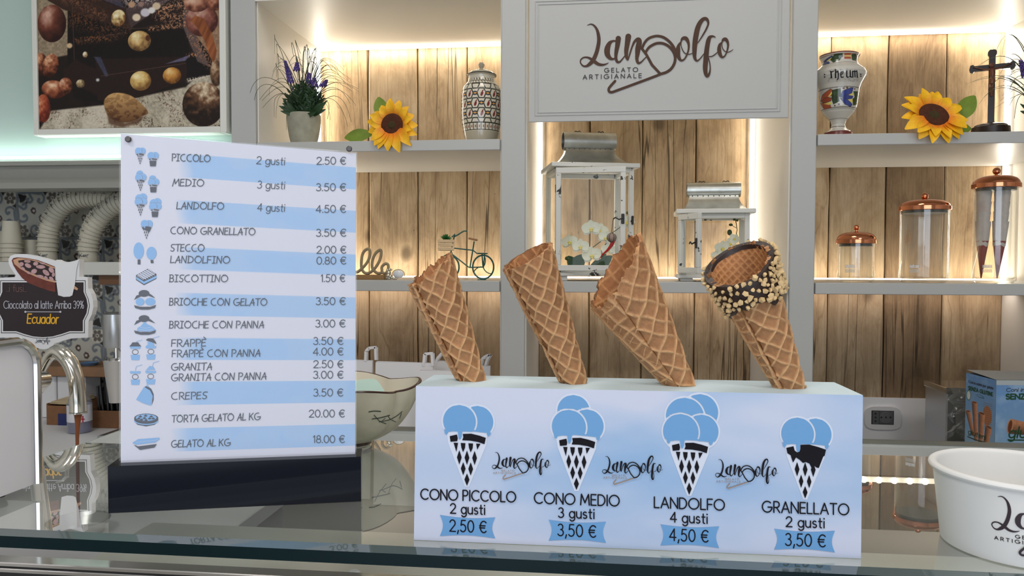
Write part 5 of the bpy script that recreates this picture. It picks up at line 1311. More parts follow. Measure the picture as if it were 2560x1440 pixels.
def cupfn(off=.0004):
    k = (rt-.0022-rb)/(Hc-.004)
    def f(x, y):
        d = ray(x, y); o = EYE-cup_c
        # intersect with the cone r = rb+off+k z
        A = d.x*d.x+d.y*d.y-k*k*d.z*d.z; rr = rb+off+k*o.z; Bq = o.x*d.x+o.y*d.y-k*d.z*rr; C_ = o.x*o.x+o.y*o.y-rr*rr
        disc = Bq*Bq-A*C_
        if disc < 0: disc = 0
        t = (-Bq-math.sqrt(disc))/A
        return EYE+d*t
    return f
# the emblem is laid round the wall by angle and height, so it runs on past the edge of the picture
pa = cupfn()(2478, 1312)-cup_c; ang0 = math.atan2(pa.y, pa.x); z_0 = pa.z
pb = cupfn()(2478, 1412)-cup_c
sc_c = (z_0-pb.z)/100.0*0.98                                        # metres per photograph pixel on the wall
def cupuv(x, y):
    z = z_0-(y)*sc_c; rr = rb+(rt-.0022-rb)/(Hc-.004)*z+.0004; a = ang0+x*sc_c/rr
    return cup_c+Vector((rr*math.cos(a), rr*math.sin(a), z))
kk = 0.198/1.0*0.42
kk = 59.0/470.0*0.98
F = (lambda x, y: ((x-125)*kk, (y-820)*kk), kk)
mb = MB(); logo(mb, cupuv, F); logo_lines(mb, cupuv, F, LOGO_BAR+LOGO_HANDLE+LOGO_HOOK); PC.part('script_lettering', mb, mat('tub_ink', (0.035, 0.022, 0.03), .5), smooth=0)
mb = MB(); logo_words(mb, cupuv, F, 12); PC.part('small_lettering', mb, M_ink, smooth=0)
print('CHECK YCF', YCF, F0, F1_, 'YCB', YCB, atZ(2158, 1101, GZ), atZ(990, 1062, GZ), 'XCL', XCLf, atZ(100, 1148, GZ), atZ(298, 1077, GZ), 'notch', YNOTCH, 'box depth', depth, (BKL-PA).dot(nin), (BKR-PA).dot(nin), TA, TB, 'nuts', cnt, 'PA', PA, PB, 'cupH', Hc)
# ------------------------------------------------------------------ helpers for the smaller things
from mathutils.bvhtree import BVHTree
def on_mesh(sub, off=.0004):
    """maps photograph pixels onto the surface of a built part"""
    me = sub.o.data; V = [v.co+sub.loc for v in me.vertices]; tree = BVHTree.FromPolygons(V, [tuple(p.vertices) for p in me.polygons])
    def f(x, y):
        d = ray(x, y).normalized(); h = tree.ray_cast(EYE, d)
        if h[0] is None:
            h2 = tree.find_nearest(EYE+d*(sub.loc-EYE).length); return h2[0]-d*off
        return h[0]-d*off
    return f
def lathe_px(cx, prof, Y, zbase=None):
    """profile read off the photograph as (half width px, y px), top to bottom -> list of (r, z), and the axis"""
    c = atY(cx, prof[-1][1], Y); m_ = pxsize(c)
    out = [(max(.00005, hw*m_), atY(cx, y, Y).z) for hw, y in prof][::-1]
    if zbase is not None:
        dz = zbase-out[0][1]
        out = [(r, z+dz*(1-min(1, i/3))) if i < 3 else (r, z) for i, (r, z) in enumerate(out)]
        out[0] = (out[0][0], zbase)
    return out, Vector((c.x, Y, 0))
def leaf_mesh(mb, base, tip, width, nrm, n=8, curl=.15, fold=.12, shape=None):
    base, tip, nrm = Vector(base), Vector(tip), Vector(nrm).normalized(); ax = tip-base; L = ax.length; ax.normalize(); side = ax.cross(nrm).normalized(); up = side.cross(ax)
    rows = []
    for i in range(n+1):
        t = i/n; w = width/2*(shape(t) if shape else (math.sin(math.pi*min(1, t*.92+.06))**.8)); c = base+ax*(L*t)+up*(curl*L*math.sin(t*math.pi*.9))
        rows.append([c-side*w+up*(fold*w), c-side*w*.5+up*(fold*w*.3), c, c+side*w*.5+up*(fold*w*.3), c+side*w+up*(fold*w)])
    vs = [p for r in rows for p in r]; fs = []
    for i in range(n):
        for k in range(4): fs.append((i*5+k, i*5+k+1, (i+1)*5+k+1, (i+1)*5+k))
    mb.add(vs, fs); return mb
Z3 = Vector((0, 0, 1))
to_eye = lambda P: (EYE-Vector(P)).normalized()

# ------------------------------------------------------------------ potted lavender (upper left shelf; another at the right edge)
M_leaf = mat('artificial_green', (0.018, 0.055, 0.016), 0.5, noise=.3, nscale=60)
M_leaf2 = mat('dark_blade_green', (0.022, 0.045, 0.016), 0.5)
M_lav = mat('lavender_violet', hexc(86, 66, 140), 0.7, noise=.25, nscale=200)
M_pot = mat('cast_stone_pot', hexc(158, 156, 138), 0.85, noise=.18, nscale=45, bump=.5, bscale=90)
def lavender(cx, Y, label, seed, blades, spikes, pot=True, flip=1):
    ctr = atY(cx, 345, Y); m_ = pxsize(ctr)
    T = Thing('potted_lavender', (ctr.x, Y, Z_UT), label, 'potted plant')
    g = lambda x, y, dy=0: atY(cx+flip*(x-760), y, Y+dy)
    pr, ax = lathe_px(cx, [(34, 298), (37, 290), (39.5, 286), (41, 288), (41.5, 300), (40, 318), (36, 335), (31, 349), (0, 349)], Y, Z_UT)
    T.part('pot', MB().lathe(pr, ax, 40, cap=False), M_pot)
    T.part('soil', MB().lathe([(.0001, pr[-1][1]+.001), (pr[-1][0]+.001, pr[-1][1]+.001)], ax, 24, cap=False), M_dark)
    rn = random.Random(seed)
    mb = MB()
    for (x0, x1, y1, sag) in list(blades)+[(a_+rn.uniform(-14, 14), b_+rn.uniform(-22, 22), c_+rn.uniform(-10, 26), d_) for (a_, b_, c_, d_) in blades]:
        a = g(760+rn.uniform(-22, 22), 292, rn.uniform(-.015, .015)); dy = rn.uniform(-.05, .03); e = g(x1, y1, dy)
        if flip == 1 and (e.x < XL+.01 or e.x > XR-.01) and (x1 < 660 or cx > 2000): dy = -.16; e = g(x1, y1, dy)
        c1 = g(760+(x0-760)*.55, min(y1, 292)-40-sag*.3, dy*.4); c2 = g(x0, y1-sag, dy*.8)
        pts = []
        for k in range(13):
            t = k/12; p = a*(1-t)**3+c1*3*t*(1-t)**2+c2*3*t*t*(1-t)+e*t**3
            if p.y > YF-.008: p.x = min(max(p.x, XL+.008), XR-.012)
            pts.append(p)
        mb.tube(pts, [.0016*(1-t/14.5)+.0003 for t in range(13)], 5, flat=.5)
    T.part('grass_blades', mb, M_leaf2, kind='stuff')
    mb = MB()
    for k in range(150):
        x = 760+rn.uniform(-34, 34); h = rn.uniform(30, 112)*(1-abs(x-760)/70); a = g(760+(x-760)*.5, 294, rn.uniform(-.02, .02)); e = g(760+(x-760)*1.5, 292-h, rn.uniform(-.03, .03))
        mb.tube([a, (a+e)/2+Vector((rn.uniform(-.004, .004), 0, 0)), e], [.0014, .0011, .0005], 4)
        for q in range(7):
            t = .25+.7*q/7; p = a+(e-a)*t; d = Vector((rn.choice((-1, 1))*rn.uniform(.3, 1), rn.uniform(-1, .4), rn.uniform(.3, 1))).normalized()
            leaf_mesh(mb, p, p+d*.015, .0046, to_eye(p), n=2, curl=0)
    T.part('stems', mb, M_leaf, kind='stuff')
    for k in range(9):
        s = -1 if k % 2 else 1; x = 760+s*rn.uniform(4, 20); a = g(x, 292, -.02); e = g(760+s*rn.uniform(30, 64), rn.uniform(246, 282), rn.uniform(-.045, -.01))
        mb = MB(); leaf_mesh(mb, a, e, .012, to_eye(a), n=6, curl=.12, fold=.3); T.part('leaf', mb, M_leaf)
    for (x0, y0, x1, y1) in spikes:
        a, e = g(x0, y0, -.01), g(x1, y1, -.01); mb = MB(); mb.tube([g(760+(x0-760)*.3, 290), a, e], .0008, 5)
        nrow = max(5, int((e-a).length/.0042))
        for r_ in range(nrow):
            t = r_/nrow; p = a+(e-a)*t; rr = .0062*(1-.75*t)+.0010
            for q in range(6):
                an = q*math.pi/3+r_*.5; d = Vector((math.cos(an), math.sin(an), 0)); mb.ball(p+d*rr, .0026*(1-.4*t), 6, 4, (1, 1, 1.3))
        T.part('flower_spike', mb, M_lav)
    return T
BL = [(640, 625, 232, 60), (660, 660, 136, 90), (668, 668, 170, 60), (720, 734, 140, 60), (700, 660, 240, 70), (690, 690, 296, 90), (714, 716, 325, 110), (735, 748, 160, 20), (770, 775, 145, 40), (800, 782, 150, 50), (800, 830, 175, 40),
      (815, 845, 172, 40), (820, 876, 207, 40), (840, 880, 228, 30), (850, 890, 264, 60), (860, 878, 305, 90), (836, 818, 298, 60), (760, 766, 150, 60), (780, 800, 158, 30), (700, 682, 180, 40), (690, 662, 205, 50), (820, 870, 200, 60), (835, 880, 222, 50), (740, 722, 158, 30), (780, 773, 175, 60), (700, 655, 252, 50), (810, 860, 175, 50)]
lavender(760, YF+.10, 'lavender and grass in rough grey pot on the upper left shelf', 5, BL, [(727, 205, 712, 150), (742, 175, 743, 154), (771, 206, 772, 180), (787, 215, 786, 192), (807, 215, 818, 198)])
lavender(2612, YF+.10, 'lavender and grass cut off at the right edge beside the crucifix', 8, [(x0, x1-6, y1, s) for (x0, x1, y1, s) in BL]+[(620, 578, 205, 20), (640, 600, 254, 60), (650, 585, 170, 50)], [(712, 190, 698, 148), (742, 175, 743, 134), (771, 206, 772, 160)])

# ------------------------------------------------------------------ sunflowers
M_pet = vcol('petal_yellow', 0.55, noise=.08, nscale=120); M_disc = mat('seed_disc', hexc(86, 40, 14), 0.9, noise=.35, nscale=160, bump=1, bscale=900)
M_disc2 = mat('seed_heart', hexc(70, 56, 22), 0.9, noise=.3, nscale=260, bump=1, bscale=900)
M_sleaf = mat('fabric_leaf', hexc(116, 140, 44), 0.6, noise=.25, nscale=40)
def sunflower(cx, cy, Y, label, rx, ry, nrm, seed, leaves, npet=15):
    c = atY(cx, cy, Y); m_ = pxsize(c); nrm = Vector(nrm).normalized()
    u = nrm.cross(Z3).normalized(); u = u if u.dot(CR) > 0 else -u; w = nrm.cross(u); w = w if w.z > 0 else -w
    T = Thing('sunflower', (c.x, Y, Z_UT), label, 'artificial flower', 'artificial sunflowers on the upper shelves'); rn = random.Random(seed)
    rd = rx*m_
    mb = MB(); Mx = Matrix((u, w, nrm)).transposed().to_4x4()
    mb.lathe([(.0001, .004), (rd*.5, .0055), (rd*.85, .006), (rd*1.0, .003), (rd*.95, -.003)], c, 30, Mx, cap=False); T.part('seed_disc', mb, M_disc)
    T.part('seed_heart', MB().lathe([(.0001, .0075), (rd*.25, .0072), (rd*.36, .0045)], c, 20, Mx, cap=False), M_disc2)
    T.part('flower_back', MB().lathe([(rd*1.0, -.004), (rd*.6, -.012), (.0001, -.016)], c, 16, Mx, cap=False), M_sleaf)
    for ring, (n_, r0, L, wd, tilt) in enumerate(((npet, .80, 1.45, .80, -.10), (npet-2, .85, 1.2, .74, .16))):
        for k in range(n_):
            a = 2*math.pi*(k+.5*ring+rn.uniform(-.12, .12))/n_; d = u*math.cos(a)+w*math.sin(a)
            l = rd*L*rn.uniform(.85, 1.12)*(1.12 if math.sin(a) < -.5 else 1)
            tl = tilt+rn.uniform(-.12, .14)
            b0 = c+d*rd*r0-nrm*(.002+ring*-.001); t0 = b0+d*l*math.cos(tl)+nrm*l*math.sin(tl)
            t0.y = min(t0.y, YF+.06) if t0.z < Z_UT+.012 else t0.y
            if t0.z < Z_UT+.012: t0.y = min(t0.y, YF-.006); b0.y = min(b0.y, YF-.003)
            mb = MB(); leaf_mesh(mb, b0, t0, rd*wd*rn.uniform(.9, 1.15), nrm, n=8, curl=.10, fold=.22, shape=lambda t: (math.sin(math.pi*min(1, .18+t*.82))**.75) if t < .96 else .12)
            cols = np.zeros((len(mb.v), 3))
            for q in range(len(mb.v)):
                t = (q//5)/8; cols[q] = np.array(hexc(232, 118, 10))*(1-min(1, t*1.7))+np.array(hexc(250, 190, 20))*min(1, t*1.7)
            T.part('petal', mb, M_pet, cols=cols)
    for (bx_, by_, tx, ty, wd) in leaves:
        mb = MB(); a, e = atY(bx_, by_, Y+.02), atY(tx, ty, Y+.035)
        if e.z < Z_UT+.01: e.y = Y-.01
        leaf_mesh(mb, a, e, wd*m_, Vector((0, -1, .15)), n=9, curl=.05, fold=.12); T.part('leaf', mb, M_sleaf)
    return T
sunflower(981, 313, YF+.012, 'yellow sunflower with round face lying on the left upper shelf edge', 29, 26, (-.12, -1, .02), 3, [(960, 300, 946, 243, 36), (930, 335, 862, 345, 34)])
sunflower(2334, 290, YF+.016, 'yellow sunflower tilted upward between rheum jar and crucifix', 37, 27, (.10, -1, .55), 9, [(2390, 300, 2437, 240, 44), (2370, 322, 2428, 322, 30)], npet=14)

# ------------------------------------------------------------------ painted jars
def painted(T, cv, cx, Y, ytop, ybot, rfun, mat_, name='body', nrot=0.0):
    """cv covers the whole turn (x) and ytop..ybot photograph rows (y); rfun(y) half width in px"""
    c = atY(cx, ybot, Y); m_ = pxsize(c); ctr = Vector((c.x, Y, 0)); face = math.atan2(-Y, -c.x)   # direction to the eye
    zt_, zb_ = atY(cx, ytop, Y).z, atY(cx, ybot, Y).z
    def fn(u, v):
        th = face+(u-.5)*2*math.pi; y = ytop+(ybot-ytop)*v; r = np.interp(y, [p[0] for p in rfun], [p[1] for p in rfun])*m_
        z = zt_+(zb_-zt_)*v
        return np.stack([ctr.x+r*np.cos(th), ctr.y+r*np.sin(th), z], -1)
    P = cv.mesh(fn); mb = MB(); mb.grid(P)
    s = build(name, mb, mat_, T, cols=cv.lin(), sharp=False); return s
M_glaze = vcol('painted_glaze', 0.16, coat=.4)
M_cream_gl = mat('cream_glaze', hexc(176, 168, 148), 0.18, coat=.4, noise=.05)
Yv = YF+.13
cxv = 1203.5
rv = [(190, 34), (198, 32.5), (206, 35), (212, 40), (218, 45.5), (226, 49), (240, 50.8), (290, 51), (308, 49.5), (322, 47), (333, 45)]
rv = [(a, b) for a, b in rv]
V1 = Thing('lidded_jar', (atY(cxv, 349, Yv).x, Yv, Z_UT), 'lidded ceramic jar painted with black lattice and red drops', 'jar')
Wc = 2*math.pi*50
cv = Canvas(Wc, 143, 1.5, rgb(214, 206, 188)); BKc = rgb(32, 34, 26); n_c = 10; cw = Wc/n_c
y_ = lambda y: y-190.0
for k in range(30): x = Wc*k/30; cv.line([(x, y_(199)), (x+4, y_(207)), (x+6, y_(200))], 1.3, BKc); cv.line([(x+3, y_(203)), (x+8, y_(206))], 1.0, BKc)
for yy in (209, 216.5, 314.5, 331): cv.line([(0, y_(yy)), (Wc, y_(yy))], 1.8, BKc)
for k in range(34): x = Wc*k/34; cv.line([(x, y_(210)), (x+3, y_(216))], 1.5, BKc)
for k in range(30):
    x = Wc*(k+.5)/30; cv.line([(x+5.2, y_(315)), (x+5.2, y_(330))], 1.5, BKc); cv.line([(x+3.2, y_(317)), (x+3.2, y_(329))], .8, BKc); cv.ell(x, y_(323), 1.4, 3.2, rgb(140, 60, 30))
for row in range(-1, 5):
    yc = 243+row*24
    for k in range(n_c+1):
        x = (k+.5*(row % 2))*cw
        hexp = [(x-6, y_(yc-12)), (x+6, y_(yc-12)), (x+cw/2-5, y_(yc)), (x+6, y_(yc+12)), (x-6, y_(yc+12)), (x-cw/2+5, y_(yc))]
        for q in range(6):
            a, b = hexp[q], hexp[(q+1) % 6]
            if min(a[1], b[1]) < y_(218) or max(a[1], b[1]) > y_(314): 
                a = (a[0], min(max(a[1], y_(218)), y_(314))); b = (b[0], min(max(b[1], y_(218)), y_(314)))
            cv.line([a, b], 2.6, BKc)
        if 220 < yc-9 and yc+9 < 314 or (row in (0, 1, 2)):
            cv.ell(x+1, y_(yc+2), 3.0, 6.0, rgb(120, 34, 34), ang=18); cv.ell(x+3, y_(yc-5), 1.4, 3.6, rgb(120, 34, 34), ang=35)
        for sx in (-1, 1):
            xx, yn = x+sx*(cw/2-0), yc
            if 220 < yn < 312:
                cv.ell(xx, y_(yn), 6.5, 5.2, BKc); cv.ell(xx, y_(yn), 2.6, 2.2, rgb(220, 170, 90))
                for dx, dy, c_ in ((-4, 0, (206, 130, 60)), (4, 0, (206, 130, 60)), (0, -3.4, (70, 90, 140)), (0, 3.4, (70, 90, 140))): cv.ell(xx+dx, y_(yn)+dy, 1.5, 1.3, rgb(*c_))
painted(V1, cv, cxv, Yv, 190, 333, rv, M_glaze)
pr, ax = lathe_px(cxv, [(45, 333), (44.5, 338), (41, 345), (38, 350), (0, 350)], Yv, Z_UT); V1.part('foot', MB().lathe(pr, ax, 48, cap=False), M_cream_gl)
pr, ax = lathe_px(cxv, [(.01, 155.5), (5, 157), (8, 162), (6, 168), (3.5, 171), (6, 174), (18, 177), (30, 182), (37, 188), (37.5, 191), (34, 192), (32, 190)], Yv); V1.part('lid', MB().lathe(pr, ax, 48, cap=False), M_cream_gl)
pr, ax = lathe_px(cxv, [(36.6, 187), (37.9, 188.4), (37.6, 189.6)], Yv); V1.part('lid_line', MB().lathe(pr, ax, 48, cap=False), M_dark)

cxa = 2095.4; Ya = YF+.09
ra = [(139, 45), (141, 47.5), (144, 46), (149, 43), (158, 41.8), (166, 45), (173, 53), (179, 60), (187, 64), (196, 63), (206, 57.5), (216, 52), (226, 49), (240, 47), (258, 45.2), (272, 42.5), (284, 36), (295, 26), (303, 18.5), (312, 15.8), (320, 18), (325, 23), (330, 31), (333, 34)]
V2 = Thing('apothecary_jar', (atY(cxa, 333, Ya).x, Ya, Z_UT), 'waisted apothecary jar lettered rheum with painted tulips', 'jar')
Wc = 2*math.pi*55
cv = Canvas(Wc, 194, 1.35, rgb(196, 192, 182)); y_ = lambda y: y-139.0
cl = fnoise(cv.X, cv.Y, 8, 3, 81)
BKa = rgb(50, 44, 40); GRn = rgb(44, 62, 34)
def zx(x, yz, r):   # study-crop column -> canvas column
    o = (x-428)/6.547; return Wc/2+Wc/(2*math.pi)*math.asin(max(-.98, min(.98, o/r)))
def zpoly(pts, col, shift=0, line=None):
    q_ = []
    for x, yz in pts:
        y = 120+yz/6.547; r = np.interp(y, [p[0] for p in ra], [p[1] for p in ra]); q_.append((zx(x, yz, r)+shift, y-139))
    cv.poly(q_, col)
    if line: cv.line(q_+[q_[0]], .9, line)
for a, b, c_ in ((139, 142.5, (110, 40, 30)), (144.5, 146, (150, 100, 80)), (166, 167, (90, 84, 78)), (226.5, 227.5, (80, 74, 70)), (228.5, 229.2, (80, 74, 70)), (275, 276, (80, 74, 70)), (278, 278.8, (90, 84, 78)), (299, 300, (80, 74, 70)), (318, 319, (70, 60, 56)), (331, 334, (110, 50, 44))):
    cv.img[(cv.Y >= a-139) & (cv.Y <= b-139)] = rgb(*c_)
for sh in (-Wc*.5, -Wc*.25*0, Wc*.5):
    for sgn in (1,):
        zpoly([(330, 740), (455, 725), (462, 860), (430, 860), (440, 930), (350, 970), (325, 900), (320, 860)], GRn, sh); zpoly([(640, 770), (730, 760), (715, 960), (640, 990), (625, 900), (660, 860)], GRn, sh)
        zpoly([(60, 790), (140, 780), (145, 900), (140, 1010), (80, 1020)], GRn, sh)
        zpoly([(150, 880), (180, 790), (300, 720), (330, 735), (320, 830), (240, 860)], rgb(164, 78, 48), sh, BKa); zpoly([(150, 900), (220, 1020), (320, 1020), (300, 950), (210, 920)], rgb(164, 78, 48), sh, BKa)
        zpoly([(160, 885), (230, 840), (320, 860), (315, 910), (230, 930)], rgb(150, 66, 42), sh, BKa); zpoly([(265, 840), (322, 760), (325, 800), (290, 840)], rgb(220, 200, 100), sh); zpoly([(200, 930), (310, 925), (330, 960), (280, 965)], rgb(220, 200, 100), sh)
        zpoly([(445, 870), (480, 770), (610, 715), (640, 720), (620, 800), (540, 850)], rgb(40, 56, 130), sh, BKa); zpoly([(445, 880), (520, 980), (600, 1015), (630, 980), (560, 900)], rgb(40, 56, 130), sh, BKa)
        zpoly([(470, 870), (540, 830), (640, 850), (620, 900), (520, 900)], rgb(34, 50, 120), sh, BKa); zpoly([(570, 835), (640, 795), (645, 825), (600, 840)], rgb(220, 200, 100), sh); zpoly([(560, 905), (630, 890), (635, 945), (600, 940)], rgb(220, 200, 100), sh)
        zpoly([(180, 300), (190, 230), (320, 175), (330, 200), (250, 240), (290, 290), (270, 305)], rgb(50, 62, 110), sh); zpoly([(240, 240), (330, 200), (300, 240), (240, 260)], rgb(210, 190, 100), sh)
        zpoly([(290, 240), (350, 165), (470, 160), (480, 200), (430, 270), (340, 300)], GRn, sh); zpoly([(500, 170), (600, 160), (600, 250), (500, 250)], rgb(170, 86, 56), sh); zpoly([(500, 195), (600, 190), (598, 215), (500, 215)], rgb(220, 190, 110), sh)
        zpoly([(605, 175), (670, 165), (700, 230), (690, 275), (620, 270)], GRn, sh)
        for x, y, r in ((495, 730, 3), (548, 722, 3), (660, 735, 2.5), (432, 975, 3), (365, 990, 2.5), (470, 210, 3)): 
            yy = 120+y/6.547; cv.ell(zx(x, y, 48)+sh, yy-139, r, r*.8, rgb(90, 62, 44))
m_ = np.all(np.abs(cv.img-np.array(GRn)) < .02, -1); cv.img[m_] *= (0.7+.7*cl[m_])[..., None]
b2 = painted(V2, cv, cxa, Ya, 139, 333, ra, M_glaze)
dz = Z_UT-atY(cxa, 333, Ya).z
pr, ax = lathe_px(cxa, [(34, 332), (34, 336), (0, 336)], Ya, Z_UT-.0); V2.part('foot_ring', MB().lathe([(.0001, Z_UT), (pr[0][0] if pr[0][0] > .01 else 34*pxsize(ax), Z_UT), (33*pxsize(Vector((ax.x, Ya, 1.5))), atY(cxa, 332.5, Ya).z)], ax, 40, cap=False), mat('foot_red', hexc(110, 50, 44), .3))
pr, ax = lathe_px(cxa, [(45, 139.5), (42, 141), (38, 158), (38, 190), (.01, 192)], Ya); V2.part('inner_wall', MB().lathe(pr, ax, 40, cap=False), M_cream_gl)
fm = on_mesh(b2, .0011)
def dense(P, n=8): return [(a[0]+(b[0]-a[0])*k/n, a[1]+(b[1]-a[1])*k/n) for a, b in zip(P[:-1], P[1:]) for k in range(n)]+[P[-1]]
q = lambda x, y: (2030+x/6.547, 120+y/6.547); mb = MB()
for pts, w in (([(310, 385), (318, 485)], 19), ([(295, 385), (330, 395)], 8), ([(298, 490), (330, 482)], 10), ([(318, 390), (352, 382)], 11),
               ([(385, 350), (385, 480)], 17), ([(375, 490), (400, 480)], 9), ([(390, 400), (425, 380), (432, 430), (428, 500), (415, 515)], 15),
               ([(478, 390), (470, 430), (478, 480), (515, 475)], 14), ([(478, 395), (512, 385), (505, 420), (475, 435)], 10),
               ([(570, 375), (570, 470), (590, 480)], 16), ([(590, 480), (625, 460)], 8), ([(625, 370), (630, 470), (648, 476)], 16),
               ([(665, 378), (670, 480)], 15), ([(670, 390), (700, 372), (706, 475)], 14), ([(706, 390), (735, 372), (742, 480)], 14), ([(735, 485), (755, 478)], 8)):
    vs, fs = ribbon2d(dense([q(*p) for p in pts]), w/6.547*1.1); put2d(mb, vs, fs, fm)
for x, y in ((205, 435), (207, 475), (798, 430), (800, 462)): fill_fn(mb, fm, [q(x-15, y), q(x, y-13), q(x+15, y), q(x, y+13)])
V2.part('blackletter', mb, M_ink, smooth=0, kind='stuff')
mb = MB(); rn = random.Random(4)
for k in range(70):
    x = rn.uniform(240, 770); y = rn.choice((rn.uniform(340, 375), rn.uniform(495, 545))); r = rn.uniform(5, 11); a0 = rn.uniform(0, 360)
    vs, fs = ribbon2d([q(x+r*math.cos(R(a0+a)), y+r*math.sin(R(a0+a))) for a in range(0, 240, 40)], 2.2/6.547); put2d(mb, vs, fs, fm)
V2.part('scroll_ornament', mb, mat('ornament_brown', hexc(90, 80, 70), .5), smooth=0, kind='stuff')

# ------------------------------------------------------------------ crucifix
Yc = YF+.17
M_ebony = mat('ebonised_wood', hexc(34, 20, 18), 0.35); M_corpus = mat('bronze_patina', hexc(104, 62, 44), 0.4, metal=.3)
cc = atY(2476.5, 326, Yc); m_ = pxsize(cc); yaw = R(-22)
CX = Thing('crucifix', (cc.x, Yc, Z_UT), 'dark wooden standing crucifix on a round foot', 'crucifix')
Mz = Matrix.Translation((cc.x, Yc, 0)) @ Matrix.Rotation(-yaw*-1, 4, 'Z')
zz = lambda y: atY(2476.5, y, Yc).z
def flare(w, L0, L1, axis):   # bar with spade ends
    return None
w2 = 7*m_; dp = .005
pts = [(-w2, 311), (-w2, 175.5), (-38*m_, 175.5), (-41*m_, 179), (-47*m_, 176), (-49*m_, 169), (-47*m_, 160), (-41*m_, 158.5), (-38*m_, 162), (-w2, 162), (-w2, 141), (-9.5*m_, 137), (-9.5*m_, 130), (-6*m_, 125), (6*m_, 125), (9.5*m_, 130), (9.5*m_, 137), (w2, 141), (w2, 162), (38*m_, 162), (41*m_, 158.5), (47*m_, 160), (49*m_, 169), (47*m_, 176), (41*m_, 179), (38*m_, 175.5), (w2, 175.5), (w2, 304), (9.5*m_, 311), (-9.5*m_, 311)]
pts = pts[1:]+[(-w2, 304)]
fixn(CX.part('cross', MB().prism([Mz @ Vector((x, -dp, zz(y))) for x, y in pts], Mz.to_3x3() @ Vector((0, 2*dp, 0))), M_ebony))
pr, ax = lathe_px(2476.5, [(.01, 308.5), (12, 309), (30, 311), (36, 314), (37, 317), (42, 319), (43, 323), (42, 327), (0, 327)], Yc, Z_UT); CX.part('round_foot', MB().lathe(pr, ax, 40, cap=False), M_ebony)
mb = MB(); tr = lambda x, y, d: Mz @ Vector((x*m_, -dp-d, zz(y)))
CX.part('hanging_ring', MB().tube([tr(2.6*math.cos(a), 122.5-2.6*math.sin(a), -.004) for a in [i*math.pi/6 for i in range(13)]], .0005, 5), M_steel)
mb.tube([tr(0, 171, .006), tr(-.5, 178, .008), tr(0, 186, .009), tr(0.5, 196, .008), tr(0, 203, .010), tr(-1, 212, .010)], [.0035, .0062, .0066, .0050, .0060, .0055], 10)
mb.ball(tr(-1.5, 167, .010), .0052, 10, 8, (1, 1, 1.25)); mb.tube([tr(-1, 172, .008), tr(-1.5, 168, .009)], .0022, 6)
for s in (-1, 1):
    mb.tube([tr(s*4, 176, .008), tr(s*18, 174, .005), tr(s*30, 169, .004), tr(s*38, 166, .003)], [.0026, .0020, .0015, .0013], 7)
    mb.ball(tr(s*39.5, 165.5, .003), .0018, 6, 5)
    mb.tube([tr(s*2.2, 208, .010), tr(s*2.0-2, 221, .013), tr(s*1.0-.5, 235, .007), tr(s*.6, 242, .005)], [.0036, .0030, .0020, .0018], 7)
CX.part('figure', mb, M_corpus)
CX.part('loincloth', MB().tube([tr(0, 199, .009), tr(-.5, 205, .011), tr(-1, 213, .011)], [.0064, .0074, .0066], 10), M_corpus)

# ------------------------------------------------------------------ lanterns
M_shabby = NT('chipped_white_paint'); t = M_shabby
tc = t.add('ShaderNodeTexCoord'); n = t.add('ShaderNodeTexNoise'); n.inputs['Scale'].default_value = 34; n.inputs['Detail'].default_value = 6; n.inputs['Roughness'].default_value = .62
t.link(tc.outputs['Object'], n.inputs['Vector']); r = t.add('ShaderNodeValToRGB'); t.link(n.outputs['Fac'], r.inputs['Fac'])
r.color_ramp.elements[0].position = .625; r.color_ramp.elements[0].color = (.66, .65, .60, 1); r.color_ramp.elements[1].position = .635; r.color_ramp.elements[1].color = (.03, .028, .025, 1)
t.link(r.outputs['Color'], t.b.inputs['Base Color']); t.b.inputs['Roughness'].default_value = .6; M_shabby = t.m
M_galv = mat('galvanised_sheet', (0.52, 0.52, 0.48), 0.34, 1.0, noise=.25, nscale=28, bump=.25, bscale=40)
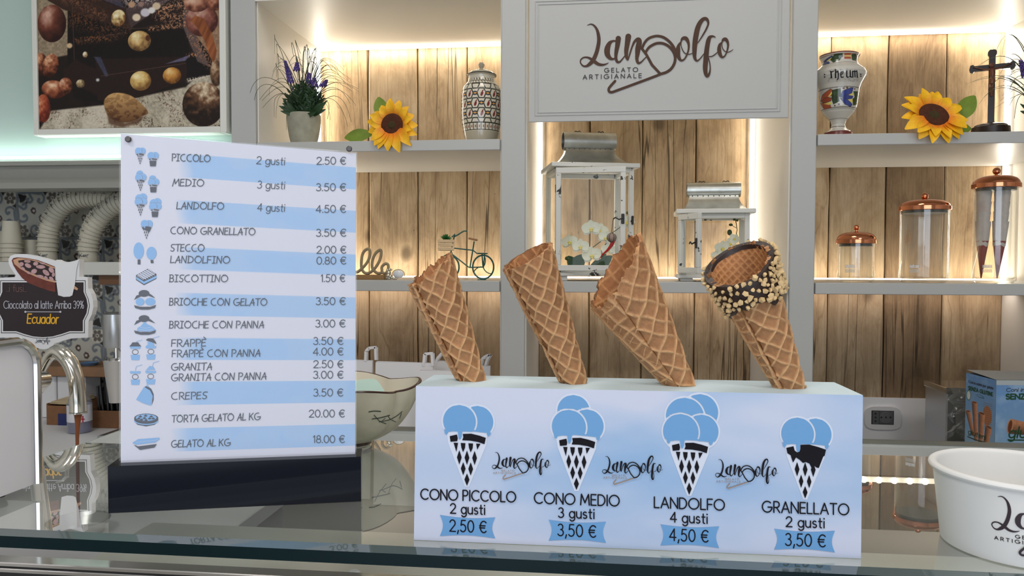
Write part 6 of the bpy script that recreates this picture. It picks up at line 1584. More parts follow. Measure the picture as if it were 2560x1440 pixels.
def lantern(name, label, px, Y, yaw, w, d, y_rim, y_body, y_floor, z0, roof, handle, door_ang, doorw, hinge=-1, post=.012, door_lift=0.0):
    """px: column of the axis; rows (photograph) of roof rim, handle; yaw turns the front; the door hinges on side `hinge`"""
    z0 += .0004; c = atY(px, 690, Y); zz = lambda y: atY(px, y, Y).z
    T = Thing(name, (c.x, Y, z0), label, 'lantern'); M4 = Matrix.Translation((c.x, Y, 0)) @ Matrix.Rotation(yaw, 4, 'Z')
    w2, d2 = w/2, d/2; zf = zz(y_floor); zr = zz(y_rim); p = post
    B_ = lambda a, b, bev=.001: MB().box(a, b, bev, M4)
    T.part('base', B_((-w2-.008, -d2-.008, zf-.009), (w2+.008, d2+.008, zf), .0015), M_shabby)
    for sx in (-1, 1):
        for sy in (-1, 1):
            T.part('leg', B_((min(sx*w2, sx*(w2-.03)), min(sy*d2, sy*(d2-.03)), z0), (max(sx*w2, sx*(w2-.03)), max(sy*d2, sy*(d2-.03)), zf-.009)), M_shabby)
            T.part('post', B_((min(sx*w2, sx*(w2-p)), min(sy*d2, sy*(d2-p)), zf), (max(sx*w2, sx*(w2-p)), max(sy*d2, sy*(d2-p)), zr)), M_shabby)
    for s in (-1, 1):
        for za, zb_ in ((zf, zf+p), (zr-p, zr)):
            T.part('rail', B_((min(s*w2, s*(w2-p*.8)), -d2+p, za), (max(s*w2, s*(w2-p*.8)), d2-p, zb_)), M_shabby)
            if s > 0 or True: T.part('rail', B_((-w2+p, min(s*d2, s*(d2-p*.8)), za), (w2-p, max(s*d2, s*(d2-p*.8)), zb_)), M_shabby)
    for (a, b) in (((-w2+.004, -d2+p), (-w2+.004, d2-p)), ((w2-.004, -d2+p), (w2-.004, d2-p)), ((-w2+p, d2-.004), (w2-p, d2-.004))):
        T.part('glass_pane', MB().add([M4 @ Vector((a[0], a[1], zf+p)), M4 @ Vector((b[0], b[1], zf+p)), M4 @ Vector((b[0], b[1], zr-p)), M4 @ Vector((a[0], a[1], zr-p))], [(0, 1, 2, 3)]), M_pane, smooth=0)
    T.part('eaves', B_((-w2-.012, -d2-.012, zr), (w2+.012, d2+.012, zr+.011), .0015), M_shabby)
    # flared sheet roof
    zt0, zt1 = zr+.011, zz(roof); mb = MB(); vs = []; rings = 9; hw = handle[0]
    for i in range(rings):
        u = i/(rings-1); k = (1-u)**1.9; a = hw+(w2-.006-hw)*k; b = .012+(d2-.006-.012)*k; z = zt0+(zt1-zt0)*u
        vs += [M4 @ Vector(q_) for q_ in ((-a, -b, z), (a, -b, z), (a, b, z), (-a, b, z))]
    fs = [(i*4+k, i*4+(k+1) % 4, (i+1)*4+(k+1) % 4, (i+1)*4+k) for i in range(rings-1) for k in range(4)]
    mb.add(vs, fs); T.part('roof', mb, M_galv)
    # rolled handle tube
    rr = handle[1]; zc = zt1+rr*.80; mb = MB(); L = handle[0]*1.10; n_ = 36; vs = []; fs = []
    for side, r_ in ((0, rr), (1, rr-.0016)):
        for x in (-L, L):
            for k in range(n_+1):
                a = R(-60)+R(330)*k/n_; spir = .0015*k/n_
                vs.append(M4 @ Vector((x, (r_+spir)*math.cos(a), zc+(r_+spir)*math.sin(a))))
    q_ = n_+1
    for k in range(n_):
        fs.append((k, k+1, q_+k+1, q_+k)); fs.append((2*q_+k+1, 2*q_+k, 3*q_+k, 3*q_+k+1)); fs.append((k, 2*q_+k, 2*q_+k+1, k+1)); fs.append((q_+k, q_+k+1, 3*q_+k+1, 3*q_+k))
    mb.add(vs, fs); T.part('ridge_tube', mb, M_galv)
    for s in (-.45, .45):
        T.part('hook', MB().tube([M4 @ Vector((s*L-.008, 0, zc+rr)), M4 @ Vector((s*L-.004, 0, zc+rr+.004)), M4 @ Vector((s*L, 0, zc+rr+.0015)), M4 @ Vector((s*L+.006, 0, zc+rr+.004)), M4 @ Vector((s*L+.009, 0, zc+rr))], .0012, 6), M_dark)
    for k in range(9):
        x = -L*.8+L*1.6*k/8; T.part('rivet', MB().ball(M4 @ Vector((x, -.0125, zt1-.002)), .0014, 6, 4), M_dark)
    # door on its hinge
    hx = hinge*(w2-.001); Md = M4 @ Matrix.Translation((hx, -d2-.001, 0)) @ Matrix.Rotation(door_ang, 4, 'Z')
    dw = -hinge*doorw; za, zb_ = zf+.004+door_lift, zr-.003+door_lift; fr = post*1.05
    bxx = lambda x0, x1, z0_, z1_: MB().box((min(x0, x1), -.010, z0_), (max(x0, x1), 0, z1_), .001, Md)
    mb = bxx(0, dw, za, za+fr*1.1); mb.box((min(0, dw), -.010, zb_-fr*1.1), (max(0, dw), 0, zb_), .001, Md)
    f_ = -hinge*fr
    mb.box((min(0, f_), -.010, za+fr*1.1), (max(0, f_), 0, zb_-fr*1.1), .001, Md).box((min(dw, dw-f_), -.010, za+fr*1.1), (max(dw, dw-f_), 0, zb_-fr*1.1), .001, Md)
    D = T.part('door', mb, M_shabby)
    gp = build('door_glass', MB().add([Md @ Vector((f_, -.005, za+fr)), Md @ Vector((dw-f_, -.005, za+fr)), Md @ Vector((dw-f_, -.005, zb_-fr)), Md @ Vector((f_, -.005, zb_-fr))], [(0, 1, 2, 3)]), M_pane, D, smooth=0)
    zm = (za+zb_)/2
    mb = MB().box((min(dw-f_*.8, dw-f_*.2), -.013, zm-.012), (max(dw-f_*.8, dw-f_*.2), -.010, zm+.012), .001, Md)
    mb.tube([Md @ Vector((dw-f_*.5, -.014, zm+.002)), Md @ Vector((dw-f_*1.2, -.017, zm-.002)), Md @ Vector((dw-f_*1.9, -.016, zm+.003)), Md @ Vector((dw-f_*2.3, -.015, zm-.001))], .0018, 6)
    build('latch', mb, M_dark, D)
    T.part('catch', MB().box((-hinge*(w2-p*.3)-.003, -d2-.004, zm-.011), (-hinge*(w2-p*.3)+.003, -d2, zm+.011), .0015, M4), M_dark)
    for zh in (za+.04, zb_-.05): T.part('hinge', MB().box((hx-.003, -d2-.006, zh-.010), (hx+.003, -d2, zh+.010), .001, M4), M_dark)
    return T, M4, Md, zz, zf
LB = lantern('lantern', 'tall chipped white lantern with open door and galvanised roof', 1470, YF+.135, R(13), .196, .150, 428, 428, 680, Z_MT, 372, (.061, .0225), R(-17), .168)
LS = lantern('lantern', 'short chipped white lantern behind the chocolate-dipped cone', 1781, YF+.13, R(-3), .163, .110, 537, 537, 686, Z_MT, 489, (.059, .0180), R(-62), .090)
# orchids
M_orch = mat('orchid_white', hexc(226, 226, 206), 0.55, sub=.1); M_orcy = mat('orchid_heart', hexc(232, 214, 110), 0.6); M_stem = mat('orchid_stem', hexc(56, 76, 40), .6); M_oleaf = mat('orchid_leaf', hexc(40, 76, 38), .5)
def blossom(T, P, s, ang, nrm=None):
    nrm = (nrm or to_eye(P)).normalized(); u = nrm.cross(Z3).normalized(); u = u if u.dot(CR) > 0 else -u; w = nrm.cross(u); w = w if w.z > 0 else -w
    mb = MB()
    for k, (a, L, wd) in enumerate(((90, 1.0, .75), (205, .95, .7), (335, .95, .7), (20, 1.05, 1.15), (160, 1.05, 1.15))):
        an = R(a+ang); d = u*math.cos(an)+w*math.sin(an); b = P+nrm*(.0006*k)
        leaf_mesh(mb, b+d*s*.08, b+d*s*L, s*wd, nrm, n=6, curl=-.12, fold=.12, shape=lambda t: math.sin(math.pi*min(1, .12+t*.86))**.55)
    F = T.part('blossom', mb, M_orch)
    mb = MB().ball(P+nrm*.004, s*.16, 8, 6).ball(P+nrm*.005-w*s*.18, s*.13, 8, 6, (1.3, 1, .8)).ball(P+nrm*.003+u*s*.15, s*.10, 8, 5).ball(P+nrm*.003-u*s*.15, s*.10, 8, 5)
    build('blossom_lip', mb, M_orcy, F)
YO = YF+.125
OR = Thing('orchid_spray', (atY(1470, 680, YO).x, YO, LB[4]+.0003), 'white orchid spray inside the tall lantern', 'artificial flower')
mm = pxsize(atY(1470, 600, YO))
for x, y, s, a in ((1478, 573, 23, 5), (1500, 578, 20, -10), (1424, 606, 20, 10), (1451, 618, 21, 0), (1480, 640, 24, 12), (1514, 596, 19, -20), (1568, 556, 20, 30), (1520, 625, 17, 0)): blossom(OR, atY(x, y, YO-.01-.02*((x*7) % 3)/3), s*mm, a)
mb = MB().tube([atY(1440, 684, YO), atY(1450, 655, YO), atY(1480, 620, YO), atY(1520, 590, YO), atY(1555, 565, YO), atY(1567, 545, YO), atY(1572, 532, YO)], .0013, 6); OR.part('stem', mb, M_stem)
for x, y, r in ((1561, 535, 3.2), (1569, 532, 4), (1573, 541, 4.5), (1566, 546, 3), (1417, 646, 5)): OR.part('bud', MB().ball(atY(x, y, YO-.01), r*mm, 8, 6), M_stem)
for a, b, wd in (((1425, 684), (1460, 636), 36), ((1450, 684), (1420, 640), 30), ((1470, 684), (1530, 640), 34), ((1490, 684), (1518, 605), 18)): mb = MB(); leaf_mesh(mb, atY(*a, YO+.02), atY(*b, YO+.03), wd*mm, Vector((0, -1, 0)), curl=.05); OR.part('leaf', mb, M_oleaf)
OR.part('pot', MB().lathe([(.022, 0), (.028, .006), (.027, .007), (.0001, .007)], atY(1450, 684, YO)*1.0-Vector((0, 0, atY(1450, 684, YO).z-LB[4]-.0004)), 20), M_dark)
YO2 = YF+.14
OS = Thing('orchid_spray', (atY(1820, 684, YO2).x, YO2, LS[4]+.0003), 'white orchid spray with green buds inside the short lantern', 'artificial flower')
for x, y, s, a in ((1807, 622, 20, 0), (1826, 610, 15, 20), (1836, 597, 13, -30), (1795, 640, 17, 10)): blossom(OS, atY(x, y, YO2-.01), s*mm, a)
OS.part('stem', MB().tube([atY(1815, 686, YO2), atY(1822, 640, YO2), atY(1838, 600, YO2), atY(1843, 575, YO2), atY(1841, 560, YO2), atY(1838, 549, YO2)], .0011, 6).tube([atY(1841, 570, YO2), atY(1834, 566, YO2), atY(1828, 562, YO2)], .0008, 5).tube([atY(1828, 600, YO2), atY(1826, 588, YO2)], .0008, 5), M_stem)
for x, y, rx, rz in ((1836, 549, 4, 3), (1843, 551, 3, 3), (1827, 562, 5, 3.5), (1824, 581, 6, 7.5)): OS.part('bud', MB().ball(atY(x, y, YO2-.004), mm, 10, 6, (rx, rx*.6, rz)), M_stem)
OS.part('pot', MB().lathe([(.016, 0), (.02, .005), (.0001, .005)], atY(1815, 686, YO2)*1.0-Vector((0, 0, atY(1815, 686, YO2).z-LS[4]-.0004)), 20), M_dark)
# red chilli charm hanging from the latch of the tall lantern
Ych = YF+.0
Pq = LB[2] @ Vector((.168-.007, -.016, 0)); Ych = Pq.y-.004
CH = Thing('chilli_charm', atY(1528, 640, Ych), 'red chilli charm with patterned ball on the lantern latch', 'ornament')
CH.part('pepper', MB().tube(smooth_line([tuple(atY(x, y, Ych)) for x, y in ((1533, 600), (1529, 612), (1519, 625), (1506, 637), (1497, 650))], 5), [.0062-.0058*(i/20)**.9 for i in range(21)], 10), mat('chilli_red', (0.45, 0.008, 0.008), .15, coat=.5))
CH.part('ball', MB().ball(atY(1529, 594, Ych-.003), .0108, 16, 12), mat('clay_ball', hexc(150, 128, 116), .5, noise=.4, nscale=90))
mb = MB()
c0 = atY(1529, 594, Ych-.003)
for k in range(3):
    mb.tube([c0+Vector((math.cos(a)*.0110*math.cos(k*1.05), -abs(math.cos(a))*0-.0110*math.cos(a)*math.sin(k*1.05), math.sin(a)*.0110)) for a in [i*math.pi/10 for i in range(21)]], .0006, 5)
CH.part('cord', mb.tube([atY(1529, 584, Ych), atY(1531, 560, Ych), atY(1533, 548, Ych)], .0008, 5), M_dark)
# ------------------------------------------------------------------ left bay, middle shelf: cut-out word, figurine, bicycle
Yw = YF+.09
M_word = mat('grey_brown_wood', hexc(150, 134, 104), .7, noise=.15, nscale=60)
q12 = lambda x, y: (880+x/12.0, 590+y/12.0)
WD = Thing('wooden_word', (atY(905, 697, Yw).x, Yw, Z_MT), 'wooden cut-out greeting word on a base, half hidden by the menu', 'ornament')
dzw = Z_MT-atY(905, 697, Yw).z
xa, xb = atY(835, 690, Yw).x, atY(965, 690, Yw).x
WD.part('base', bx((xa, Yw-.016, Z_MT), (xb, Yw+.016, atY(900, 686, Yw).z+dzw*.5), .001), mat('oak_base', hexc(142, 108, 62), .6, noise=.15, nscale=50))
def script(pts, w):
    P3 = [atY(*q12(x, y), Yw)+Vector((0, 0, dzw*.5)) for x, y in [tuple(p) for p in smooth_line(pts, 6)]]
    return MB().tube(P3, w, 8, flat=1.0)
m12 = pxsize(atY(905, 690, Yw))/12
for pts in ([(150, 1080), (250, 1010), (420, 830), (520, 640), (540, 450), (480, 380), (380, 430), (310, 560), (280, 780), (290, 960), (360, 1080), (470, 1110), (570, 1070)],
            [(570, 1070), (700, 940), (820, 740), (870, 560), (870, 430), (810, 420), (700, 520), (620, 700), (600, 900), (660, 1030), (780, 1110), (900, 1090)],
            [(900, 1000), (890, 940), (930, 870), (1010, 820), (1080, 850), (1090, 950), (1060, 1060), (980, 1110), (910, 1080), (895, 990)],
            [(-250, 1090), (-130, 1000), (-40, 900), (-60, 840), (-140, 860), (-190, 960), (-160, 1070), (-40, 1110), (60, 1090), (150, 1070)]):
    WD.part('letter', script(pts, 44*m12), M_word)
Yf = YF+.07
M_silver = mat('antique_silver', (0.62, 0.58, 0.48), .25, 1.0)
FG = Thing('silver_figurine', (atY(983, 698, Yf).x, Yf, Z_MT), 'small silver figurine leaning on a white oval plaque', 'figurine')
g = lambda x, y, d=0: atY(*q12(x, y), Yf+d)+Vector((0, 0, Z_MT-atY(*q12(1200, 1300), Yf).z))
mm_ = m12
mb = MB()
for x, y, r in ((1060, 1010, 42), (1130, 990, 46), (1180, 1000, 30), (1100, 1090, 75), (1090, 1170, 80), (1150, 1200, 60), (1060, 1240, 46), (1120, 1260, 50), (1200, 1240, 46), (1260, 1260, 40), (1320, 1265, 34), (1370, 1240, 24)):
    mb.ball(g(x, y, -.004), r*mm_, 10, 7)
FG.part('figure', mb, M_silver)
FG.part('plaque', MB().ball(g(1390, 1130, .004), 1.0, 28, 10, (165*mm_, .004, 125*mm_)), mat('porcelain', (0.72, 0.74, 0.76), .15, coat=.5))
mb = MB().tube([g(1390+185*math.cos(a), 1140-150*math.sin(a), .004) for a in [i*math.pi/20 for i in range(-3, 24)]], .0009, 6)
FG.part('gilt_rim', mb, mat('worn_gilt', hexc(150, 130, 90), .4, metal=.5))

YB1 = YF+.10
M_bike = mat('dark_teal_enamel', hexc(24, 84, 74), .4)
BK_ = Thing('bicycle_ornament', (atY(1165, 698, YB1).x, YB1, Z_MT), 'small green wire bicycle carrying a planted crate in front', 'ornament')
q4 = lambda x, y, d=0.0: atY(880+x/4.0, 400+y/4.0, YB1+d)+Vector((0, 0, Z_MT-atY(1208, 699.5, YB1).z))
mk = pxsize(atY(1165, 690, YB1))
for cx in (965, 1312):
    cc_ = (cx, 1068); nm = 'rear_wheel' if cx > 1000 else 'front_wheel'
    mb = MB().tube([q4(cx+105*math.cos(a), 1068+118*math.sin(a)) for a in [i*2*math.pi/40 for i in range(41)]], .0021, 8, cap=False)
    W_ = BK_.part(nm, mb, M_bike)
    mb = MB()
    for k in range(3):
        a = R(35+120*k); pts = [(cx+105*t*math.cos(a+.7*(1-t)), 1068+118*t*math.sin(a+.7*(1-t))) for t in (0, .25, .5, .75, 1)]
        mb.tube([q4(*p) for p in pts], .0014, 6)
    build('spokes', mb, M_bike, W_)
    build('hub', MB().ball(q4(cx, 1068), .0026, 8, 6), M_bike, W_)
fr = MB()
for pts in ([(1010, 878), (1210, 900)], [(1222, 812), (1180, 1072)], [(995, 935), (1165, 1068), (1180, 1072)], [(1175, 1072), (1312, 1068)], [(1300, 935), (1310, 1068)], [(1328, 935), (1314, 1068)], [(1210, 900), (1250, 932), (1355, 934)], [(1022, 765), (1012, 810), (985, 945), (990, 990), (965, 1068)], [(985, 925), (1000, 925), (1000, 960), (985, 950)], [(1255, 1196), (1340, 1196)], [(880, 1196), (1000, 1196)], [(1312, 1186), (1312, 1196)], [(965, 1186), (965, 1196)]):
    fr.tube([q4(*p) for p in pts], .0018, 6)
BK_.part('frame', fr, M_bike)
BK_.part('luggage_rack', MB().tube([q4(1260, 928, -.01), q4(1355, 932, -.01)], .001, 6).tube([q4(1260, 928, .01), q4(1355, 932, .01)], .001, 6).tube([q4(1355, 932, -.01), q4(1355, 932, .01)], .001, 6), M_bike)
BK_.part('handlebar', MB().tube([q4(x, y, d) for x, y, d in ((1000, 768, -.012), (1028, 742, -.008), (1022, 765, 0), (1060, 745, .006), (1095, 722, .012), (1120, 708, .014), (1150, 709, .015))], .0019, 6), M_bike)
BK_.part('saddle', MB().box((-.0115, -.006, -.0025), (.0115, .006, .0025), .0012, Matrix.Translation(q4(1210, 790)) @ Matrix.Rotation(R(12), 4, 'Y')), mat('saddle_brown', hexc(150, 108, 70), .6))
Mc = Matrix.Translation(q4(940, 905)) @ Matrix.Rotation(R(24), 4, 'Z'); cwid = .0365; M_slat = mat('pale_slat', hexc(216, 188, 148), .7, noise=.1, nscale=60)
for k in range(3):
    z = .001+k*.0098
    for s in (0, 1):
        BK_.part('crate_slat', MB().box((-cwid/2, -.014+s*.027, z), (cwid/2, -.013+s*.027, z+.0078), .0003, Mc), M_slat)
        BK_.part('crate_slat', MB().box((-cwid/2+s*(cwid-.001), -.0125, z), (-cwid/2+.001+s*(cwid-.001), .0125, z+.0078), .0003, Mc), M_slat)
BK_.part('crate_bottom', MB().box((-cwid/2+.001, -.0125, 0), (cwid/2-.001, .0125, .001), 0, Mc), M_slat)
BK_.part('soil', MB().box((-cwid/2+.0012, -.0123, .022), (cwid/2-.0012, .0123, .024), 0, Mc), M_dark)
M_succ = mat('succulent_green', hexc(40, 104, 44), .45)
top = Mc @ Vector((0, 0, .024)); rn = random.Random(2)
for k in range(17):
    a = k*2.4; el = R(82-4.0*k); L = .020; d = Vector((math.cos(a)*math.cos(el), math.sin(a)*math.cos(el), abs(math.sin(el))+.1)).normalized()
    mb = MB(); leaf_mesh(mb, top+d*.001, top+d*L, .0085, Vector((-d.x*.4, -.8, .6)), n=5, curl=.05, fold=.5, shape=lambda t: (1-t)**.6); BK_.part('succulent_leaf', mb, M_succ)

# ------------------------------------------------------------------ glass jars with copper lids
M_copper = mat('polished_copper', hexc(214, 138, 100), .10, 1.0)
M_etch = mat('etched_label', (0.42, 0.38, 0.32), .6)
Yj = YF+.115
def jar(label, cx, lidr, glassr, yk, y_dome, y_band0, y_band1, y_gb, kr, inside=None):
    J = Thing('glass_jar', (atY(cx, 700, Yj).x, Yj, Z_MT), label, 'jar', 'glass jars with copper lids on the right shelf')
    c = Vector((atY(cx, 700, Yj).x, Yj, 0)); mm2 = pxsize(atY(cx, 700, Yj)); z = lambda y: atY(cx, y, Yj).z
    zb1, zb0 = z(y_band1), z(y_band0); g0 = glassr*mm2
    prof = [(g0-.007, Z_MT), (g0-.002, Z_MT+.0035), (g0, Z_MT+.009), (g0, zb1+.004)]
    J.part('glass_wall', MB().lathe(prof, c, 64, cap=False), M_jar)
    J.part('glass_inner', MB().lathe([(g0-.0026, zb1+.004), (g0-.0026, Z_MT+.013), (g0-.008, Z_MT+.0085), (.0001, Z_MT+.0085)], c, 64, cap=False), M_jar)
    J.part('glass_bottom', MB().lathe([(.0001, Z_MT+.0004), (g0-.007, Z_MT+.0004)], c, 48, cap=False), M_jar)
    lr = lidr*mm2; zd = z(y_dome); pr = [(g0-.003, zb1+.0005), (lr-.001, zb1), (lr, zb1+.001), (lr, zb0-.001), (lr-.001, zb0), (lr*.955, zb0+.0006)]
    for k in range(1, 9):
        a = k/9*math.pi/2; pr.append((lr*.95*math.cos(a)**.62, zb0+(zd-zb0)*math.sin(a)))
    pr += [(.006, zd+.0002), (.0032, zd+.0018)]
    J.part('lid', MB().lathe(pr, c, 64, cap=False), M_copper)
    zk = z(yk); kk_ = kr*mm2; J.part('knob', MB().tube([c+Vector((0, 0, zd)), c+Vector((0, 0, zk))], .0030, 16).ball(c+Vector((0, 0, zk)), kk_, 24, 16), M_copper)
    J.part('seal', MB().lathe([(g0-.0035, zb1+.0003), (g0-.0035, zb1-.006), (.0001, zb1-.006)], c, 40, cap=False), M_dark)
    # etched label on the near side of the wall
    def wall(x, y):
        o = EYE-c; d = ray(x, y); rr = g0+.0003; A = d.x*d.x+d.y*d.y; Bq = o.x*d.x+o.y*d.y; C_ = o.x*o.x+o.y*o.y-rr*rr; t = (-Bq-math.sqrt(max(0, Bq*Bq-A*C_)))/A; return EYE+d*t
    lx = cx-glassr*.62; mb = MB()
    for (a, b) in ((662, 670.5), (673, 681.5)):
        for k in range(6):
            u0, u1 = lx+25*k/6, lx+25*(k+1)/6; put2d(mb, [(u0, a), (u1, a), (u1, b), (u0, b)], [(0, 1, 2, 3)], wall)
    L_ = J.part('etched_label', mb, pane_mat('etched', (0.74, 0.72, 0.68), .3, dirt=.35), smooth=0)
    mb = MB(); w2_ = lambda x, y: wall(x, y)-(wall(x, y)-EYE).normalized()*.0003
    text_fn(mb, w2_, 'nutcoa', (lx+2, 669), (lx+23, 669), 8, 1.0, GL, ls=.2); build('lettering', mb, M_whitep, L_, smooth=0)
    return c, g0
jar('smallest glass jar with copper lid, empty, next to the post', 2138.8, 47.6, 43, 569, 580, 599, 609.5, 700, 7)
jar('medium empty glass jar with copper lid in the middle', 2307.5, 59.8, 55.5, 490.5, 499, 516, 527, 700, 8.6)
cj, gj = jar('tallest glass jar with copper lid holding wrapped red cones', 2485, 54, 47.5, 428, 439, 459.5, 471, 700, 9)
M_redc = mat('red_wafer', (0.26, 0.018, 0.014), .4); M_sleeve = mat('grey_paper_sleeve', hexc(206, 196, 194), .8, noise=.1, nscale=80)
mj = pxsize(atY(2485, 600, Yj))
for (xt, hw, xtip, ytip, dy, nm) in ((2460.5, 20.5, 2452.5, 702, .004, 'left'), (2507, 21.5, 2492.5, 702, -.004, 'right')):
    tip = atY(xtip, ytip, Yj+dy); tip.z = Z_MT+.010; topp = atY(xt, 472, Yj+dy); ax = (topp-tip); L = ax.length; ax.normalize(); Mq = ax.to_track_quat('Z', 'Y').to_matrix().to_4x4()
    marks = [596, 565, 535, 502, 478]
    for k, ym in enumerate(marks):
        # cone k is nested higher; its tip sits inside the one below
        zs = (atY(xt, marks[0], Yj).z-atY(xt, ym, Yj).z)*-1 if k else 0.0
        R0 = hw*mj; len0 = L*.86
        off_ = k*.0235
        lab = ['lowest wrapped red cone of the %s stack inside the tallest jar', 'second lowest wrapped red cone of the %s stack inside the tallest jar', 'middle wrapped red cone of the %s stack inside the tallest jar', 'second highest wrapped red cone of the %s stack inside the tallest jar', 'topmost wrapped red cone of the %s stack inside the tallest jar'][k] % nm
        T = Thing('wrapped_cone', tip+ax*off_, lab, 'ice cream cone', 'wrapped red cones in the tallest jar')
        base_c = tip+ax*off_; Hk = min(.136, L-off_-.003); slope = R0/.145; rk = lambda z: slope*z+.0012
        z0_ = 0.0 if k == 0 else .10-.002
        if k == 0: T.part('wafer_cone', MB().lathe([(.0001, 0), (rk(.002), .002), (rk(.080), .080), (rk(.090), .090)], base_c, 28, Mq, cap=False), M_redc)
        mb = MB(); n_ = 28; vs = []; fs = []; rn = random.Random(k*7+len(nm))
        za = .078 if k == 0 else .100
        rows_ = 7
        for j in range(rows_):
            for i in range(n_):
                a = 2*math.pi*i/n_; zj = za+(Hk-za)*j/(rows_-1); 
                if j == 0: zj += .0016*math.sin(a*3+k)+.001*math.sin(a*7)
                if j == rows_-1: zj += .0015*math.sin(a*5+k*2)
                rr_ = min(rk(.078+k*.004)+(zj-za)*slope*.55, R0*1.02)+.0006+rn.uniform(-.0003, .0003)
                vs.append(base_c+Mq.to_3x3() @ Vector((rr_*math.cos(a), rr_*math.sin(a), zj)))
        for j in range(rows_-1):
            for i in range(n_): fs.append((j*n_+i, j*n_+(i+1) % n_, (j+1)*n_+(i+1) % n_, (j+1)*n_+i))
        if Hk > za+.004: mb.add(vs, fs); T.part('paper_sleeve', mb, M_sleeve)
        if k in (1, 2) and nm == 'left':
            T.part('wafer_edge', MB().lathe([(min(rk(.078)+.0012, R0), za-.0005-.004), (min(rk(.078)+.0016, R0), za-.0005)], base_c, 20, Mq, cap=False), M_redc)

# ------------------------------------------------------------------ right: socket, cone cartons, steel dispenser
Ys = YB-.0222
cs0, cs1 = atY(2160, 1014, Ys), atY(2250.5, 1074, Ys)
SK = Thing('wall_socket', ((cs0.x+cs1.x)/2, Ys, cs1.z), 'white wall plate with grey double power socket', 'socket')
pts = [Vector(((cs0.x+cs1.x)/2+(cs1.x-cs0.x)/2*c_*abs(c_)**-.45 if c_ else (cs0.x+cs1.x)/2, Ys, (cs0.z+cs1.z)/2+(cs0.z-cs1.z)/2*(s_q*abs(s_q)**-.45 if s_q else 0))) for c_, s_q in [(math.cos(R(a+.01)), math.sin(R(a+.01))) for a in range(0, 360, 8)]]
fixn(SK.part('cover_plate', MB().prism(pts, (0, -.008, 0)), mat('socket_white', (0.70, 0.70, 0.71), .25, coat=.3)))
gx = lambda x, y, o=.009: atY(x, y, Ys-o)
a, b = gx(2179, 1026), gx(2234.5, 1062)
SK.part('bezel', bx((a.x, Ys-.0095, b.z), (b.x, Ys-.008, a.z), .001), M_dark)
M_smod = mat('socket_grey', (0.09, 0.095, 0.10), .4)
for x0, x1 in ((2181, 2197), (2198.5, 2232.5)):
    a, b = gx(x0, 1028), gx(x1, 1060); SK.part('socket_module', bx((a.x, Ys-.0105, b.z), (b.x, Ys-.0095, a.z), .0004), M_smod)
mb = MB(); c_ = gx(2215, 1044, .0112); mr = pxsize(c_); Mr = Matrix.Rotation(R(90), 4, 'X')
SK.part('round_well', MB().lathe([(14.5*mr, 0), (14.5*mr, .0010), (13*mr, .0012), (12.6*mr, .0003), (.0001, .0003)], Vector((c_.x, Ys-.0104, c_.z)), 32, Mr, cap=False), mat('socket_well', (0.12, 0.125, 0.13), .35))
for x, y in ((2189, 1034), (2189, 1043.5), (2189, 1053), (2203.5, 1043.5), (2215, 1043.5), (2226.5, 1043.5)):
    c_ = gx(x, y, .0116); SK.part('contact_hole', MB().lathe([(.0001, .0002), (2.2*mr, .0002), (2.4*mr, 0)], Vector((c_.x, Ys-.0117, c_.z)), 12, Mr, cap=False), M_dark)

Ybx = YF-.10
Pc = atY(2491, 951, Ybx); Plf = atZ(2416, 932.5, Pc.z)
dl = (Plf-Pc); wl = dl.length; dl.normalize(); dr = Vector((-dl.y, dl.x, 0)); dr = dr if dr.dot(CR) > 0 else -dr; wr = .20
GB_ = Thing('cone_carton', Vector((Pc.x, Pc.y, WZ))+dl*wl/2+dr*wr/2, 'printed sky blue carton of gluten-free cones at the right edge', 'carton')
b0 = Vector((Pc.x, Pc.y, WZ+.0005)); h_ = Vector((0, 0, Pc.z-WZ))
q_ = [b0, b0+dr*wr, b0+dr*wr+dl*wl, b0+dl*wl]; mb = MB().add(q_+[p+h_ for p in q_], [(0, 3, 2, 1), (0, 1, 5, 4), (1, 2, 6, 5), (2, 3, 7, 6), (3, 0, 4, 7)])
M_cart = mat('carton_board', hexc(170, 178, 176), .6)
GB_.part('carton_body', mb, M_cart, smooth=0)
tp = [p+h_ for p in q_]
GB_.part('top_flap', MB().add([tp[0]+Vector((0, 0, .0006)), tp[1]+Vector((0, 0, .0006)), tp[2]+Vector((0, 0, .002)), tp[3]+Vector((0, 0, .007)), (tp[0]+tp[3])/2+Vector((0, 0, .0035))], [(0, 1, 2, 3, 4)]), mat('carton_flap', hexc(150, 150, 146), .6), smooth=0)
cone_c = rgb(176, 118, 84)
def sky(cv, seed):
    c = fnoise(cv.X, cv.Y, 30, 4, seed)[..., None]; k = np.clip(cv.Y/cv.h, 0, 1)[..., None]
    cv.img = np.array(rgb(104, 146, 196))*(1-k)+np.array(rgb(176, 206, 214))*k; cv.img = cv.img*(1-.35*np.clip((c-.45)*3, 0, 1))+np.array(rgb(210, 222, 228))*.35*np.clip((c-.45)*3, 0, 1)
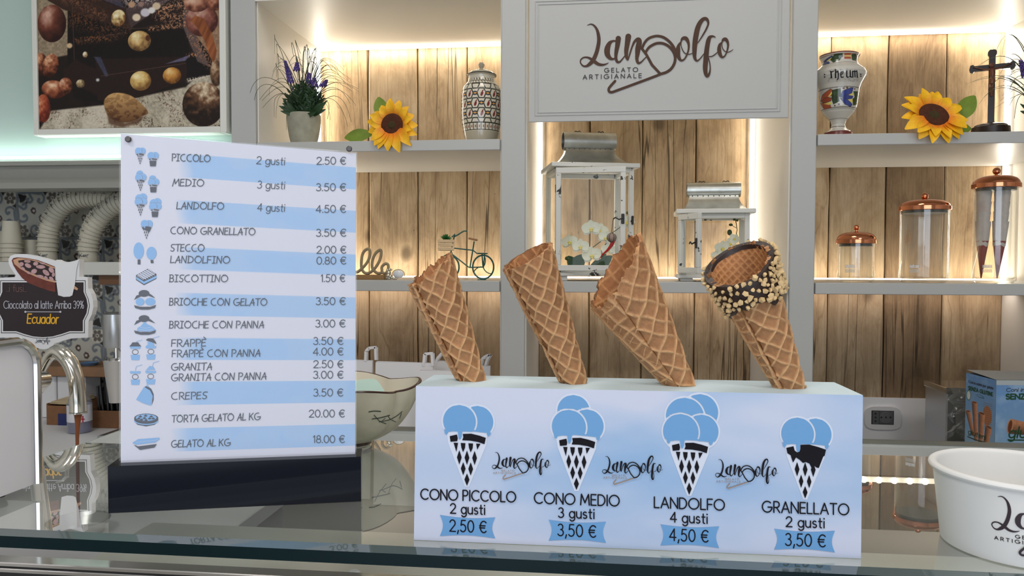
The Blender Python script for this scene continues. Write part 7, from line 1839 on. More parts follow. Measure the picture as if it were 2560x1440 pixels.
def pcone(cv, x0, y0, w0, x1, y1, w1, seed, dk=1.0):
    """printed picture of a rolled wafer"""
    d = np.array([x1-x0, y1-y0], float); L = np.hypot(*d); d /= L; n_ = np.array([-d[1], d[0]])
    P = [(x0+n_[0]*w0/2, y0+n_[1]*w0/2), (x0-n_[0]*w0/2, y0-n_[1]*w0/2), (x1-n_[0]*w1/2, y1-n_[1]*w1/2), (x1+n_[0]*w1/2, y1+n_[1]*w1/2)]
    m_ = cv.poly_mask(P); u = ((cv.X-x0)*n_[0]+(cv.Y-y0)*n_[1])/(w0*.5); k = np.clip(.95-.45*u*np.sign(-n_[0] if n_[0] else 1), .4, 1.2)[..., None]*(.9+.2*fnoise(cv.X, cv.Y, 3, 3, seed)[..., None])*dk
    cv.img = cv.img*(1-m_[..., None])+np.array(cone_c)*k*m_[..., None]
    an = math.degrees(math.atan2(n_[1], n_[0])); cv.ell(x0, y0, w0/2, w0*.20, rgb(196, 140, 100), ang=an); cv.ell(x0, y0, w0/2*.82, w0*.13, rgb(104, 52, 26), ang=an)
# left face; canvas units = 1/7.2 px of the close study, 76 wide
fh_px = 300; fl = lambda x, y: ((x-405)/7.0, (y-160)/7.0)
vis = 173.0
Hs = Pc.z-WZ; up_px = vis
cvL = Canvas(76, 390, 1.5, rgb(110, 150, 200)); sky(cvL, 5)
cvL.img[:] = cvL.img*.98
for (x0, y0, w0, x1, y1, w1) in ((790, 690, 130, 800, 1250, 130), ): 
    m_, u, v = cvL.ell_mask(*fl(800, 800), 11, 24); cvL.blend(m_, rgb(170, 112, 76))
    for k in range(-6, 8): cvL.line([fl(730, 800+k*34), fl(880, 790+k*34)], 1.0, rgb(120, 70, 46), alpha=.6)
pcone(cvL, *fl(455, 830), 13.5, *fl(560, 1230), 8, 2); pcone(cvL, *fl(570, 640), 14, *fl(610, 1300), 8, 3); pcone(cvL, *fl(705, 790), 17, *fl(690, 1330), 10, 4); pcone(cvL, *fl(830, 985), 16, *fl(770, 1420), 11, 6)
cvL.ell(*fl(460, 545), 6, 12.5, rgb(40, 80, 44)); cvL.ell(*fl(460, 545), 4.8, 11, rgb(206, 214, 208))
canvas_part('side_print', cvL, quad_fn(tp[3]-dr*.0004, tp[0]-dr*.0004, q_[0]-dr*.0004, q_[3]-dr*.0004), vcol('carton_print', .4), GB_, smooth=0)
cvR = Canvas(218, 390, 1.0, rgb(110, 150, 200)); sky(cvR, 7); pcone(cvR, 34, 110, 36, 120, 124, 22, 9, .9)
cvR.img[:12] = rgb(176, 184, 186)
canvas_part('front_print', cvR, quad_fn(tp[0]-dl*.0004, tp[1]-dl*.0004, q_[1]-dl*.0004, q_[0]-dl*.0004), vcol('carton_print_front', .4), GB_, smooth=0)
PLl, PLr = Plane3(Pc-dr*.0008, -dr), Plane3(Pc-dl*.0008, -dl)
z7 = lambda x, y: (2360+x/7.2, 920+y/7.2)
M_gr = mat('print_green', hexc(26, 70, 40), .5); M_dk = mat('print_slate', hexc(56, 62, 76), .5)
for s, a, b_, cap, w_, mt, sl, pl in (('Coni in cialda per gelato', (440, 262), (885, 385), 44, 1.0, M_dk, .2, PLl), ('SENZA GLUTINE', (440, 388), (876, 508), 62, 1.9, M_gr, 0, PLl),
                        ('gluteni', (432, 1180), (745, 1290), 85, 1.5, M_gr, .15, PLl), ('Coni in cialda', (1118, 425), (1760, 420), 62, 1.5, M_dk, .2, PLr), ('SENZA', (1120, 560), (1560, 556), 88, 3.6, M_gr, 0, PLr), ('gluteni', (1160, 1255), (1900, 1250), 190, 3.8, M_gr, .2, PLr)):
    mb = MB(); text_fn(mb, on_plane(pl), s, z7(*a), z7(*b_), cap/7.2, w_, GL, ls=.2, slant=sl); GB_.part('lettering', mb, mt, smooth=0)
for pl, pts, w_ in ((PLl, [(425, 1235), (560, 1290), (720, 1335)], 2.2), (PLr, [(1150, 1295), (1600, 1300)], 3.0), (PLl, [(570, 485), (620, 475), (700, 510), (720, 540), (650, 530), (600, 505), (720, 555)], .6)):
    mb = MB(); vs, fs = ribbon2d([z7(*p) for p in pts], w_); put2d(mb, vs, fs, on_plane(pl)); GB_.part('underline', mb, M_gr, smooth=0)

Yd = YF+.10
a, b = atY(2367, 972, Yd), atY(2418, 1100, Yd)
SD = Thing('steel_container', ((a.x+b.x)/2+.02, Yd+.05, WZ), 'brushed steel container draped with clear film beside the cone carton', 'container')
SD.part('body', bx((a.x, Yd, WZ), (b.x+.05, Yd+.12, a.z), .003), M_steel)
SD.part('rim', bx((a.x-.003, Yd-.003, a.z-.012), (b.x+.053, Yd+.123, a.z+.003), .002), M_chrome)
SD.part('slot', bx((atY(2383, 1040, Yd).x, Yd-.0012, atY(2383, 1060, Yd).z), (atY(2388, 1040, Yd).x, Yd-.0002, atY(2383, 1030, Yd).z), .0), M_dark)
P = np.zeros((26, 20, 3)); rn_ = np.random.RandomState(3); nz = rn_.rand(26, 20)
for j in range(26):
    for i in range(20):
        u, v = i/19, j/25; x = a.x+.002+(b.x+.03-a.x)*u*(1-.25*v*v); z = a.z+.004-(.115)*v
        P[j, i] = (x+(.007*math.sin(v*19+u*3)), Yd-.006-.010*(nz[j, i]-.3)*(.3+v)-(.010 if 2 < j < 22 else 0), z+.008*math.sin(u*14+v*5)*v)
SD.part('clear_film', MB().grid(P), pane_mat('crumpled_film', (0.9, 0.9, 0.9), .8, rough=.15, dirt=.10), smooth=0)
LW = struct('trim_3', bx((XL0, YF-.34, WZ-.03), (XR+.064, YB-.023, WZ-.0008), .002), mat('grey_worktop', (0.20, 0.20, 0.18), .4))

# ------------------------------------------------------------------ paper bags on the rear worktop
def bag(x0, x1, ytop, Y, label, handle=None, tilt=0.0, seed=1, skew=0.0):
    P0, P1 = atY(x0, ytop, Y), atY(x1, ytop, Y); w = P1.x-P0.x; d = .055; zt_ = P0.z; c = Vector(((P0.x+P1.x)/2, Y, WZ))
    T = Thing('paper_bag', c, label, 'paper bag', 'white paper carrier bags standing on the rear worktop')
    x0_, x1_ = P0.x, P1.x; zb = WZ+.0004; sk = skew*w; mb = MB(); t = .0006
    fr_ = [(x0_, Y-d/2, zb), (x1_, Y-d/2, zb), (x1_+sk, Y-.004, zt_-sk*.1), (x0_, Y-.004, zt_)]; bk = [(x0_, Y+d/2, zb), (x1_, Y+d/2, zb), (x1_+sk, Y+.004, zt_), (x0_, Y+.004, zt_+.002)]
    mid = lambda a, b: tuple((np.array(a)+np.array(b))/2)
    vs = fr_+bk; fs = [(0, 1, 2, 3), (5, 4, 7, 6), (4, 5, 1, 0)]
    ml, mlt = (x0_+.014, Y, zb), (x0_+.004, Y, zt_); mr_, mrt = (x1_-.014, Y, zb), (x1_-.004+sk, Y, zt_)
    vs += [ml, mlt, mr_, mrt]; fs += [(0, 3, 9, 8), (8, 9, 7, 4), (1, 10, 11, 2), (10, 5, 6, 11)]
    mb.add(vs, fs); T.part('bag_body', mb, M_paper, smooth=0)
    if handle:
        for dy, off in ((-.006, 0), (.006, 4)):
            pts = smooth_line([tuple(atY(hx+off, hy, Y+dy)) for hx, hy in handle], 3) if len(handle) > 6 else [atY(hx+off, hy, Y+dy) for hx, hy in handle]
            mb = MB(); pts = [Vector(p) for p in pts]
            for a_, b_ in zip(pts[:-1], pts[1:]):
                dv = (b_-a_).normalized(); sd = Vector((-dv.z, 0, dv.x))*.0032
                mb.add([a_-sd, a_+sd, b_+sd, b_-sd], [(0, 1, 2, 3)])
            T.part('handle', mb, M_paper, smooth=0)
    return T
bag(862, 932, 900, YF+.06, 'small white paper bag nearest the menu, twin handles up', [(913, 903), (914, 878), (921, 870), (938, 868), (939, 900)], seed=1)
bag(940, 1083, 905, YF+.02, 'wide white paper bag behind the flower bowl', [(1058, 915), (1061, 885), (1079, 883), (1081, 915)], seed=2)
bag(1050, 1150, 926, YF-.06, 'low white paper bag in front of the others beside the cone box', None, seed=3)
bag(1092, 1140, 903, YF+.10, 'narrow white paper bag behind the first cone', [(1086, 925), (1092, 897), (1104, 883), (1116, 880), (1118, 905)], seed=4)
bag(1150, 1226, 913, YF+.13, 'white paper bag with curled handle right of the first cone', [(1200, 915), (1204, 898), (1214, 890), (1224, 887), (1216, 902), (1213, 914)], seed=5)

# ------------------------------------------------------------------ ceramic flower bowl on the counter
bc = atZ(884, 1113, GZ); bc.z = GZ+.0004; bm_ = pxsize(bc)
BW = Thing('ceramic_bowl', bc, 'cream flower-shaped ceramic bowl with brown rim behind the menu', 'bowl')
nb_ = 96; RB = 158*bm_; HB = (1110-958)*bm_
def lobes(a, k): return 1+k*(abs(math.cos(2*(a-R(20))))**.7-.62)*.20
prof = [(.24, 0), (.27, .02), (.25, .07), (.40, .12), (.66, .28), (.84, .52), (.95, .78), (1.0, 1.0)]
prs = smooth_line(prof, 4)
P = np.array([[(bc.x+p[0]*RB*lobes(2*math.pi*i/nb_, p[1])*math.cos(2*math.pi*i/nb_), bc.y+p[0]*RB*lobes(2*math.pi*i/nb_, p[1])*math.sin(2*math.pi*i/nb_), GZ+.0004+HB*p[1]+HB*.045*p[1]**3*math.cos(4*(2*math.pi*i/nb_-R(20)))) for i in range(nb_+1)] for p in prs])
M_bowl = mat('crackled_cream', hexc(226, 218, 196), .25, coat=.2, noise=.08, nscale=40)
b_out = BW.part('bowl_wall', MB().grid(P), M_bowl, sharp=False)
Pi = P.copy(); cx_ = np.array([bc.x, bc.y]); Pi[..., :2] = cx_+(P[..., :2]-cx_)*.955; Pi[:, :, 2] = P[:, :, 2]+.0015
Pi = Pi[10:]
mb = MB().grid(Pi); n_r = Pi.shape[0]; mb.v.append((bc.x, bc.y, float(Pi[0, :, 2].mean()))); 
for i in range(nb_): mb.f.append((len(mb.v)-1, i+1, i))
BW.part('bowl_inside', mb, mat('bowl_inner_glaze', hexc(230, 224, 206), .25, coat=.3), sharp=False)
M_brim = mat('brown_glaze', hexc(64, 34, 24), .25, coat=.3)
rimline = [tuple((P[-1, i]+Pi[-1, i])/2) for i in range(nb_+1)]
BW.part('rim_line', MB().tube(rimline, .0016, 6, cap=False), M_brim)
BW.part('foot_band', MB().lathe([(.265*RB, .004), (.285*RB, .003), (.275*RB, .012), (.30*RB, .017)], bc, 48, cap=False), M_brim)
mb = MB(); M_hatch = mat('green_brushwork', hexc(34, 60, 48), .3)
try:
    fb = on_mesh(b_out, .0008); z36 = lambda x, y: (880+x/3.6, 760+y/3.6)
    for pts, w_ in (([(152, 972), (200, 964), (258, 968)], 2.2), ([(182, 1036), (260, 1024), (340, 1002)], 2.0), ([(245, 1062), (330, 1045), (400, 1010), (452, 968)], 1.6), ([(200, 1002), (250, 1055), (305, 1078)], 1.8), ([(325, 1008), (350, 1040), (395, 1062)], 1.5), ([(270, 1055), (300, 1030)], 1.2), ([(430, 1030), (445, 985)], 1.4)):
        vs, fs = ribbon2d([z36(*p) for p in smooth_line(pts, 5)], w_); put2d(mb, vs, fs, fb)
    BW.part('brushed_lattice', mb, M_hatch, smooth=0, kind='stuff')
except Exception as e: print('hatch', e)
for k, (dx, dy, rz, col, nm) in enumerate(((-.055, -.02, 12, (.75, .74, .78), 'white leaflet lying in the flower bowl'), (-.015, -.035, -25, (.70, .60, .62), 'pink leaflet lying in the flower bowl'), (-.02, -.012, 40, (.48, .68, .62), 'mint green leaflet lying in the flower bowl'))):
    z = GZ+HB*(.80+.05*k); M_ = Matrix.Translation((bc.x+dx*.6+.005, bc.y+dy*.5, z)) @ Matrix.Rotation(R(rz), 4, 'Z') @ Matrix.Rotation(R(9-6*k), 4, 'Y') @ Matrix.Rotation(R(6+3*k), 4, 'X')
    P_ = np.zeros((7, 7, 3))
    for j in range(7):
        for i in range(7):
            u, v = i/6-.5, j/6-.5; P_[j, i] = tuple(M_ @ Vector((u*.085, v*.055, .006*math.sin(u*4)+.004*math.cos(v*5))))
    mb = MB().grid(P_)
    single('leaflet', mb, mat('leaflet_paper', col, .6), nm, 'leaflet', sharp=False)

# ------------------------------------------------------------------ chocolate dispenser at the left
mtop = atY(20, 857, .86)
f0_, f1m = atZ(2, 1243, GZ+.010), atZ(96, 1207, GZ+.010)
ex = Vector((f1m.x-f0_.x, f1m.y-f0_.y, 0)).normalized(); Cn = Vector((f1m.x, f1m.y, 0)); out_ = Vector((ex.y, -ex.x, 0)); out_ = out_ if out_.dot(EYE-Cn) > 0 else -out_
PLc = Plane3(Cn, out_)
Dl = .30; Wd = .26; LZ = zt(-.45)
ztm = PLc.hit(5, 858).z
CD = Thing('chocolate_dispenser', Vector((Cn.x, Cn.y, GZ))-ex*Dl/2-out_*Wd/2, 'white enamelled chocolate fountain dispenser with chrome edging and tap', 'dispenser')
zb_ = GZ+.010
rad = .028
sec = []                                           # side outline, rounded at the far upper corner
for k in range(9): a = math.pi/2*k/8; sec.append((-rad+rad*math.sin(a), ztm-rad+rad*math.cos(a)))
sec = [(-Dl, zb_), (-Dl, ztm)]+sec+[(0, zb_)]
cham = .004
base_ = [Cn+ex*s_q+Vector((0, 0, z)) for s_q, z in sec]
fixn(CD.part('housing', MB().prism([p-out_*.001 for p in base_], -out_*Wd), mat('white_enamel', (0.86, 0.85, 0.90), .2, coat=.2)))
rim_ = [p+out_*.0005 for p in base_[1:]]
CD.part('chrome_edge', MB().tube(rim_, .0042, 8), M_chrome)
back_ = [p-out_*.004+ex*.002 for p in base_[2:]]
CD.part('chrome_band', MB().tube([p-out_*.006 for p in rim_[1:]], .0026, 8), M_chrome)
for s1, s2 in ((-.02, -.03), (-.27, -.03), (-.02, -.22), (-.27, -.22)):
    CD.part('foot', MB().lathe([(.007, 0), (.009, .010)], Cn+ex*s1+out_*s2+Vector((0, 0, GZ+.0003)), 16), M_dark)
M_tap = mat('tap_steel', (0.74, 0.70, 0.63), .14, 1.0)
Yt = 1.16
z48 = lambda x, y: (90+x/4.8, 820+y/4.8)
path = smooth_line([(-60, 820, 34), (10, 700, 46), (50, 560, 50), (105, 430, 56), (170, 330, 68), (250, 285, 84), (330, 320, 92), (410, 420, 92), (465, 560, 90), (492, 720, 88), (503, 880, 94), (506, 1000, 98)], 5)
mt_ = pxsize(atY(150, 950, Yt))/4.8
CD.part('tap_arch', MB().tube([atY(*z48(p[0], p[1]), Yt) for p in path], [p[2]*mt_ for p in path], 24), M_tap)
c_ = atY(*z48(506, 1008), Yt); CD.part('tap_lip', MB().lathe([(96*mt_, 0), (99*mt_, -.002), (60*mt_, -.0035), (.0001, -.0035)], c_, 24, cap=False), M_chrome)
M_stream = mat('melted_milk_chocolate', hexc(150, 84, 48), .2, coat=.4)
zst = LZ+.0004
CD.part('chocolate_stream', MB().tube([atY(*z48(505, 1022), Yt), atY(*z48(503, 1080), Yt), atY(*z48(500, 1150), Yt), atY(*z48(497, 1240), Yt), atY(*z48(495, 1330), Yt), Vector((atY(*z48(494, 1330), Yt).x, Yt, zst+.01))], [48*mt_, 38*mt_, 30*mt_, 24*mt_, 20*mt_, 18*mt_], 14), M_stream)
sx_ = atY(*z48(494, 1330), Yt).x
CD.part('drip_basin', MB().lathe([(.0001, 0), (.035, 0), (.048, .022), (.0465, .022), (.034, .003), (.0001, .003)], (sx_, Yt+0.0, zst), 32, cap=False), M_steel)
CD.part('feed_pipe', MB().tube([Cn+ex*-.03-out_*.07+Vector((0, 0, ztm-.05)), Cn+ex*.10-out_*.075+Vector((0, 0, ztm-.06)), atY(*z48(-60, 820), Yt)], .010, 12), M_tap)
CD.part('sign_bracket', MB().tube([atY(*z48(230, 190), Yt-.035), atY(*z48(300, 215), Yt-.035), atY(*z48(345, 260), Yt-.035), atY(*z48(350, 350), Yt-.030), atY(*z48(320, 400), Yt-.028)], .005, 8, flat=.4), pane_mat('clear_clip', (.93, .93, .9), 1.6, rough=.05, dirt=.10))

# shaped card sign fixed over the tap
Yn = 1.262
PN = vplane((0, Yn, 0), (1, Yn-.05, 0)); PN = Plane3(atY(110, 760, Yn), (.10, -1, 0))
z53 = lambda x, y: (x/5.333, 620+y/5.333)
right = [(1058, 150), (1058, 385), (1170, 395), (1175, 540), (1215, 610), (1240, 700), (1243, 790), (1222, 890), (1180, 975), (1175, 1195), (950, 1205), (840, 1235), (740, 1275), (700, 1310), (650, 1338), (590, 1352), (530, 1345), (470, 1320), (420, 1285), (370, 1240), (230, 1195), (-25, 1195)]
leftp = [(-25, 975), (-70, 890), (-95, 790), (-92, 700), (-62, 610), (-22, 540), (-18, 398), (195, 388), (208, 365), (180, 320), (140, 260), (115, 205), (113, 150), (140, 105), (200, 82), (300, 80), (430, 98), (560, 132), (735, 180), (757, 156), (800, 178), (870, 192), (950, 190), (1010, 165)]
outl = right+leftp
TS_ = Thing('card_sign', PN.hit(*z53(570, 1350)), 'die-cut dark card sign with cocoa pod over the dispenser tap', 'sign')
f_pts = [PN.hit(*z53(x, y)) for x, y in outl]; thk = .014
fixn(TS_.part('board', MB().prism(f_pts, -PN.n*thk), M_whitep, smooth=0))
n1_, n2_, n3_, n4_ = on_plane(PN, .0003), on_plane(PN, .0005), on_plane(PN, .0007), on_plane(PN, .0009)
T53 = lambda L: [z53(x, y) for x, y in L]
mir = lambda L: L+[(1144-x, y) for x, y in L[::-1]]
def frame_pts(d):
    R_ = [(572, 432-0*d), (1140-d, 432+d), (1140-d, 590-d*.2), (1180-d, 680), (1195-d, 770), (1178-d, 870), (1130-d, 968), (1130-d, 1135-d), (930, 1135-d), (820, 1172-d), (700, 1200-d*.8), (572, 1210-d*.8)]
    L_ = [(1144-x, y) for x, y in R_[::-1]]
    L_ = [p for p in L_ if not (p[1] < 433+d and p[0] > 20+d)]
    return R_, L_
def framep(d): 
    R_, L_ = frame_pts(d); return R_[1:]+L_+[(20+d-14, 432+d)]
mb = MB(); fill_fn(mb, n1_, T53(framep(0))); TS_.part('dark_border', mb, M_ink, smooth=0)
mb = MB(); fill_fn(mb, n2_, T53(framep(8))); TS_.part('pale_border', mb, M_whitep, smooth=0)
M_panel = mat('aubergine_print', (0.022, 0.012, 0.016), .35)
mb = MB(); fill_fn(mb, n3_, T53(framep(26))); TS_.part('dark_panel', mb, M_panel, smooth=0)
# cocoa pod, its beans and the cup
M_pod = mat('pod_red_brown', hexc(112, 50, 38), .45, noise=.25, nscale=120); M_podin = mat('pod_inside', hexc(44, 26, 28), .5); M_bean = mat('pink_bean', hexc(196, 156, 158), .5, noise=.18, nscale=200); M_cuff = mat('pod_edge', hexc(206, 160, 126), .5)
zo = lambda L: [(x/6.0, 460+y/6.0) for x, y in L]
mb = MB(); fill_fn(mb, n4_, zo([(175, 1145), (200, 1110), (260, 1100), (400, 1110), (560, 1140), (700, 1190), (820, 1240), (830, 1620), (740, 1600), (560, 1540), (420, 1480), (330, 1410), (260, 1320), (200, 1220)])); TS_.part('cocoa_pod', mb, M_pod, smooth=0)
n5_, n6_, n7_ = on_plane(PN, .0011), on_plane(PN, .0013), on_plane(PN, .0015)
mb = MB(); fill_fn(mb, n5_, zo([(195, 1140), (270, 1112), (400, 1118), (560, 1150), (820, 1250), (828, 1480), (700, 1450), (560, 1400), (420, 1340), (300, 1270), (215, 1200)])); TS_.part('pod_rim', mb, M_cuff, smooth=0)
mb = MB(); fill_fn(mb, n6_, zo([(270, 1150), (400, 1130), (560, 1165), (820, 1270), (826, 1450), (700, 1420), (560, 1370), (420, 1310), (310, 1250)])); TS_.part('pod_hollow', mb, M_podin, smooth=0)
for x, y, a_, b_, r_ in ((315, 1205, 42, 32, -20), (420, 1225, 52, 30, 25), (410, 1160, 50, 22, 5), (535, 1195, 38, 30, -10), (610, 1243, 70, 28, 3), (345, 1270, 34, 22, 40), (510, 1310, 46, 36, -25), (690, 1330, 60, 34, 40), (770, 1290, 50, 34, 50), (640, 1190, 40, 14, 10), (600, 1385, 56, 22, 8), (430, 1330, 34, 18, 25), (690, 1410, 34, 24, 50), (770, 1420, 40, 24, 40), (800, 1360, 22, 34, 10)):
    mb = MB(); fill_fn(mb, n7_, [(px_/6.0, 460+py_/6.0) for px_, py_ in ell(x, y, a_, b_, n=16, rot=r_)]); TS_.part('cocoa_bean', mb, M_bean, smooth=0)
mb = MB(); fill_fn(mb, on_plane(PN, .0018), T53([(738, 240), (745, 175), (757, 162), (870, 200), (1050, 158), (1020, 280), (1000, 480), (965, 630), (930, 648), (850, 652), (775, 630), (755, 480)])); TS_.part('printed_cup', mb, M_whitep, smooth=0)
mb = MB(); fill_fn(mb, n5_, T53([(990, 500), (1040, 540), (1030, 565), (985, 545)])); TS_.part('nut_piece', mb, M_cuff, smooth=0)
M_sil = mat('print_silver', hexc(196, 196, 206), .4); M_yel = mat('print_yellow', hexc(232, 176, 40), .4); M_tau = mat('print_taupe', hexc(120, 88, 82), .4)
for s, a, b_, cap, w_, mt, sl in (('..i fusi..', (85, 580), (352, 585), 90, 1.3, M_tau, 0), ('Cioccolato al latte Arriba 39%', (50, 806), (1115, 806), 100, 1.6, M_sil, 0), ('Ecuador', (362, 1002), (772, 1008), 122, 3.0, M_yel, .12)):
    mb = MB(); text_fn(mb, on_plane(PN, .0010), s, z53(*a), z53(*b_), cap/5.333, w_, GL, ls=.17, slant=sl); TS_.part('lettering', mb, mt, smooth=0)
mb = MB(); vs, fs = ribbon2d(T53([(338, 850), (804, 852)]), 1.6); put2d(mb, vs, fs, on_plane(PN, .0010))
for x in (338, 804): fill_fn(mb, on_plane(PN, .0010), T53(ell(x, 851, 14)))
TS_.part('divider', mb, M_sil, smooth=0)
mb = MB(); k = 205/5.333/2514; F = ((lambda x, y: (465/5.333+(x-125)*k, 620+1262/5.333+(y-820)*k*1.15)), k*1.1); logo(mb, n1_, F); logo_lines(mb, n1_, F, LOGO_BAR); TS_.part('script_lettering', mb, M_dk, smooth=0)

# ------------------------------------------------------------------ lower left worktop and what stands on it
struct('trim_4', bx((-2.5, 1.105, LZ-.03), (XL0+.30, YF-.36, LZ-.0006), .002).box((-2.5, YF-.36, LZ-.03), (XL0-.002, YT-.0005-.006, LZ-.0006), .002), M_whitep)
single('left_base_cabinet', bx((-2.5, 1.13, 0), (XL0+.28, YF-.36, LZ-.031)).box((-2.5, YF-.36, 0), (XL0-.004, YT-.01, LZ-.031)), M_white, 'white base cabinet under the left worktop', 'cabinet')
M_kraft = mat('kraft_board', hexc(132, 92, 62), .8, noise=.1, nscale=60)
Yk = 1.93
LK = lambda x, y, Y=Yk: atY(x, y, Y)
def carton(label, x0, x1, ytop, Y, depth, extra=None):
    a, b = atY(x0, ytop, Y), atY(x1, ytop, Y); c = Vector(((a.x+b.x)/2, Y+depth/2, LZ)); T = Thing('kraft_box', c, label, 'box'); t = .003
    x0_, x1_, z0_, z1_ = a.x, b.x, LZ, a.z
    T.part('base', bx((x0_, Y, z0_), (x1_, Y+depth, z0_+t)), M_kraft)
    for w_ in (((x0_, Y, z0_+t), (x0_+t, Y+depth, z1_+.006)), ((x1_-t, Y, z0_+t), (x1_, Y+depth, z1_)), ((x0_+t, Y+depth-t, z0_+t), (x1_-t, Y+depth, z1_+.006)), ((x0_+t, Y, z0_+t), (x1_-t, Y+t, z1_))): T.part('wall', bx(*w_), M_kraft)
    return T, x0_, x1_, z1_
T, x0_, x1_, z1_ = carton('small kraft box with blue cut-out at the left worktop', 116, 176, 1014, Yk, .12)
T.part('blue_insert', bx((atY(145, 1000, Yk).x, Yk-.0015, atY(145, 1072, Yk).z), (atY(168, 1000, Yk).x, Yk-.0003, atY(145, 1034, Yk).z)), mat('blue_card', hexc(34, 44, 100), .5), smooth=0)
for k in range(4):
    z = z1_+.003+k*.0022
    single('napkin', MB().box((x0_+.006, Yk+.006, z), (x1_-.006, Yk+.11, z+.0018), .0006, Matrix.Translation(((x0_+x1_)/2, Yk+.06, z)) @ Matrix.Rotation(R(4*k-6), 4, 'Z') @ Matrix.Translation((-(x0_+x1_)/2, -Yk-.06, -z))), mat('cream_napkin', hexc(206, 186, 150), .8),
           ['lowest cream napkin on the small kraft box', 'second cream napkin from the bottom on the kraft box', 'third cream napkin from the bottom on the kraft box', 'topmost cream napkin on the small kraft box'][k], 'napkin', group='napkins on the kraft box')
T, x0_, x1_, z1_ = carton('large kraft box full of black straws', 226, 330, 1026, Yk-.02, .13)
rn = random.Random(6); M_straw = mat('black_straw', (0.010, 0.010, 0.011), .35)
sp = bpy.data.meshes.new('straw'); mb = MB().lathe([(.0034, 0), (.0034, .105)], (0, 0, 0), 9, cap=False); sp.from_pydata([tuple(v) for v in mb.v], [], mb.f); sp.materials.append(M_straw)
for k in range(34):
    o = bpy.data.objects.new('drinking_straw', sp); COL.objects.link(o); fx = k % 9; fy = k//9
    xx = x0_+.012+(x1_-x0_-.024)*fx/8; o.location = (xx, Yk+.005+fy*.022, LZ+.0045); ln = -.20 if xx < (x0_+x1_)/2 else .16
    o.rotation_euler = (R(-4+rn.uniform(-3, 3)), R(math.degrees(ln)*.7+rn.uniform(-3, 3)), 0)
    o['label'] = 'black drinking straw standing in the large kraft box'; o['category'] = 'straw'; o['group'] = 'black drinking straws in the kraft box'
Yb_ = 1.86
cb = atY(200, 1090, Yb_); mbp = pxsize(cb)
SB = Thing('spray_bottle', (cb.x, Yb_, LZ), 'clear bottle with white label and small red cross', 'bottle')
SB.part('bottle', MB().lathe([(.0001, 0), (27*mbp, 0), (28*mbp, .004), (28*mbp, .078), (24*mbp, .090), (11*mbp, .100), (10*mbp, .112)], (cb.x, Yb_, LZ+.0003), 40, cap=False), pane_mat('bottle_plastic', (.82, .84, .92), 1.2, dirt=.15))
SB.part('liquid', MB().lathe([(.0001, .002), (26*mbp, .002), (26*mbp, .045), (.0001, .045)], (cb.x, Yb_, LZ), 32, cap=False), mat('bluish_liquid', hexc(150, 150, 190), .1, trans=.5))
SB.part('label', MB().lathe([(28.4*mbp, .030), (28.4*mbp, .074)], (cb.x, Yb_, LZ), 40, cap=False), mat('bottle_label', (.74, .74, .80), .5))
SB.part('cap', MB().lathe([(11*mbp, .110), (12*mbp, .112), (12*mbp, .126), (.0001, .126)], (cb.x, Yb_, LZ), 24, cap=False), M_whitep)
def bw(x, y):
    c = Vector((cb.x, Yb_, 0)); o = EYE-c; d = ray(x, y); rr = 28.8*mbp; A = d.x**2+d.y**2; Bq = o.x*d.x+o.y*d.y; C_ = o.x**2+o.y**2-rr*rr; t = (-Bq-math.sqrt(max(0, Bq*Bq-A*C_)))/A; return EYE+d*t
mb = MB(); vs, fs = ribbon2d([(207, 1041), (207, 1055)], 3.4); put2d(mb, vs, fs, bw); vs, fs = ribbon2d([(203.5, 1048), (210.5, 1048)], 3.2); put2d(mb, vs, fs, bw); SB.part('red_cross', mb, mat('cross_red', hexc(176, 40, 70), .5), smooth=0)
# plank shelf with blue dish, white box under it
Ypl = YF+.16
a, b = atY(60, 915, Ypl), atY(330, 945, Ypl)
single('plank_shelf', bx((a.x, Ypl, b.z), (b.x, YT-.008, a.z), .002), mat('brown_plank', hexc(140, 104, 74), .6, noise=.15, nscale=30), 'brown wooden plank shelf above the straw box', 'shelf')
a2 = atY(212, 912, Ypl+.03); single('blue_dish', MB().lathe([(.0001, 0), (.018, 0), (.026, .008), (.0245, .008), (.017, .0015), (.0001, .0015)], Vector((a2.x+.008, Ypl+.04, a.z+.0003)), 32, cap=False), mat('blue_glaze', hexc(96, 128, 164), .3), 'small blue dish on the brown plank shelf', 'dish')
a3, b3 = atY(90, 950, Ypl+.03), atY(140, 1040, Ypl+.03); single('white_canister', MB().box((a3.x, Ypl+.03, LZ+.0003), (b3.x, Ypl+.10, b.z-.004), .003), M_whitep, 'tall white box standing under the plank shelf behind the tap', 'box')
a4, b4 = atY(142, 950, Ypl+.03), atY(214, 1040, Ypl+.03); single('white_canister', MB().box((a4.x, Ypl+.03, LZ+.0003), (b4.x, Ypl+.10, b.z-.004), .003), M_whitep, 'white box under the plank shelf seen through the tap arch', 'box')
Yx = 1.80
cm = atY(291, 900, Yx); mx_ = pxsize(cm); zx_ = lambda y: atY(291, y, Yx).z
DM = Thing('drink_mixer', (cm.x, Yx+.03, LZ), 'steel drink mixer with hanging steel beaker left of the menu', 'mixer')
DM.part('motor_head', MB().lathe([(26*mx_, zx_(868)), (29*mx_, zx_(860)), (30*mx_, zx_(800)), (29*mx_, zx_(785)), (24*mx_, zx_(781)), (.0001, zx_(780.5))], (cm.x, Yx, 0), 40, cap=False), M_steel)
DM.part('spindle', MB().rod((cm.x, Yx, zx_(870)), (cm.x, Yx, zx_(960)), .003), M_chrome)
DM.part('beaker', MB().lathe([(.0001, zx_(1005)), (18*mx_, zx_(1005)), (30*mx_, zx_(902)), (31*mx_, zx_(900)), (30*mx_, zx_(898)), (28.5*mx_, zx_(903)), (17*mx_, zx_(1003)), (.0001, zx_(1003))], (cm.x, Yx, 0), 40, cap=False), M_chrome)
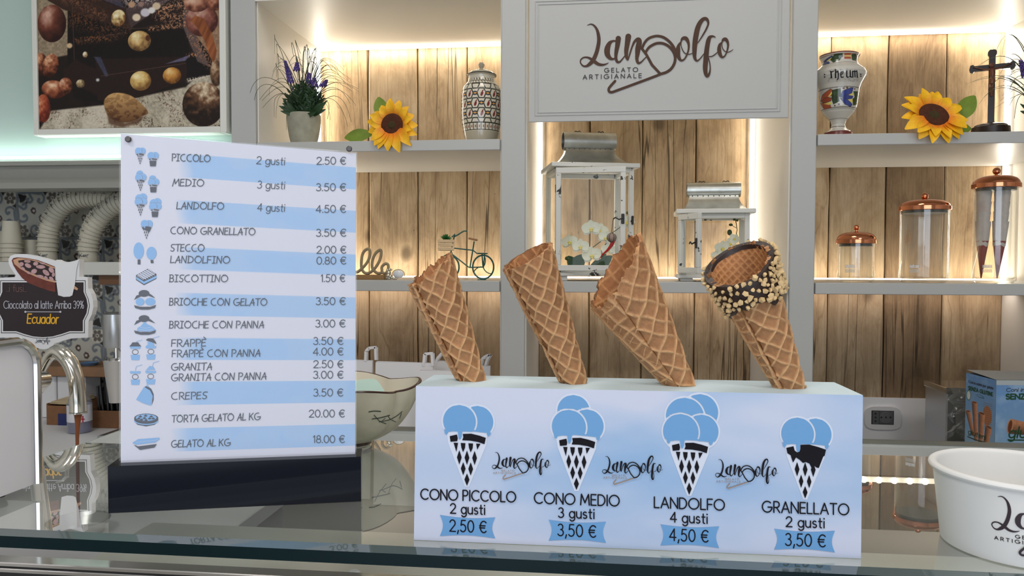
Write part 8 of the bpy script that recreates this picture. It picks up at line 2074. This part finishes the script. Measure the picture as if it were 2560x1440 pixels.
DM.part('column', bx((cm.x+.02, Yx+.035, LZ+.015), (cm.x+.05, Yx+.065, zx_(800)), .004), M_steel)
DM.part('base', bx((cm.x-.03, Yx-.04, LZ+.0003), (cm.x+.06, Yx+.08, LZ+.015), .004), M_steel)
DM.part('head_arm', bx((cm.x+.012, Yx, zx_(850)), (cm.x+.05, Yx+.065, zx_(815)), .004), M_steel)
DM.part('cup_rest', bx((cm.x+.005, Yx+.02, zx_(1008)-.006), (cm.x+.04, Yx+.05, zx_(1008)), .002), M_steel)
a5, b5 = atY(246, 690, YC+.02), atY(330, 712, YC+.02)
single('wooden_rail', bx((a5.x, YC+.02, b5.z), (b5.x, YC+.05, zc0-.0004), .001), mat('rail_brown', hexc(112, 78, 52), .6), 'brown wooden rail fixed under the cup shelf', 'rail')

# ------------------------------------------------------------------ paper cups
Yp = YC+.10; mc = pxsize(atY(118, 655, Yp))
M_cup = mat('cup_paper', hexc(206, 200, 182), .6)
rr0, rr1, hc_ = 24*mc, 18*mc, .062
def cup_mesh():
    mb = MB().lathe([(rr0-.0006, .0016), (rr0+.0022, .0022), (rr0+.0026, .0006), (rr0, -.0002), (rr0-.001, .002), (rr1, hc_), (rr1-.001, hc_-.002), (.0001, hc_-.002)], (0, 0, 0), 32, cap=False); me = bpy.data.meshes.new('paper_cup'); me.from_pydata([tuple(v) for v in mb.v], [], mb.f)
    me.materials.append(M_cup); me.polygons.foreach_set('use_smooth', [True]*len(me.polygons)); me.set_sharp_from_angle(angle=R(50)); return me
cupme = cup_mesh()
# short flecks of the emblem printed on each cup, as a little mesh shared by all
mb = MB()
def cupside(x, z, off=.0003): r = rr0+(rr1-rr0)*z/hc_+off; return Vector((r*math.sin(x/r), -r*math.cos(x/r), z))
k = .034/2514
F = ((lambda x, y: ((x-1382)*k*-1, .020+(y-820)*k*1.1)), k*1.2)
LGM = MB()
for grp in (LOGO, LOGO_SCOOP):
    for st in grp:
        vs, fs = ribbon2d([F[0](p[0], p[1]) for p in smooth_line(st, 3)], [max(14, p[2])*F[1] for p in smooth_line(st, 3)])
        LGM.add([cupside(v[0], v[1], .0004+i*0) for i, v in enumerate(vs)], fs)
lgm = bpy.data.meshes.new('script_lettering'); lgm.from_pydata([tuple(v) for v in LGM.v], [], LGM.f); lgm.materials.append(M_dk)
def place_cup(P, ax, label, group, lettered=True, spin=0.0):
    o = bpy.data.objects.new('paper_cup', cupme); COL.objects.link(o); ax = Vector(ax).normalized()
    s_x = Vector((ax.z, 0, -ax.x)).normalized() if abs(ax.z) > .02 or abs(ax.x) > .02 else Vector((1, 0, 0)); y_ax = ax.cross(s_x)
    M_ = Matrix((s_x, y_ax, ax)).transposed().to_4x4() @ Matrix.Rotation(spin, 4, 'Z'); M_.translation = P; o.matrix_world = M_
    o['label'] = label; o['category'] = 'paper cup'; o['group'] = group
    if lettered:
        l = bpy.data.objects.new('script_lettering', lgm); COL.objects.link(l); l.parent = o
    return o
rn = random.Random(9)
ORD = 'lowest second third fourth fifth sixth seventh eighth ninth tenth eleventh twelfth thirteenth fourteenth fifteenth sixteenth seventeenth eighteenth nineteenth twentieth twenty-first twenty-second twenty-third twenty-fourth twenty-fifth twenty-sixth twenty-seventh twenty-eighth'.split()
for pts, dy, nm in (([(119, 656), (119, 615), (123, 575), (137, 540), (160, 513), (190, 498), (225, 494), (262, 497), (300, 505)], 0.0, 'left'), ([(220, 656), (221, 615), (229, 580), (246, 550), (270, 524), (297, 508), (325, 500)], -.012, 'right')):
    path = smooth_line(pts, 20); P3 = [atY(p[0], p[1], Yp+dy) for p in path]; base = P3[0].copy(); dz_ = zc1-P3[0].z; P3 = [p+Vector((0, 0, dz_*max(0, 1-i/20))) for i, p in enumerate(P3)]
    s_acc = 0; nxt = 0.0; k_ = 0
    for i in range(1, len(P3)):
        seg = (P3[i]-P3[i-1]).length
        while s_acc+seg >= nxt:
            t_ = (nxt-s_acc)/seg; P = P3[i-1].lerp(P3[i], t_); ax = (P3[i]-P3[i-1]).normalized()
            if k_ == 0: P.z = zc1+.0004
            lab = ('lowest upside-down paper cup of the %s bent stack, script visible' % nm) if k_ == 0 else ((ORD[k_] if k_ < len(ORD) else 'one of the last hidden')+' cup from the shelf in the %s bent stack' % nm)
            place_cup(P, ax, lab, 'cups of the %s bent stack' % nm, k_ % 2 == 0, 0.0 if k_ == 0 else rn.uniform(-.3, .3)+(.4 if k_ % 2 else -.3))
            nxt += .030 if k_ == 0 else .0125; k_ += 1
        s_acc += seg
for x, yb_q, n_, lab, dyy in ((22, 656, 3, 'cup from the shelf in the plain rear stack at far left', .04), (78, 650, 1, 'single lettered paper cup right of the far left stack', .03), (30, 690, 5, 'cup from the shelf in the front stack at far left', -.03)):
    p0 = atY(x, 656, Yp+dyy)
    for k_ in range(n_):
        place_cup(Vector((p0.x, p0.y, zc1+.0004+k_*.0125)), (0, 0, 1), (ORD[k_]+' '+lab) if n_ > 1 else lab, 'upside-down cups at the left end of the cup shelf', k_ == 0, -.2)
